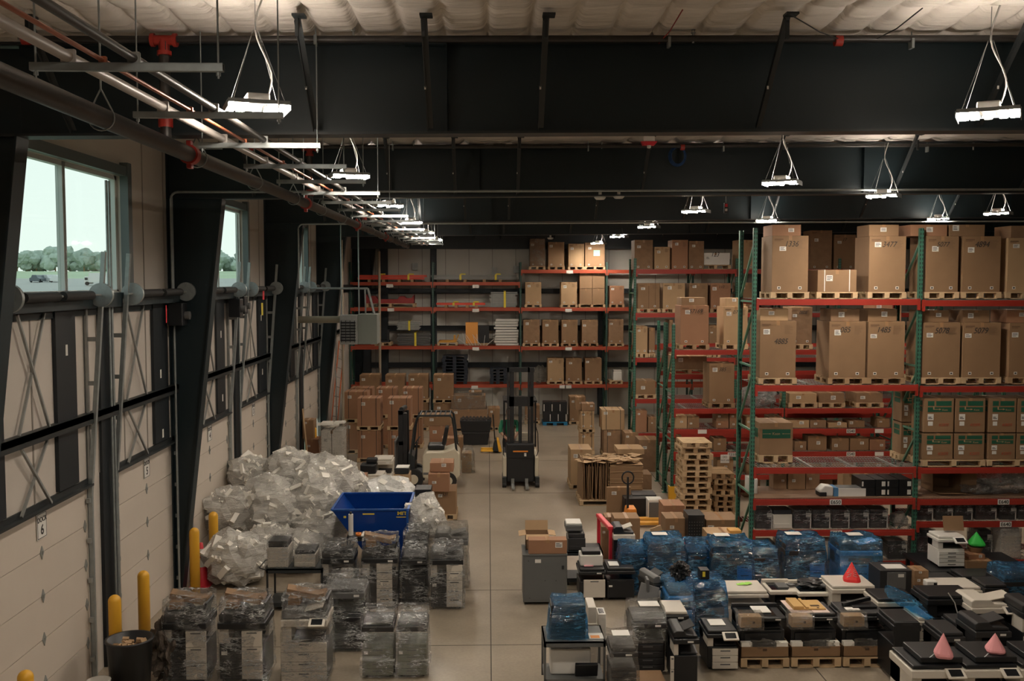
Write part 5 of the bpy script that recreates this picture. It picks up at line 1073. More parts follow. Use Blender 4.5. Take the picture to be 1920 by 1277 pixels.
for i, (a, c) in enumerate(((675, 712), (723, 759), (766, 803), (813, 850))): col(a, c, 36.2, 703, 'plain tall carton, %s of the rear row before the end rack' % ORD[i], m=card, straps=0)
col(657, 698, 33.6, 728, 'strapped carton in the rear corner beside the ladder')
for i, (a, c) in enumerate(((706, 743), (755, 791))): col(a, c, 32.4, 728, 'strapped carton, %s of the middle row' % ORD[i])
col(646, 689, 31.4, 735, 'strapped carton at the dock side of the middle row')
for i, (a, c) in enumerate(((670, 713), (727, 770))): col(a, c, 29.9, 747, 'strapped reddish carton, %s of the front row' % ORD[i])
def fc(x0, x1, yt, yb, D, depth, label, group='cartons standing along the aisle', z0=None, pal=False, **k):
    X0, X1 = PX(x0, (yt+yb)/2, D), PX(x1, (yt+yb)/2, D); zb = PZ((x0+x1)/2, yb, D) if z0 is None else z0; zt = PZ((x0+x1)/2, yt, D)
    if pal: pallet(X0-.02, X1+.02, D-.02, D+depth+.02, zb, 'pallet under the '+label, 'pallets under cartons'); zb += .132
    return carton(X0, X1, D, D+depth, max(0.001, zb), zt, label, group, **k)
fc(843, 914, 768, 800, 36.0, 1.1, 'huge pale carton under the film-wrapped boxes', z0=0, pal=True, marks=False)
t = fc(847, 910, 742, 767, 36.1, .9, 'film-wrapped boxes piled on the huge carton', z0=PZ(880, 767, 36.0), marks=False); c_ = at(880, 745, 36.2)
wrap_shell(t, PX(845, 760, 36), PX(913, 760, 36), 36.02, 37.1, PZ(880, 778, 36), PZ(880, 738, 36), clear_d, 9, .04, 4, taper=.2)
fc(879, 903, 734, 741, 36.2, .5, 'small carton on top of the wrapped boxes', z0=PZ(880, 737.5, 36.0), marks=False)
fc(915, 937, 766, 806, 36.2, .8, 'carton beside the huge pale one', z0=0, pal=True, marks=False)
# black lidded bins
t = thing('lidded_crate', 'two-tone black ribbed plastic crate before the huge carton', 'crate', at(893, 830, 33)); 
for k, (a, c, zz0, zz1) in enumerate(((866, 918, 0, .42), (862, 922, .42, .82))):
    b = MB(); A_, B_ = PX(a, 810, 33), PX(c, 810, 33); b.prism([(A_+.06, zz0), (B_-.06, zz0), (B_, zz1), (A_, zz1)], 33, 33.8); b.build('crate_body', black_pl, t, bev=.02)
b = MB()
for k in range(8): xx = PX(866, 790, 33)+k*.12; b.box(xx, xx+.07, 33.02, 33.78, .82, .86)
b.build('ribbed_lid', dark_pl, t)
# blue pallet with black cases
A_, B_ = PX(1018, 785, 37.4), PX(1064, 785, 37.4); b = MB(); b.box(A_, B_, 37.4, 38.3, .09, .13)
for xx in (A_, (A_+B_)/2-.08, B_-.14): b.box(xx, xx+.14, 37.4, 38.3, 0, .09)
tag(b.build('blue_pallet', mat('blue_plastic', (.01, .16, .33), .5)), 'blue plastic pallet under the black cases at the end wall', 'pallet')
for i in range(3):
    for k in range(2):
        w_ = (B_-A_-.02)/3; x = A_+.01+w_*i; solid('black_case', 'black case with white edging on the blue pallet, %s column %s' % (ORD[i], ['lower', 'upper'][k]), 'case', [('case_body', (x+.004, x+w_-.004, 37.45, 38.0, .132+k*.38, .132+k*.38+.375), black_pl), ('white_edging', (x+(.02 if k else w_-.05), x+(.05 if k else w_-.02), 37.44, 37.45, .16+k*.38, .42+k*.38), paper)], (x, 37.5, .13), 'black cases at the end wall')
fc(1068, 1098, 744, 790, 37.6, .7, 'tall carton on the floor beside the black cases', z0=0, pal=True, m=card)
fc(985, 1012, 760, 800, 37.8, .7, 'dark carton behind the reach truck', z0=0, pal=True, m=card4)
fc(1089, 1114, 812, 848, 31.0, .75, 'lower pale strapped carton of the double stack right of the reach truck', z0=0, pal=True, m=card3, straps=2)
pallet(PX(1087, 806, 31), PX(1116, 806, 31), 31-.02, 31.78, PZ(1100, 811.5, 31), 'pallet between the double-stacked pale cartons', 'pallets under cartons')
fc(1089, 1114, 772, 804, 31.0, .75, 'upper pale strapped carton of the double stack', z0=PZ(1100, 811.5, 31)+.135, m=card3, straps=2)
fc(1091, 1115, 757, 771, 31.1, .5, 'small film-wrapped carton on the double stack', z0=PZ(1100, 771.5, 31.0), m=card4, marks=False)
fc(1079, 1090, 745, 771, 31.3, .4, 'narrow carton at the edge on top of the double stack', z0=PZ(1100, 771.5, 31.0), m=card, marks=False)
fc(1070, 1110, 843, 915, 25.9, .9, 'tall pale carton on the floor nearest the reach truck', z0=0, pal=True, m=card3, marks=False)
fc(1132, 1171, 807, 850, 30.6, .85, 'strapped grey-brown carton under the pale strapped one', z0=0, pal=True, m=card4, straps=2, marks=False)
fc(1168+4, 1197, 812, 846, 29.8, .7, 'square carton beside the strapped pair', z0=0, m=card, marks=False, pal=True)
fc(1129, 1171, 769, 806, 30.6, .85, 'pale carton with three white straps on top of the grey-brown one', z0=PZ(1150, 806, 30.6), m=card3, straps=2, marks=False)
fc(1162, 1200, 852, 880, 27.6, .7, 'low open-topped carton behind the cardboard bale', z0=0, m=card4, marks=False)
fc(1158, 1208, 842, 851, 27.5, .8, 'wide flat carton lid lying on the low carton', z0=PZ(1180, 851, 27.6), m=card3, marks=False, lab=0)
fc(1125, 1163, 893, 905, 26.3, .9, 'carton under the wide one behind the bale', z0=0, m=card4, marks=False)
fc(1114, 1163, 868, 892, 26.3, .8, 'wide carton with a hand hole behind the cardboard bale', z0=PZ(1140, 893, 26.3), m=card, marks=False)
fc(1180, 1206, 877, 890, 25.8, .5, 'small carton with a hand hole on the tall brown one', z0=PZ(1190, 890, 25.8), m=card, marks=False)
fc(1178, 1222, 890, 925, 25.8, .7, 'tall brown carton beside the second rack foot', z0=0, m=card4, marks=False)
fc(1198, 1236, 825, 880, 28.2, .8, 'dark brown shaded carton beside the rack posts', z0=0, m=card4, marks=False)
# cardboard bale
t = thing('cardboard_bale', 'strapped bale of flattened cardboard with ragged edges', 'bale', at(1148, 945, 24)); rn = random.Random(5); b = MB(); x = PX(1092, 920, 24.0); xe = PX(1204, 920, 24.0)
while x < PX(1140, 920, 24): 
    w_ = rn.uniform(.008, .022); z_ = rn.uniform(.80, 1.0); j = rn.uniform(0, .08); b.obox((x, 24.5+j, z_/2+.12), (w_, rn.uniform(.9, 1.05), z_), Matrix.Rotation(rn.uniform(-.05, .05), 3, 'Y') @ Matrix.Rotation(rn.uniform(-.04, .04), 3, 'Z')); x += w_+rn.uniform(.004, .018)
o = b.build('upright_sheets', card, t); o['kind'] = 'stuff'
b = MB(); z = .14
while z < 1.0:
    b.obox(((x+xe)/2+rn.uniform(-.03, .03), 24.5+rn.uniform(-.04, .04), z), (xe-x, .95, .012), Matrix.Rotation(rn.uniform(-.03, .03), 3, 'Y')); z += .03
o = b.build('flat_sheets', card3, t); o['kind'] = 'stuff'
b = MB(); z = 1.0
for k in range(60): b.obox((rn.uniform(PX(1095, 890, 24), xe-.05), rn.uniform(24.0, 25.0), 1.06+rn.uniform(-.03, .06)), (rn.uniform(.1, .4), rn.uniform(.1, .3), .006), Matrix.Rotation(rn.uniform(-.2, .2), 3, 'Y') @ Matrix.Rotation(rn.uniform(0, 3), 3, 'Z'))
o = b.build('torn_top_sheets', card3, t); o['kind'] = 'stuff'
b = MB(); b.box(x+.01, xe, 24.0, 24.03, .14, .95); b.build('front_sheet', card, t)
pallet(PX(1089, 945, 24)-.03, xe+.02, 23.95, 25.05, 0, 'pallet under the cardboard bale', 'pallets under cartons')
fc(1138, 1183, 914, 962, 23.0, .12, 'flat upright carton standing against the bale', z0=0, m=card, marks=False)
# pallet stacks
def pstack(x0, x1, D, n_, label, d=.8, mix=False):
    X0, X1 = PX(x0, 930, D), PX(x1, 930, D)
    proto = None
    for k in range(n_):
        z = k*.131; j, j2 = RN.uniform(-.04, .04), RN.uniform(-.03, .03)
        if k < 2: p = pallet(X0, X1, D, D+d, 0, 'x', 'empty pallets stacked by the front rack', m=[wood, woodd][k] if mix else wood); src = p; protos = [p] if k == 0 else protos+[p]
        else: p = protos[k % 2 if mix else 0].copy(); COL.objects.link(p)
        p.location = ((X0+X1)/2+j, D+d/2+j2, z+.001); p['label'] = 'empty wooden pallet, %s from the floor in the %s' % (ORD[k], label)
pstack(1279, 1333, 22.2, 14, 'tall pale stack'); pstack(1338, 1379, 22.6, 8, 'shorter darker stack', mix=True, d=.85)
# cartons in front of the pallets
GF = 'cartons near the corner of the front rack'
fc(1248, 1288, 972, 1016, 19.4, .55, 'upright carton with centre tape before the pallet stack', GF, z0=0, m=card, marks=False)
fc(1244, 1284, 948, 968, 20.6, .6, 'carton behind the upright one at the pallet stack foot', GF, z0=0, m=card2, marks=False)
fc(1324, 1387, 975, 1010, 19.3, .7, 'big carton with a dark scribble beside the black crate', GF, z0=0, m=card, marks=False)
fc(1329, 1394, 1003, 1030, 18.4, .6, 'lower wide carton carrying an orange envelope', GF, z0=0, m=card3, marks=False, lab=0)
p = at(1378, 998, 18.6); b = MB(); b.box(p.x-.12, p.x+.1, 18.5, 18.75, PZ(1360, 1003, 18.4)+.002, PZ(1360, 1003, 18.4)+.05); tag(b.build('orange_envelope', mat('orange_paper', (.75, .42, .12), .6)), 'padded orange envelope on the lower wide carton', 'envelope')
fc(1152, 1200, 972, 1030, 18.9, .5, 'carton with vertical tape behind the white-topped printer', GF, z0=0, m=card, marks=False)
fc(1128, 1152, 988, 1030, 19.3, .5, 'battered carton stack beside the red cart', GF, z0=0, m=card4, marks=False)
fc(1135, 1152, 970, 986, 19.4, .4, 'small battered carton topping the stack by the red cart', GF, z0=PZ(1140, 988, 19.3), m=card4, marks=False)
t = thing('wire_crate', 'black perforated crate between two cartons', 'crate', at(1305, 1010, 19)); b = MB(); A_, B_ = PX(1290, 1000, 19.1), PX(1321, 1000, 19.1); b.box(A_, B_, 19.1, 19.6, 0, .92); b.build('crate_body', black_pl, t, bev=.01)
b = MB()
for i in range(6):
    for k in range(8): b.box(A_+.02+i*.05, A_+.035+i*.05, 19.095, 19.1, .35+k*.06, .365+k*.06)
b.build('slots', grey_pl, t)
b = MB(); p = at(1236, 1000, 18.6); b.obox((p.x, 18.7, .62), (.22, .05, .36), Matrix.Rotation(-.35, 3, 'Y')); b.obox((p.x, 18.7, .22), (.1, .2, .43)); tag(b.build('foam_board', card3), 'pale board leaning on edge behind the blue-wrapped copiers', 'board')
# ---- stack by forklift
fc(815, 855, 921, 958, 22.6, .8, 'large carton marked 1521 at the bottom of the aisle stack', z0=0, pal=True, m=card, marks=False, txt='1521')
fc(803, 842, 889, 920, 22.5, .6, 'middle carton with white labels of the aisle stack', z0=PZ(830, 920.5, 22.6), m=card2, marks=False)
fc(806, 850, 868, 887, 22.7, .6, 'upper carton with a white label of the aisle stack', z0=PZ(830, 888, 22.5), m=card2, marks=False)
t = fc(866, 884, 850, 880, 28.2, .5, 'film-wrapped low crate beside the forklift', z0=0, m=card3, marks=False); wrap_shell(t, PX(862, 860, 28), PX(890, 860, 28), 28.1, 28.8, .01, PZ(870, 842, 28), clear_d, 21, .05, 5, taper=.4)
fc(805, 850, 800, 842, 30.5, .7, 'carton behind the forklift guard', z0=0, m=card2, marks=False); fc(795, 845, 779, 799, 30.6, .7, 'carton on top behind the forklift guard', z0=PZ(825, 799.5, 30.5), m=card, marks=False)
fc(856, 868, 820, 845, 30.2, .5, 'small carton pair beside the forklift seat', z0=0, m=card, marks=False); fc(828, 852, 822, 850, 29.0, .5, 'small carton seen through the forklift cab', z0=0, m=card2, marks=False)
fc(567, 588, 788, 822, 28.8, .5, 'carton on the pile behind the far bollard', z0=PZ(580, 823, 28.8), m=card, marks=False); fc(572, 598, 824, 850, 28.7, .6, 'carton with a round red mark at the bottom of the pile by the open door', z0=0, m=card2, marks=False)
t = fc(602, 642, 808, 860, 27.8, .8, 'silver film-wrapped pallet load by the dock wall', z0=0, pal=True, m=white_pl, marks=False, straps=1); wrap_shell(t, PX(600, 830, 27.8), PX(645, 830, 27.8), 27.75, 28.65, .14, PZ(620, 800, 27.8), clear_d, 22, .05, 5, taper=-.05)
b = MB(); p = at(618, 800, 28); zz = PZ(620, 806, 27.8)
for k in range(8): b.obox((p.x+RN.uniform(-.25, .25), 28.2+RN.uniform(-.2, .2), zz+.06+k*.012), (.3, .25, .05), Matrix.Rotation(RN.uniform(-.3, .3), 3, 'Y'))
o = tag(b.build('foam_sheets', foam), 'crumpled white foam sheets on the silver wrapped load', 'foam', kind='stuff')
b = MB(); b.bar((PX(577, 880, 28), 28.2, .0), (PX(556, 780, 28), 28.9, 1.75), .04, .10); tag(b.build('timber_plank', card3), 'pale plank leaning by the open dock door', 'plank')
# pale machines left of the forklift
mach(680, 722, 23.6, .95, 'old beige copier with grey front standing before the forklift', 'old beige copiers', body=grey_pl, panel=beige_pl, pf=(.6, .98), pz=(.05, .8), headm=beige_pl, trim=beige_pl, head='flat', cp=False, d=.6)
mach(700, 738, 25.0, 1.1, 'beige machine behind the old grey-fronted copier', 'old beige copiers', body=beige_pl, panel=beige_pl, headm=beige_pl, trim=beige_pl, head='flat', cp=False, d=.6)
solid('black_toolcase', 'black bag-like case on the old beige copier', 'case', [('case_body', (PX(676, 880, 23.8), PX(706, 880, 23.8), 23.7, 24.1, .864, 1.08), black_pl), ('case_lid', (PX(686, 880, 23.8), PX(706, 880, 23.8), 23.85, 24.1, 1.08, 1.2), black_pl)], at(690, 870, 23.8), bev=.03)
fc(653, 684, 895, 940, 22.6, .6, 'open reddish carton beside the old copier', z0=0, m=card2, marks=False); fc(640, 664, 898, 930, 23.6, .5, 'small carton behind the open reddish one', z0=0, m=card, marks=False)
fc(738, 768, 890, 910, 22.4, .5, 'open carton holding black and white parts before the forklift', z0=0, m=card3, marks=False)
solid('parts_tray', 'black and white tray of parts in the open carton', 'tray', [('tray_body', (PX(740, 880, 22.4), PX(766, 880, 22.4), 22.43, 22.85, PZ(750, 889, 22.4), PZ(750, 879, 22.4)), black_pl), ('white_sheet', (PX(742, 880, 22.4), PX(766, 880, 22.4), 22.45, 22.8, PZ(750, 878.6, 22.4), PZ(750, 877.5, 22.4)), paper)], at(750, 885, 22.4))
t = solid('engine_part', 'dark metal machine part beside the aisle stack', 'machine part', [('part_body', (PX(778, 930, 21), PX(808, 930, 21), 21, 21.5, 0, PZ(790, 918, 21)), black_pl)], at(790, 930, 21)); b = MB()
for k in range(14): xx = PX(780, 920, 21)+RN.uniform(0, .28); b.cyl((xx, 20.98, .55+RN.uniform(0, .25)), (xx, 21.0, .55+RN.uniform(0, .25)), .03, 8)
b.build('fittings', grey_pl, t)

lump('rag_pile', 'dark mottled rags heaped beside the black bin', 'rags', (-4.42, 13.6, .40), (.20, .28, .42), mat('brown_rags', (.09, .07, .055), .95, var=.8, scale=14, bump=1, bscale=14), 33, amp=.7, fr=3.5, fl_=.0)

# small things on the dock wall
for i, (y, z, lb) in enumerate(((17.0, 4.95, 'black door operator motor high beside the second column'), (20.9, 4.95, 'black door operator motor above DOCK 4'), (21.3, 5.0, 'small black control box beside the DOCK 4 motor'))):
    t = thing('door_operator', lb, 'motor', (XL+.2, y, z)); b = MB(); b.box(XL+.10, XL+.34, y-.16, y+.12, z-.22, z+.16); b.build('housing', black_pl, t, bev=.015); b = MB(); b.cyl((XL+.34, y, z-.05), (XL+.42, y, z-.05), .07, 14); b.build('motor_cap', grey_pl, t)
for i, (y, z) in enumerate(((12.9, 4.6), (16.55, 3.95), (16.6, 2.95), (20.3, 4.4), (20.35, 3.1), (23.9, 4.6), (23.95, 3.3))):
    b = MB(); b.box(XL+.052, XL+.058, y-.03, y+.03, z-.07, z+.07); tag(b.build('part_tag', paper), 'white tag on a dark wall upright, %s from the near end of the dock wall' % ORD[i], 'tag', 'white tags on the dark uprights')
for nm, y, z, m_, lb, h_ in (('red_ribbon', 16.0, 5.1, red_sat, 'red ribbon hanging from the girt above DOCK 5', .28), ('red_tag', 22.9, 5.25, red_sat, 'bright red tag hanging above DOCK 3', .2), ('yellow_tag', 22.75, 4.98, ylw, 'yellow tag hanging under the red one above DOCK 3', .28)):
    b = MB(); b.box(XL+.34, XL+.345, y-.02 if nm == 'red_ribbon' else y-.08, y+.02 if nm == 'red_ribbon' else y+.08, z-h_, z); tag(b.build(nm, m_), lb, 'tag')
# ================================================================ TRUCKS
cream = mat('cream_paint', (.60, .54, .42), .4); mastm = mat('mast_black', (.012, .013, .015), .4)
# ---- counterbalance forklift, side on, mast towards the dock doors
Y0 = 26.0; t = thing('forklift', 'cream counterbalance forklift with black mast and roof guard, side on', 'forklift', (-1.6, Y0+.5, 0))
xm = PX(753, 800, Y0); zt = PZ(753, 771, Y0)
for yy in (Y0+.1, Y0+.75):
    b = MB(); b.box(xm-.10, xm+.02, yy, yy+.09, .05, zt); b.box(xm+.03, xm+.13, yy+.02, yy+.10, .05, zt-.08); b.build('mast_rail', mastm, t)
b = MB()
for z in (zt-.06, 1.2, .5): b.box(xm-.09, xm+.02, Y0+.1, Y0+.84, z-.05, z+.05)
b.build('mast_crossbar', mastm, t); b = MB(); b.cyl((xm+.06, Y0+.46, .2), (xm+.06, Y0+.46, zt-.1), .04, 12); b.build('lift_cylinder', galv_d, t)
b = MB(); b.cyl((xm-.02, Y0+.2, zt+.02), (xm+.04, Y0+.7, zt+.02), .06, 12); b.build('chain_wheel', steel_dk2, t)
b = MB(); xr = xm-.20
for k in range(6): yy = Y0+.08+k*.16; b.box(xr, xr+.03, yy, yy+.03, .25, 1.25)
b.box(xr, xr+.05, Y0+.05, Y0+.92, 1.22, 1.27); b.box(xr, xr+.05, Y0+.05, Y0+.92, .25, .35); b.build('load_backrest', grey_pl, t)
for yy in (Y0+.22, Y0+.62): b = MB(); b.box(xr-.9, xr, yy, yy+.12, .05, .09); b.box(xr-.04, xr, yy, yy+.12, .05, .5); b.build('fork', steel_dk2, t)
xb0, xb1 = PX(792, 870, Y0), PX(862, 870, Y0)
b = MB(); b.prism([(xb0, .30), (xb0, .88), (xb0+.1, .98), (xb0+.55, .98), (xb1-.12, 1.08), (xb1, .92), (xb1, .35), (xb1-.1, .22), (xb0+.35, .22)], Y0, Y0+.95); b.build('body', cream, t, bev=.03)
b = MB(); b.prism([(xm+.16, .22), (xm+.18, .45), (xb0+.05, .42), (xb0+.05, .22)], Y0+.05, Y0+.9); b.build('floor_step', steel_dk2, t); b = MB(); b.prism([(xm+.15, .25), (xm+.16, .95), (xm+.32, .85), (xm+.36, .25)], Y0+.08, Y0+.88); b.build('cowl', steel_dk2, t, bev=.02)
zg = PZ(800, 780, Y0); xg0, xg1 = PX(783, 780, Y0), PX(846, 780, Y0)
for yy in (Y0+.04, Y0+.9):
    b = MB(); b.tube([(xm+.22, yy, .35), (xm+.24, yy, .95), (xg0-.10, yy, zg-.35), (xg0-.02, yy, zg-.05), (xg0+.06, yy, zg)], .025, 8); b.build('front_post', steel_dk2, t)
    b = MB(); b.tube([(xg1-.04, yy, zg), (xg1+.03, yy, zg-.06), (xg1+.08, yy, zg-.4), (xg1+.14, yy, .95)], .03, 8); b.build('rear_post', steel_dk2, t)
    b = MB(); b.bar((xg0, yy, zg), (xg1, yy, zg), .04, .05); b.build('roof_rail', steel_dk2, t)
b = MB()
for k in range(7): xx = xg0+.06+(xg1-xg0-.1)*k/6; b.box(xx-.015, xx+.015, Y0+.04, Y0+.92, zg, zg+.03)
b.build('roof_bars', steel_dk2, t)
b = MB(); xs = PX(815, 840, Y0); b.box(xs-.2, xs+.25, Y0+.25, Y0+.72, 1.0, 1.14); b.build('seat', mastm, t, bev=.04); b = MB(); b.prism([(xs+.16, 1.1), (xs+.28, 1.1), (xs+.36, 1.6), (xs+.26, 1.6)], Y0+.27, Y0+.7); b.build('backrest', mastm, t, bev=.04)
b = MB(); xw = xs-.5; b.bar((xm+.34, Y0+.48, .7), (xw, Y0+.48, 1.18), .05, .05); b.tube([(xw+.15*cos(a_)*.55, Y0+.48+.15*sin(a_), 1.2+.15*cos(a_)*.8) for a_ in [2*pi*u/14 for u in range(15)]], .014, 6); b.build('steering_wheel', mastm, t)
for xx, rr in ((xm+.30, .26), (xb1-.3, .22)):
    for yy in (Y0-.03, Y0+.80):
        b = MB(); b.cyl((xx, yy, rr), (xx, yy+.18, rr), rr, 22); wq = b.build('wheel', rubber, t); b = MB(); b.cyl((xx, yy-.006, rr), (xx, yy+.186, rr), rr*.5, 16); b.build('hub', cream, wq)
b = MB(); b.box(xb0+.02, xb0+.3, Y0-.006, Y0, .38, .44); b.build('decal', grey_pl, t)
# ---- reach truck, facing the camera
Y1 = 26.2; cx = PX(976, 870, Y1); s = Y1/F
def X_(p): return PX(p, 850, Y1)
def Z_(y): return PZ(976, y, Y1)
t = thing('reach_truck', 'black and cream reach truck with tall mast facing down the aisle', 'reach truck', (cx, Y1+.5, 0))
b = MB(); b.box(X_(950), X_(1002), Y1+.05, Y1+.5, .12, Z_(832)); b.build('chassis', mastm, t, bev=.03)
b = MB(); b.box(X_(951), X_(1001), Y1+.03, Y1+.06, Z_(860), Z_(834)); b.build('battery_cover', black_pl, t, bev=.02)
b = MB(); b.box(X_(962), X_(990), Y1+.024, Y1+.03, Z_(848), Z_(845.5)); b.build('orange_stripe', orange_m, t); b = MB(); b.box(X_(983), X_(987), Y1+.022, Y1+.03, Z_(856), Z_(850)); b.build('sticker', paper, t)
for a, c in ((943, 950), (1003, 1010)): b = MB(); b.box(X_(a), X_(c), Y1+.05, Y1+1.5, .25, Z_(858)); b.build('side_panel', cream, t, bev=.02)
for a, c in ((941, 950), (1003, 1012)):
    b = MB(); b.box(X_(a)+.01, X_(c)-.01, Y1-.1, Y1+.6, .05, .28); lg = b.build('outrigger', steel_dk2, t, bev=.01); b = MB(); b.cyl((X_(a)+.01, Y1-.05, .075), (X_(c)-.01, Y1-.05, .075), .075, 16); b.build('wheel', rubber, lg)
for a, c in ((958, 965), (984, 991)):
    b = MB(); b.box(X_(a)+.01, X_(c)-.01, Y1-.55, Y1+.05, .05, .09); b.box(X_(a)+.01, X_(c)-.01, Y1+.0, Y1+.05, .05, .22); b.build('fork', galv_d, t)
zt = Z_(690)
for a, c in ((951, 964), (990, 1001)):
    b = MB(); b.box(X_(a), X_(a)+.05, Y1+.1, Y1+.25, .12, zt); b.box(X_(a)+.06, X_(c), Y1+.12, Y1+.22, .12, zt-.02); b.build('mast_rail', mastm, t)
b = MB(); b.box(X_(950), X_(1002), Y1+.1, Y1+.2, zt-.12, zt); b.box(X_(952), X_(1000), Y1+.12, Y1+.2, Z_(763), Z_(745)); b.build('mast_crossbar', mastm, t)
b = MB(); b.cyl((X_(975.5), Y1+.17, .6), (X_(975.5), Y1+.17, Z_(763)), .045, 12); b.build('lift_cylinder', steel_dk2, t)
b = MB()
for k in range(12): z = Z_(830)+(Z_(782)-Z_(830))*k/11; b.box(X_(979), X_(988), Y1+.28, Y1+.285, z, z+.008)
for k in range(4): xx = X_(979)+(X_(988)-X_(979))*k/3; b.box(xx-.004, xx+.004, Y1+.28, Y1+.285, Z_(830), Z_(780))
b.build('screen_guard', galv_d, t)
for xx in (X_(946), X_(1006)): b = MB(); b.bar((xx, Y1+.7, Z_(832)-.2), (xx, Y1+.7, 2.25), .05, .05); b.build('guard_post', mastm, t)
b = MB(); b.box(X_(944), X_(1008), Y1+.35, Y1+1.5, 2.22, 2.27, 0); b.box(X_(944)+.08, X_(1008)-.08, Y1+.45, Y1+1.4, 2.20, 2.21); b.build('overhead_guard', mastm, t)
b = MB(); b.box(X_(944), X_(1008), Y1+1.35, Y1+1.5, .2, 1.25); b.build('rear_cover', cream, t, bev=.03); b = MB(); b.box(X_(945), X_(1007), Y1+.5, Y1+1.4, .18, .25); b.build('operator_floor', rubber, t)
b = MB(); b.tube([(X_(1002), Y1+.15, Z_(790)), (X_(1009), Y1+.2, Z_(815)), (X_(1010), Y1+.25, Z_(850)), (X_(1005), Y1+.2, Z_(862))], .012, 6); b.tube([(X_(949), Y1+.15, Z_(790)), (X_(943), Y1+.2, Z_(830)), (X_(944), Y1+.25, Z_(855)), (X_(949), Y1+.2, Z_(862))], .012, 6); b.build('hose', rubber, t)
# operator standing on the truck
def skin_body(name, nodes, edges, m, parent, root=0, sub=2):
    me = bpy.data.meshes.new(name); o_ = ORG[parent.name]; me.from_pydata([tuple(Vector(p)-o_) for p, r in nodes], edges, []); ob = bpy.data.objects.new(name, me); COL.objects.link(ob); ob.parent = parent; ORG[ob.name] = o_
    ob.modifiers.new('skin', 'SKIN'); sd = ob.modifiers.new('subdivision', 'SUBSURF'); sd.levels = sub; sd.render_levels = sub; me.materials.append(m)
    for i, (p, r) in enumerate(nodes): me.skin_vertices[0].data[i].radius = (r, r) if not isinstance(r, tuple) else r
    me.skin_vertices[0].data[root].use_root = True
    for p in me.polygons: p.use_smooth = True
    return ob
hx, hy, hz = X_(956), Y1+.85, .25
t = thing('person', 'person in a green shirt and grey trousers driving the reach truck, half hidden by its mast', 'person', (hx, hy, hz))
skin = mat('skin', (.42, .24, .16), .5); shirt = mat('green_shirt', (.03, .22, .12), .8, bump=.3, bscale=20); trou = mat('grey_trousers', (.15, .15, .17), .8); hair = mat('dark_hair', (.02, .015, .012), .7)
P = lambda x, y, z: (hx+x, hy+y, hz+z)
skin_body('body', [(P(0, 0, .92), .13), (P(0, 0, 1.15), .12), (P(0, 0, 1.36), .13), (P(0, -.01, 1.47), .055), (P(0, -.02, 1.54), .055),
    (P(-.18, 0, 1.38), .06), (P(-.24, -.12, 1.12), .045), (P(-.10, -.34, .98), .035), (P(-.04, -.40, .97), .030),
    (P(.18, 0, 1.38), .06), (P(.24, -.14, 1.14), .045), (P(.16, -.38, 1.02), .035), (P(.13, -.45, 1.01), .030),
    (P(-.09, 0, .84), .085), (P(-.10, -.01, .46), .06), (P(-.10, .03, .09), .045), (P(-.10, -.12, .04), .04), (P(.09, 0, .84), .085), (P(.10, -.01, .46), .06), (P(.10, .03, .09), .045), (P(.10, -.12, .04), .04)],
    [(0, 1), (1, 2), (2, 3), (3, 4), (2, 5), (5, 6), (6, 7), (7, 8), (2, 9), (9, 10), (10, 11), (11, 12), (0, 13), (13, 14), (14, 15), (15, 16), (0, 17), (17, 18), (18, 19), (19, 20)], skin, t)
skin_body('shirt', [(P(0, 0, .90), .145), (P(0, 0, 1.15), .14), (P(0, 0, 1.36), .145), (P(0, 0, 1.44), .07), (P(-.19, 0, 1.38), .075), (P(-.245, -.10, 1.18), .062), (P(-.22, -.16, 1.08), .055), (P(.19, 0, 1.38), .075), (P(.245, -.11, 1.19), .062), (P(.22, -.2, 1.10), .055)], [(0, 1), (1, 2), (2, 3), (2, 4), (4, 5), (5, 6), (2, 7), (7, 8), (8, 9)], shirt, t)
skin_body('trousers', [(P(0, 0, .92), .14), (P(-.09, 0, .82), .10), (P(-.10, -.01, .46), .078), (P(-.10, .03, .10), .062), (P(.09, 0, .82), .10), (P(.10, -.01, .46), .078), (P(.10, .03, .10), .062)], [(0, 1), (1, 2), (2, 3), (0, 4), (4, 5), (5, 6)], trou, t)
b = MB(); b.lathe(P(0, -.02, 1.52), [(.001, -.0), (.05, .01), (.065, .05), (.078, .11), (.078, .16), (.06, .215), (.001, .235)], 16); b.obox(P(0, -.105, 1.61), (.022, .03, .04)); b.obox(P(-.08, -.01, 1.62), (.012, .03, .05)); b.obox(P(.08, -.01, 1.62), (.012, .03, .05)); hd_ = b.build('head', skin, t, bev=.004)
b = MB(); b.obox(P(-.028, -.093, 1.645), (.018, .006, .010)); b.obox(P(.028, -.093, 1.645), (.018, .006, .010)); b.obox(P(0, -.086, 1.575), (.04, .006, .007)); b.build('face_features', ink, hd_)
b = MB(); b.lathe(P(0, .0, 1.52), [(.083, .09), (.088, .15), (.068, .225), (.001, .25)], 16); b.build('hair', hair, t)
for sx, (px_, py_, pz_) in ((-1, (-.04, -.40, .97)), (1, (.13, -.45, 1.01))):
    for k in range(4): skin_body('finger', [(P(px_-.03+.02*k, py_, pz_), .010), (P(px_-.03+.02*k, py_-.05, pz_+.005), .009), (P(px_-.03+.02*k, py_-.07, pz_-.025-.004*(k % 2)), .008)], [(0, 1), (1, 2)], skin, t, sub=1)
    skin_body('thumb', [(P(px_-.03*sx*-1, py_, pz_), .012), (P(px_+.045*sx*-1, py_-.03, pz_-.01), .010), (P(px_+.04*sx*-1, py_-.055, pz_-.02), .009)], [(0, 1), (1, 2)], skin, t, sub=1)
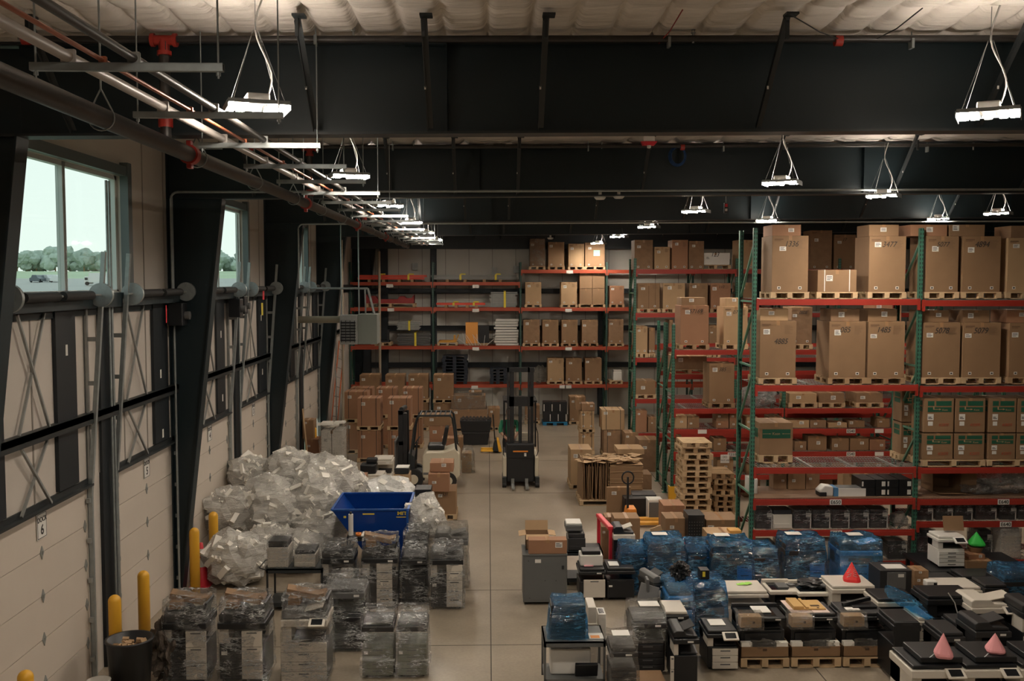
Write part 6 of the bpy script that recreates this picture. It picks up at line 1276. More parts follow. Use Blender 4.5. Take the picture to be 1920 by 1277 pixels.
# ---- yellow pallet jack behind the reach truck
q = fl(928, 850); t = thing('pallet_jack', 'yellow hand pallet jack standing behind the reach truck', 'pallet jack', (q.x, q.y, 0))
for dy in (0, .38): b = MB(); b.prism([(q.x-.05, .05), (q.x-.45, .05), (q.x-.45, .10), (q.x-.05, .10)], q.y+dy, q.y+dy+.16); b.build('fork', yellow_p, t, bev=.01)
b = MB(); b.prism([(q.x-.08, .05), (q.x+.2, .05), (q.x+.08, .42), (q.x, .42)], q.y, q.y+.54); b.build('pump_body', steel_dk2, t, bev=.02); b = MB(); b.prism([(q.x+.12, .05), (q.x+.22, .05), (q.x+.12, .42), (q.x+.06, .42)], q.y-.02, q.y+.56); b.build('yellow_frame', yellow_p, t)
b = MB(); b.cyl((q.x, q.y+.27, .4), (q.x-.06, q.y+.27, 1.2), .02, 8); b.bar((q.x-.06, q.y+.17, 1.2), (q.x-.06, q.y+.37, 1.2), .03, .03); b.build('handle', mastm, t)
b = MB(); b.cyl((q.x+.05, q.y+.2, .08), (q.x+.05, q.y+.34, .08), .08, 14); b.build('wheel', rubber, t)
# ---- pallet jack at right with black and white units
D = 21.9; t = thing('pallet_jack', 'orange-yellow pallet jack with a black looped handle beside the bale', 'pallet jack', (PX(1178, 960, D), D, 0)); xh = PX(1177, 940, D)
b = MB(); b.cyl((xh, D, .3), (xh, D, .98), .028, 10); b.tube([(xh+.13*sin(a_), D, 1.10-.14*cos(a_)) for a_ in [2*pi*u/18 for u in range(19)]], .018, 8); b.bar((xh, D, .96), (xh, D, 1.12), .05, .04); b.build('handle', mastm, t)
b = MB(); b.prism([(xh-.08, .08), (xh+.22, .08), (xh+.18, .42), (xh-.02, .42)], D-.12, D+.3); b.build('pump_body', orange_m, t, bev=.02)
for dy in (-.1, .3): b = MB(); b.box(xh+.2, PX(1252, 980, D), D+dy, D+dy+.16, .05, .11); b.build('fork', mat('jack_orange', (.8, .40, .06), .45), t, bev=.008)
b = MB(); b.cyl((xh, D-.04, .09), (xh, D+.12, .09), .09, 16); b.build('wheel', rubber, t)
solid('black_machine_base', 'black cube machine base behind the looped jack handle', 'machine', [('machine_body', (PX(1171, 950, 22.6), PX(1213, 950, 22.6), 22.6, 23.1, .0, PZ(1190, 935, 22.6)), black_pl), ('top_plate', (PX(1187, 930, 22.8), PX(1232, 930, 22.8), 22.9, 23.4, PZ(1190, 932, 22.9), PZ(1190, 928, 22.9)), dark_pl)], at(1190, 960, 22.6))
solid('small_cabinet', 'small white cabinet with papers on top beside the black machine base', 'cabinet', [('cabinet_body', (PX(1215, 950, 22.3), PX(1243, 950, 22.3), 22.3, 22.7, .02, PZ(1220, 938, 22.3)), white_pl), ('door_panel', (PX(1217, 950, 22.3), PX(1241, 950, 22.3), 22.28, 22.3, .05, PZ(1220, 942, 22.3)), grey_pl), ('paper_sheet', (PX(1219, 950, 22.3), PX(1236, 950, 22.3), 22.35, 22.6, PZ(1220, 937.8, 22.3), PZ(1220, 937, 22.3)), paper)], at(1229, 960, 22.3))
# leaning ladder near corner
t = thing('ladder', 'orange-railed ladder leaning at the dock corner of the end wall', 'ladder', at(628, 780, 33)); A_, B_ = at(617, 775, 33.2), at(636, 640, 36.2); A2, B2 = at(629, 775, 33.2), at(645, 645, 36.2); A_.z = A2.z = .02
for p, q in ((A_, B_), (A2, B2)): b = MB(); b.bar(p, q, .03, .07); b.build('rail', mat('ladder_orange', (.45, .10, .03), .5), t)
for k in range(10): u = (k+.7)/10.5; b = MB(); b.cyl(A_.lerp(B_, u), A2.lerp(B2, u), .016, 6); b.build('rung', galv_d, t)
# ================================================================ RIGHT-HAND MACHINES
X0, X1 = PX(981, 1090, 16.55), PX(1063, 1090, 16.55); t = thing('steel_cabinet', 'dark grey steel cabinet on wheels at the aisle, carrying cartons', 'cabinet', ((X0+X1)/2, 16.9, 0))
b = MB(); b.box(X0, X1, 16.55, 17.2, .05, .85); b.build('cabinet_body', cabinet_m, t, bev=.008); b = MB(); b.box(X0-.01, X1+.01, 16.54, 17.21, .85, .87); b.build('top_plate', cabinet_m, t)
b = MB(); b.box(X0+.02, X1-.02, 16.545, 16.55, .09, .83); dr = b.build('door_panel', cabinet_m, t); b = MB()
for u, v in ((.12, .9), (.15, .15), (.5, .5), (.9, .2), (.75, .5)): b.cyl((X0+(X1-X0)*u, 16.535, v*.85), (X0+(X1-X0)*u, 16.545, v*.85), .008, 8)
b.box(X1-.09, X1-.05, 16.53, 16.545, .62, .68); b.build('fastener', steel_dk2, dr); b = MB(); b.box(X0+.2, X0+.30, 16.54, 16.545, .73, .79); b.build('label_plate', paper, dr)
b = MB()
for xx in (X0+.05, X1-.05): b.cyl((xx-.02, 16.62, .03), (xx+.02, 16.62, .03), .03, 10); b.cyl((xx-.02, 17.15, .03), (xx+.02, 17.15, .03), .03, 10)
b.build('caster', rubber, t)
fc(991, 1063, 1013, 1040, 16.58, .26, 'long carton with a white label on the grey steel cabinet', None, z0=.872, m=card2, marks=False)
t = thing('open_carton', 'open carton with raised flaps on the grey steel cabinet', 'carton', at(1008, 1000, 17.2)); A_, B_ = PX(986, 990, 16.9), PX(1029, 990, 16.9); zb = .872; zt = 1.13
b = MB(); y0, y1 = 16.88, 17.2
b.box(A_, B_, y0, y0+.008, zb, zt); b.box(A_, B_, y1-.008, y1, zb, zt); b.box(A_, A_+.008, y0, y1, zb, zt); b.box(B_-.008, B_, y0, y1, zb, zt); b.box(A_, B_, y0, y1, zb, zb+.008); b.build('box_body', card, t)
for nm, p, q, w_ in (('rear_flap', ((A_+B_)/2, y1, zt), ((A_+B_)/2, y1+.05, zt+.16), B_-A_), ('front_flap', ((A_+B_)/2, y0, zt), ((A_+B_)/2, y0-.12, zt-.06), B_-A_)): b = MB(); b.bar(p, q, w_, .006); b.build(nm, card3, t)
for nm, sx, xx in (('side_flap', -1, A_), ('side_flap', 1, B_)): b = MB(); b.bar((xx, (y0+y1)/2, zt), (xx+sx*.12, (y0+y1)/2, zt-.02), .36, .006); b.build(nm, card3, t)
X0, X1, t = cart(1060, 1130, 17.6, .6, .62, 'low black stand behind the grey cabinet carrying stacked printers', m=steel_dk2, handle=False, name='printer_stand')
pr(1064, 1099, .622, .32, 17.65, .45, 'grey and black printer at the bottom of the stack behind the grey cabinet', body=dark_pl, wrap=False, edge=False); pr(1060, 1093, .945, .16, 17.75, .42, 'flat grey printer on top of the stack behind the grey cabinet', body=grey_pl, wrap=False, edge=False, m2=white_pl)
solid('paper_box', 'white open box with a black roller inside, behind the grey cabinet', 'box', [('box_body', (PX(1086, 1050, 17.1), PX(1128, 1050, 17.1), 16.9, 17.25, .567, .75), white_pl), ('black_roller', (PX(1090, 1040, 17.1), PX(1124, 1040, 17.1), 16.93, 17.2, .75, .82), black_pl)], at(1107, 1050, 17.2), bev=.012)
mach(1085, 1136, 16.75, .60, 'black machine with a square white front panel beside the grey cabinet', 'black copiers in the right block', pf=(.18, .97), pz=(.1, .62), drawers=1, panel=beige_pl, head='flat', cp=False, recess=False)
mach(1137, 1191, 16.75, .61, 'plain black machine with a single label beside the white-fronted one', 'black copiers in the right block', pf=(.1, .95), pz=(.1, .62), drawers=1, panel=black_pl, head='flat', cp=False, recess=False, labelp=True)
for i, (a, c, lb) in enumerate(((1095, 1112, 'pink and white papers on the white-fronted machine'), (1142, 1160, 'white sheets on the plain black machine'))):
    b = MB(); z = [.565, .573][i]+.005; b.box(PX(a, 1070, 16.9), PX(c, 1070, 16.9), 16.85, 17.1, z, z+.012); tag(b.build('paper_stack', [mat('pink_paper', (.75, .35, .40), .7), paper][i]), lb, 'papers')
mach(1149, 1190, 17.7, 1.06, 'black office printer with a white scanner and a square code-free label, behind the table machines', 'black copiers in the right block', panel=black_pl, pf=(.05, .95), headm=beige_pl, trim=black_pl, cp=False, d=.5, drawers=2)
t = thing('red_cart', 'bright red plastic cart frame behind the table machines', 'cart', at(1135, 1050, 17.9)); p = at(1123, 1003, 18.8); q_ = at(1148, 1030, 17.8)
b = MB(); b.bar((p.x, 18.9, .98), (q_.x-.02, 17.85, .98), .10, .07); b.build('top_rail', red_sat, t, bev=.015)
for xx, yy in ((p.x, 18.85), (q_.x-.02, 17.9)): b = MB(); b.bar((xx, yy, 0), (xx, yy, .96), .09, .06); b.build('leg', red_sat, t, bev=.01)
# blue-wrapped copiers
GB = 'blue film-wrapped copiers'
for a, c, h, D, lb, pf, pz, pan, sd, hd_, fl_ in (
    (1164, 1216, .82, 17.0, 'low dark machine in blue film beside the plain black machine', (.1, .9), (.05, .5), black_pl, 61, 'flat', bluef),
    (1214, 1284, .96, 16.9, 'tall copier in blue film with papers on top, before the red cone', (.60, .98), (.05, .62), lightblue, 62, 'adf', bluef),
    (1287, 1341, .84, 17.0, 'low dark machine in blue film between two tall ones', (.1, .9), (.05, .5), black_pl, 63, 'flat', bluef),
    (1334, 1410, .96, 16.7, 'tall copier in blue film with a white sheet at the rack end post', (.62, .98), (.05, .64), lightblue, 64, 'adf', bluef),
    (1409, 1457, .84, 16.8, 'short rounded machine in blue film at the foot of the end post', (.1, .9), (.05, .5), black_pl, 65, 'flat', bluef),
    (1471, 1546, .95, 16.9, 'tall copier in blue film standing alone before the third E650 sign', (.62, .98), (.05, .62), lightblue, 66, 'adf', bluef),
    (1573, 1652, .93, 16.9, 'light copier in pale blue film behind the red paper cone', (.1, .98), (.05, .6), lightblue, 67, 'adf', bluef_l)):
    mach(a, c, D, h, lb, GB, pf=pf, pz=pz, panel=pan, head=hd_, wrap=fl_, seed=sd, cp=False, bulge=.03, body=black_pl if fl_ is bluef else lightblue, amp=.035, headm=dark_pl if fl_ is bluef else lightblue)
for i, (px_, py_, D, z, lb) in enumerate(((1238, 1018, 17.1, 1.03, 'white sheets on the tall blue-wrapped copier by the red cone'), (1355, 1020, 17.0, 1.03, 'white sheet on the blue-wrapped copier at the end post'), (1490, 1022, 17.1, 1.02, 'white sheet on the lone blue-wrapped copier'), (1605, 1025, 17.1, 1.0, 'white sheets on the pale blue-wrapped copier'))):
    X = PX(px_, py_, D); b = MB(); b.box(X-.13, X+.13, D, D+.2, z+.02, z+.024); tag(b.build('paper_sheet', paper), lb, 'paper')
mach(1252, 1300, 14.7, .86, 'copier in bright light blue film with a black part on top', GB, pf=(.05, .95), pz=(.05, .6), panel=lightblue, head='flat', wrap=bluef_l, seed=68, cp=False, body=lightblue, bulge=.02, headm=lightblue)
mach(1302, 1361, 14.9, .84, 'dark copier in blue film beside the big white machine', GB, pf=(.05, .95), pz=(.05, .6), panel=black_pl, head='flat', wrap=bluef, seed=69, cp=False, bulge=.04)
t = lump('black_mechanism', 'bulky black mechanism sitting on the light blue wrapped copier', 'printer part', (PX(1277, 1095, 14.9), 15.0, 1.04), (.14, .14, .13), black_pl, 71, amp=.6, fr=4)
t = solid('black_frame_part', 'black metal part with a yellow tag on the dark blue-wrapped copier', 'printer part', [('part_body', (PX(1313, 1100, 15), PX(1330, 1100, 15), 15.0, 15.2, .90, 1.04), black_pl), ('yellow_tag', (PX(1317, 1100, 15), PX(1322, 1100, 15), 14.995, 15.0, .94, 1.02), ylw)], at(1320, 1100, 15))
# front left of the block: utility cart with blue printer
X0, X1, t = cart(1020, 1136, 12.75, .62, .77, 'grey utility cart carrying a blue-wrapped printer', m=cabinet_m, shelves=(.25,), handle=False)
pr(1031, 1101, .772, .46, 12.85, .42, 'printer wrapped in blue film on the grey utility cart', body=black_pl, wrap=False, edge=False); pb = [o for o in bpy.data.objects if o.name.startswith('desktop_printer')][-1]
pbn = sorted([o for o in bpy.data.objects if o.name.startswith('desktop_printer')], key=lambda o: o.name)[-1]
wrap_shell(pbn, PX(1028, 1160, 12.85), PX(1104, 1160, 12.85), 12.82, 13.30, .776, 1.27, bluef_l, 91, .03, 9, taper=.25)
b = MB(); X = PX(1118, 1200, 12.85); b.box(X-.09, X+.1, 12.84, 13.05, .772, .778); b.box(X-.07, X+.05, 12.86, 12.96, .778, .780, 1); tag(b.build('printed_card', [paper, orange_m]), 'white card with an orange print on the grey utility cart', 'card')
b = MB(); X = PX(1075, 1240, 12.9); b.box(X-.30, X+.24, 12.95, 13.3, .252, .60); tag(b.build('white_cover', white_pl, bev=.02), 'large white plastic cover on the lower shelf of the utility cart', 'printer cover')
b = MB(); b.obox((PX(1100, 1260, 12.8), 12.85, .36), (.30, .05, .2), Matrix.Rotation(.4, 3, 'X')); tag(b.build('black_cover', black_pl, bev=.01), 'tilted black cover on the lower shelf of the utility cart', 'printer cover')
pr(1101, 1122, .0, .98, 13.6, .5, 'tall white printer standing behind the utility cart', body=beige_pl, wrap=False, edge=False, m2=beige_pl)
b = MB(); b.box(PX(1122, 1170, 13.9), PX(1136, 1170, 13.9), 13.9, 14.2, .0, .74); b.box(PX(1124, 1170, 13.9), PX(1134, 1170, 13.9), 13.95, 14.15, .74, .743, 1); tag(b.build('scanner_unit', [white_pl, glass_dk]), 'small white scanner with dark glass beside the tall white printer', 'scanner')
mach(1184, 1250, 13.55, .86, 'grey copier in dusty clear film with white papers on top', 'film-wrapped printers on the near pallet', body=dark_pl, panel=dark_pl, pf=(.02, .92), wrap=clear_d, seed=72, head='flat', cp=False, wz=.45)
b = MB(); X = PX(1218, 1145, 13.7); b.box(X-.14, X+.14, 13.68, 13.9, .925, .93); tag(b.build('paper_sheet', paper), 'printed sheets on the grey copier in dusty film', 'paper')
b = MB(); xa, xb = PX(1138, 1270, 12.4), PX(1262, 1270, 12.4); b.box(xa, xb, 12.3, 13.3, .14, .16); 
for xx in (xa, (xa+xb)/2, xb-.1): b.box(xx, xx+.1, 12.3, 13.3, 0, .14)
tag(b.build('board_platform', card), 'brown board platform at the lower picture edge beside the utility cart', 'platform')
machine(PX(1168, 1230, 12.5), 12.4, .36, .5, .70, 'slim printer in brownish clear film on the board platform', 'film-wrapped printers on the near pallet', body=dark_pl, panel=black_pl, wrap=clear_d, seed=73, head='flat', cp=False, z0=.162, recess=False)
b = MB(); X = PX(1166, 1190, 12.6); b.box(X-.12, X+.10, 12.55, 12.75, .92, .925); tag(b.build('paper_sheet', paper), 'printed sheets on the slim printer in brownish film', 'paper')
GK = 'black office printers in the near rows'
mach(1263, 1312, 13.1, .78, 'black printer with a white sheet in its feeder, before the blue-wrapped ones', GK, pf=(-.1, .04), panel=beige_pl, pz=(.1, .55), drawers=2, trim=black_pl, cp=False)
mach(1246, 1292, 14.1, .76, 'black printer with a white U-shaped tray, behind the dusty wrapped copier', GK, panel=black_pl, trim=beige_pl, cp=False, head='flat')
mach(1214, 1246, 15.2, .9, 'dark printer with its grey cover standing open', GK, panel=black_pl, trim=grey_pl, cp=False, head='adf', rz=.3)
b = MB(); p = at(1215, 1115, 15.0); b.obox(p, (.30, .02, .30), Matrix.Rotation(-.35, 3, 'X') @ Matrix.Rotation(.3, 3, 'Y')); b.box(p.x-.02, p.x+.02, p.y, p.y+.2, .9, p.z-.05); tag(b.build('open_cover', grey_pl, bev=.01), 'square grey cover raised above the open dark printer', 'printer cover')
mach(1326, 1386, 13.65, .62, 'black-topped printer with white stepped drawers and a sheet on its lid', GK, panel=beige_pl, pf=(.18, .98), pz=(.05, .52), drawers=3, trim=black_pl, cp=True, head='flat')
b = MB(); X = PX(1345, 1180, 13.9); b.box(X-.11, X+.11, 13.85, 14.1, .582, .59); tag(b.build('paper_sheet', paper), 'white sheet on the printer with stepped drawers', 'paper')
# white row
GW = 'large white machines in the middle row'
mach(1351, 1441, 15.4, .62, 'broad white machine with rounded end and bright green slips on top', GW, body=beige_pl, panel=beige_pl, head='flat', trim=beige_pl, cp=False, drawers=1, headm=beige_pl, recess=False, d=.62)
mach(1443, 1494, 15.5, .64, 'white flat machine with grey tray parts on top, third of the white row', GW, body=black_pl, panel=black_pl, head='glass', headm=beige_pl, trim=beige_pl, cp=False, d=.55)
mach(1496, 1566, 15.4, .64, 'white flat machine holding a black cloth heap', GW, body=black_pl, panel=black_pl, head='glass', headm=beige_pl, trim=beige_pl, cp=False, d=.6)
mach(1559, 1643, 15.2, .78, 'white copier with a thick scanner lid carrying the red paper cone', GW, body=beige_pl, panel=beige_pl, head='flat', headm=beige_pl, trim=beige_pl, cp=False, d=.62)
lump('black_cloth', 'heap of black cloth or foam lying on a white machine', 'cloth', (PX(1528, 1110, 15.7), 15.7, .60), (.25, .2, .07), black_pl, 75, amp=.5, fl_=.55)
b = MB(); X = PX(1400, 1103, 15.7)
for k in range(4): b.obox((X+k*.05-.1, 15.75+.03*(k % 2), .585+.004*k), (.10, .08, .004), Matrix.Rotation(k*.6, 3, 'Z'))
o = tag(b.build('green_slips', mat('lime_paper', (.35, .70, .12), .6)), 'bright green slips on the broad white machine', 'slips', kind='stuff')
b = MB(); X = PX(1470, 1106, 15.7); b.box(X-.12, X+.05, 15.6, 15.85, .55, .58); b.obox((X+.12, 15.75, .57), (.1, .12, .03), Matrix.Rotation(.4, 3, 'Z')); tag(b.build('tray_part', grey_pl), 'grey tray parts on the third white machine', 'tray part')
def cone(x, ybase, ytip, D, wpx, m, label, lean=0, cat='paper cone'):
    """folded paper cone with petal-like rounded foot"""
    p = at(x, ybase, D); tip = at(x+lean, ytip, D); r = wpx/2*D/F; t = thing('paper_cone', label, cat, p); b = MB(); n = 24; vs = []
    for j, (rr, u) in enumerate(((.88, 0), (1.0, .10), (.96, .2), (.55, .55), (.02, 1))):
        for i in range(n):
            a = 2*pi*i/n; q = rr*r*(1+.10*cos(4*a)*(1-u)); c_ = p.lerp(tip, u); vs.append(Vector((c_.x+q*cos(a+.5), c_.y+q*sin(a+.5), c_.z)))
    b.add(vs, [(j*n+i, j*n+(i+1) % n, (j+1)*n+(i+1) % n, (j+1)*n+i) for j in range(4) for i in range(n)], 0, False); b.build('folded_sheet', m, t)
    b = MB(); b.bar(p+Vector((0, -r*.97, .02)), tip+Vector((0, -.012, -.02)), .006, .004); b.build('fold_edge', m, t); return t
redpap = mat('red_printed_paper', (.80, .035, .035), .5); pinkpap = mat('pink_card', (.80, .34, .36), .7)
cone(1597, 1091, 1054, 15.5, 35, redpap, 'red printed paper cone on the white copier')
c_ = bpy.data.objects['paper_cone']; b = MB(); p = at(1597, 1078, 15.5-.1)
for k in range(5): b.obox((p.x-.05+.02*(k % 2), 15.5-.115+.012*k, p.z-.02+.03*k), (.07-.012*k, .003, .006), Matrix.Rotation(-.35, 3, 'Y')); b.obox((p.x+.05, 15.5-.115+.012*k, p.z-.02+.03*k), (.07-.012*k, .003, .006), Matrix.Rotation(.35, 3, 'Y'))
b.build('white_print', paper, c_)
cone(1281, 1040, 1006, 16.6+1.0, 18, redpap, 'second red paper cone behind the blue-wrapped copiers')
# three machines on pallets at the front
GPL = 'black wide machines on pallets'
for i, (a, c, lb, top) in enumerate(((1389, 1480, 'black machine on a pallet with glass top and a clear bagged box, nearest the stepped printer', 0), (1484, 1577, 'black machine on a pallet with an ochre packing tray on top', 1), (1581, 1672, 'black machine on a pallet with dark trays on top, beside the tall black cabinet', 2))):
    D = 13.75; A_, B_ = PX(a, 1200, D), PX(c, 1200, D); w = B_-A_
    pallet(A_-.0, B_+.0, D-.02, D+.75, 0, 'wooden pallet under the %s wide black machine' % ORD[i], 'pallets under the wide black machines', h=.145)
    t = thing('carton_tray', 'open brown carton tray with white foam corners under the %s wide black machine' % ORD[i], 'carton tray', ((A_+B_)/2, D, .146), 'carton trays under black machines')
    b = MB(); z0, z1_ = .147, .30
    b.box(A_, B_, D, D+.01, z0, z1_); b.box(A_, B_, D+.70, D+.71, z0, z1_); b.box(A_, A_+.01, D, D+.71, z0, z1_); b.box(B_-.01, B_, D, D+.71, z0, z1_); b.box(A_, B_, D, D+.71, z0, z0+.01); b.build('tray_body', card, t)
    b = MB(); b.box(A_+.012, A_+.17, D+.012, D+.10, z0+.01, .36); b.build('foam_corner', foam, t, bev=.008); b = MB(); b.box(B_-.18, B_-.012, D+.012, D+.10, z0+.01, .36); b.build('foam_corner', foam, t, bev=.008)
    b = MB(); b.box((A_+B_)/2-.03, (A_+B_)/2+.03, D-.003, D, .24, .275); b.build('hand_hole', seam, t)
    machine((A_+B_)/2, D+.11, w-.03, .56, .62, lb, GPL, body=black_pl, panel=black_pl, head='glass' if top == 0 else 'flat', z0=.16, cp=False, pf=(.1, .9), headm=black_pl, drawers=2)
    zt = .16+.62*.85+.055
    b = MB(); X = A_+.12; b.box(X-.14, X+.16, D-.06, D+.10, .60, .76); o = thing('bagged_box', 'small brown box in a clear bag at the front corner of the %s wide machine' % ORD[i], 'box', (X, D, .6), 'bagged boxes on the wide machines'); b.build('box_body', card3, o, bev=.01)
    b = MB(); b.box(X+.03, X+.06, D-.065, D-.06, .66, .69); b.build('hand_hole', seam, o); wrap_shell(o, X-.17, X+.19, D-.09, D+.13, .57, .79, clear_d, 95+i, .02, 14)
    lump('film_scrap', 'loose clear film spilling in the carton tray of the %s wide machine' % ORD[i], 'plastic', ((A_+B_)/2+[0, .05, 0][i], D+.03, .33), (.20, .05, .06), clear_d, 100+i, amp=.6, fr=3)
D = 13.9; X = PX(1430, 1145, D); b = MB(); b.box(X-.08, X+.16, D+.12, D+.4, .70, .712); tag(b.build('document_pouch', paper), 'white documents in a pouch on the first wide black machine', 'papers')
t = thing('packing_tray', 'ochre moulded packing tray on the second wide black machine', 'tray', (PX(1520, 1140, D), D+.2, .745)); X = PX(1525, 1140, D); b = MB(); b.box(X-.25, X+.22, D+.1, D+.5, .745, .765); b.box(X-.25, X-.10, D+.1, D+.5, .765, .80); b.box(X-.07, X-.03, D+.1, D+.5, .765, .79); b.build('tray_body', mat('ochre_board', (.55, .34, .12), .7), t, bev=.004); b = MB(); b.box(X+.03, X+.16, D+.2, D+.26, .765, .768); b.box(X+.10, X+.13, D+.12, D+.16, .765, .768); b.build('cut_out', seam, t)
b = MB(); X = PX(1510, 1150, D); b.box(X-.2, X+.36, D+.0, D+.55, .738, .743); tag(b.build('pink_card_sheet', mat('pale_pink', (.7, .55, .5), .7)), 'pale sheet under the ochre packing tray', 'sheet')
b = MB(); X = PX(1620, 1135, D); b.obox((X, D+.3, .80), (.45, .05, .05), Matrix.Rotation(.2, 3, 'Z') @ Matrix.Rotation(-.15, 3, 'Y')); b.box(X-.1, X+.25, D+.15, D+.45, .745, .77); tag(b.build('black_rail_part', black_pl), 'black rail and tray parts on the third wide black machine', 'printer part'); b = MB(); b.box(X-.22, X-.02, D+.05, D+.2, .745, .75); tag(b.build('paper_sheet', paper), 'white sheet under the black rail parts', 'paper')
# right block
mach(1645, 1722, 14.6, .76, 'black-lidded scanner copier with white lower edge, half under blue film', GK, panel=black_pl, headm=beige_pl, trim=black_pl, head='flat', cp=False)
mach(1675, 1728, 13.2, .93, 'tall plain black cabinet with a small square label', GK, panel=black_pl, pf=(.05, .95), pz=(.05, .9), drawers=2, head='flat', headm=black_pl, trim=black_pl, cp=False, recess=False, labelp=True)
mach(1722, 1754, 13.9, .70, 'slim beige side cabinet beside the tall black one', GW, body=beige_pl, panel=beige_pl, pf=(.0, 1), pz=(.05, .7), drawers=3, head='flat', headm=beige_pl, trim=beige_pl, cp=False, recess=False)
t = thing('blue_film_drape', 'crumpled blue stretch film draped diagonally over the black-lidded scanner', 'plastic', at(1700, 1130, 14.4)); b = MB(); vs = []; n1, n2 = 34, 12
A_, B_ = at(1663, 1103, 14.75), at(1748, 1165, 13.85)
for i in range(n1+1):
    u = i/n1; c_ = A_.lerp(B_, u); c_.z += .02*sin(u*3); w_ = .06+.13*sin(pi*min(1, u*1.1)**.8)
    for k in range(n2+1):
        v = k/n2*2-1; q = c_+Vector((v*w_*1.0, v*w_*.6, .05*(1-v*v)))+noise.noise_vector(Vector((i*.35, k*1.3, 2)))*.025; vs.append(q)
b.add(vs, [(i*(n2+1)+k, i*(n2+1)+k+1, (i+1)*(n2+1)+k+1, (i+1)*(n2+1)+k) for i in range(n1) for k in range(n2)], 0, True); b.build('film_sheet', bluef, t)
mach(1738, 1832, 14.3, .92, 'large black machine trailing a white cable, between the blue film and the pale scanner', GK, panel=black_pl, headm=black_pl, trim=black_pl, cp=False, head='flat', drawers=2)
b = MB(); pts = [at(x, y, 14.15) for x, y in ((1778, 1112), (1790, 1130), (1797, 1155), (1798, 1185), (1795, 1200))]; b.tube(pts, .008, 6); tag(b.build('white_cable', white_pl), 'white cable hanging down the large black machine', 'cable')
mach(1755, 1842, 15.4, .66, 'white machine with a long pale lid behind the large black one', GW, body=beige_pl, panel=beige_pl, headm=beige_pl, trim=beige_pl, head='flat', cp=False)
solid('camera_unit', 'small white camera-like unit on the white machine behind the black one', 'printer part', [('unit_body', (PX(1751, 1100, 15.2), PX(1772, 1100, 15.2), 15.45, 15.6, .617, .70), white_pl), ('dark_lens', (PX(1764, 1100, 15.2), PX(1770, 1100, 15.2), 15.44, 15.45, .635, .68), black_pl)], at(1760, 1100, 15.3), bev=.015)
mach(1800, 1842, 13.5, .72, 'pale boxy feeder unit in front of the large black machine', GK, panel=beige_pl, pf=(.1, .98), pz=(.45, .8), drawers=1, cp=False, head='flat')
mach(1822, 1910, 14.0, .88, 'white scanner copier with a jagged sheet and a tilted touch screen', GW, body=black_pl, panel=black_pl, headm=beige_pl, trim=beige_pl, head='adf', cp=True)
mach(1880, 1965, 15.4, .82, 'dark machine under blue film at the right picture edge', GB, body=black_pl, panel=black_pl, wrap=bluef, seed=76, cp=False, head='flat')
mach(1918, 1990, 13.6, .95, 'black copier cut off by the right picture edge', GK, panel=beige_pl, cp=False)
for i, (a, c, lb) in enumerate(((1712, 1812, 'black and white copier carrying the first pink paper cone'), (1812, 1916, 'black and white copier carrying the second pink paper cone'), (1918, 2010, 'black and white copier beyond the second pink cone'))):
    mach(a, c, 11.3, 1.09, lb, 'black and white copiers in the nearest row', panel=beige_pl, headm=beige_pl, trim=black_pl, head='flat', body=beige_pl, pf=(.05, .95), d=.66)
    D = 11.4; X = PX((a+c)/2+4, 1230, D); b = MB(); b.box(X-.26, X+.24, D-.03, D+.50, .985, 1.055); tag(b.build('document_feeder_unit', black_pl, bev=.012), 'low black document feeder on the %s' % lb, 'feeder')
    if i < 2: 
        p = fl([1769, 1866][i], [1231, 1222][i], 1.06); k_ = cone([1769, 1866][i], [1231, 1222][i], 1187, p.y, [37, 38][i], pinkpap, ['rounded pink paper cone, first', 'straight-edged pink paper cone, second'][i]+' of the two near the lower right corner')
    b = MB(); X = PX(a+12, 1225, D+.3); b.tube([(X, D+.0, .99), (X-.02, D-.02, 1.05), (X+.10, D+.1, 1.06)], .007, 6); tag(b.build('grey_cable', galv), 'grey cable at the corner of the %s' % lb, 'cable')
mach(1700, 1722, 12.0, .8, 'small dark printer wedged beside the first pink-cone copier', GK, panel=beige_pl, cp=False, d=.4)
mach(1765, 1812, 13.0, .82, 'dark gear-sided unit behind the first pink cone', GK, panel=grey_pl, cp=False, head='flat', headm=dark_pl)
mach(1830, 1898, 13.0, .90, 'dark grey copier with a curled pale sheet behind the second pink cone', GK, body=dark_pl, panel=grey_pl, cp=False, head='adf', headm=dark_pl)
# low black table with white copier, cartons, green cone
A_, B_ = PX(1738, 1080, 16.9), PX(1935, 1080, 16.9); t = thing('black_table', 'long low black table along the right rack holding the white copier and cartons', 'table', ((A_+B_)/2, 17.2, 0)); b = MB(); b.box(A_, B_, 16.75, 17.95, .42, .47); b.build('table_top', black_pl, t)
for xx in (A_+.05, B_-.1):
    for yy in (16.8, 17.85): b = MB(); b.box(xx, xx+.06, yy, yy+.06, 0, .42); b.build('leg', black_pl, t)
machine(PX(1782, 1040, 17.0), 16.95, .50, .45, .60, 'white copier with a brown board on top standing on the black table', None, body=white_pl, panel=white_pl, headm=white_pl, trim=white_pl, head='flat', z0=.472, cp=True)
b = MB(); b.obox((PX(1789, 1010, 17.2), 17.25, 1.19), (.36, .02, .26), Matrix.Rotation(-.25, 3, 'X')); tag(b.build('brown_board', card), 'brown board leaning on the white copier at the black table', 'board')
fc(1817, 1847, 1040, 1060, 17.0, .35, 'small carton with a white label under the green cone', GF, z0=.56, m=card2, marks=False)
fc(1812, 1862, 1052, 1066, 16.9, .5, 'flat opened carton on the black table', GF, z0=.473, m=card, marks=False, lab=0)
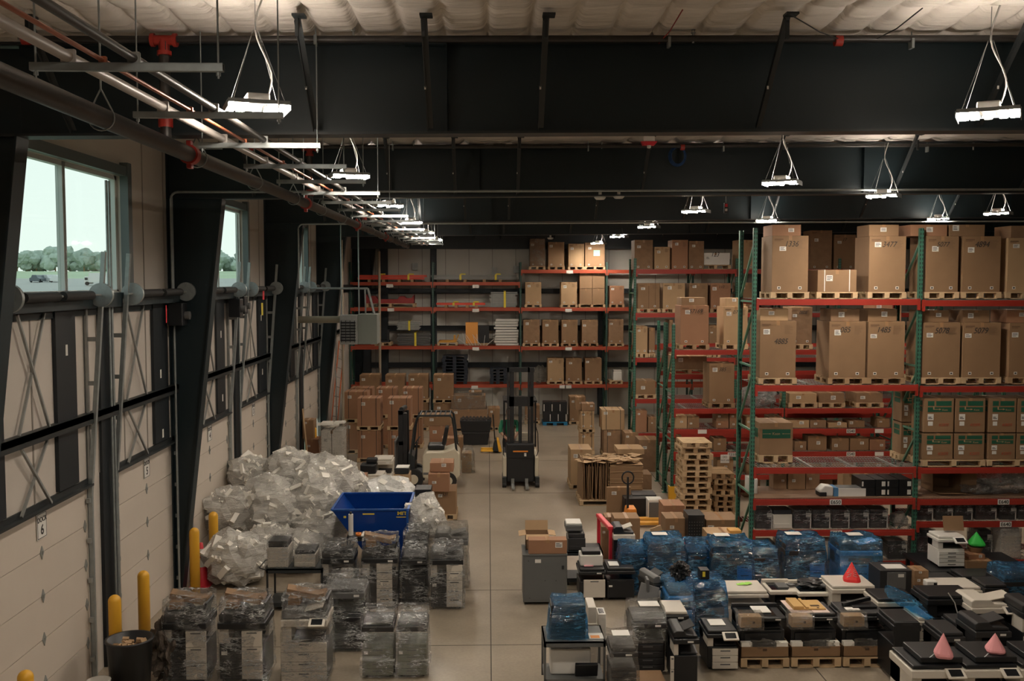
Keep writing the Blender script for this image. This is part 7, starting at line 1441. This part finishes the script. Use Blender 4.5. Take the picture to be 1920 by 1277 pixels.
b = MB(); b.cyl((PX(1831, 1030, 17.15), 17.2, PZ(1831, 1040, 17.0)), (PX(1831, 1030, 17.15), 17.2, PZ(1831, 1040, 17.0)+.09), .10, 16, r2=.14); tag(b.build('brown_tub', card), 'round brown paper tub under the green cone', 'tub')
cone(1831, 1022, 997, 17.2, 33, mat('green_paper', (.02, .42, .05), .6), 'bright green paper cone on the carton at the right rack')
# dark box with grey panel and little cartons
t = solid('grey_faced_unit', 'dark box unit with a grey louvred face and papers on top', 'machine', [('unit_body', (PX(1650, 1090, 16.0), PX(1712, 1090, 16.0), 16.0, 16.5, 0, PZ(1680, 1070, 16.0)), dark_pl), ('grey_face', (PX(1663, 1090, 16.0), PX(1698, 1090, 16.0), 15.985, 16.0, .40, PZ(1680, 1073, 16)), grey_pl), ('label', (PX(1683, 1090, 16.0), PX(1694, 1090, 16.0), 15.98, 15.985, PZ(1680, 1082, 16), PZ(1680, 1076, 16)), paper), ('paper_pile', (PX(1662, 1065, 16.1), PX(1700, 1065, 16.1), 16.1, 16.35, PZ(1680, 1070, 16.0), PZ(1680, 1070, 16)+.01), paper)], at(1680, 1090, 16))
for k in range(3):
    z = .40+k*.115; carton(PX(1714, 1090, 15.9), PX(1741, 1090, 15.9), 15.9, 16.2, z, z+.112, 'small brown carton, %s of three beside the grey-faced unit' % ['lowest', 'middle', 'top'][k], GF, m=card, marks=False)
b = MB(); b.box(PX(1712, 1100, 15.9), PX(1743, 1100, 15.9), 15.88, 16.25, 0, .398); tag(b.build('dark_plinth', dark_pl), 'dark plinth under the three little cartons', 'plinth')
for i, (a, c, D, h, lb) in enumerate(((1745, 1800, 15.9, .62, 'low dark machine under the black table edge'), (1802, 1870, 16.1, .62, 'flat dark machine with a scrap of paper before the black table'), (1845, 1890, 15.3, .74, 'dark grey machine right of the long pale lid'))): mach(a, c, D, h, lb, GK, panel=black_pl, cp=False, head='flat', d=.5)
# text to real meshes
dg = bpy.context.evaluated_depsgraph_get()
for o in [o for o in bpy.data.objects if o.type == 'FONT']:
    me = bpy.data.meshes.new_from_object(o.evaluated_get(dg)); nm = o.name
    k = bpy.data.objects.new(nm.split('.')[0], me); COL.objects.link(k); k.parent = o.parent; k.location = o.location; k.rotation_euler = o.rotation_euler; k.scale = o.scale
    if not me.materials and o.data.materials: me.materials.append(o.data.materials[0])
    bpy.data.objects.remove(o)
# ================================================================ LIGHT AND COLOUR
w = bpy.data.worlds.new('overcast_sky'); SC.world = w; w.use_nodes = True; wn = w.node_tree.nodes; wl = w.node_tree.links
tc = wn.new('ShaderNodeTexCoord'); sp = wn.new('ShaderNodeSeparateXYZ'); wl.new(tc.outputs['Generated'], sp.inputs[0])
cr = wn.new('ShaderNodeValToRGB'); wl.new(sp.outputs[2], cr.inputs[0]); e = cr.color_ramp.elements
e[0].position = 0; e[0].color = (.88, .96, .90, 1); e[1].position = .6; e[1].color = (.72, .86, .90, 1)
bg = wn['Background']; wl.new(cr.outputs[0], bg.inputs[0]); bg.inputs[1].default_value = 1.22
SC.view_settings.view_transform = 'Standard'; SC.view_settings.look = 'None'; SC.view_settings.gamma = 1; SC.view_settings.exposure = 0.0
SC.view_settings.use_curve_mapping = False
SC.render.engine = 'CYCLES'
c = SC.cycles; c.use_denoising = True; c.max_bounces = 7; c.diffuse_bounces = 4; c.glossy_bounces = 3; c.transparent_max_bounces = 14; c.transmission_bounces = 4
c.caustics_reflective = False; c.caustics_refractive = False; c.sample_clamp_indirect = 4.0; c.sample_clamp_direct = 0
try: c.use_light_tree = True
except Exception: pass
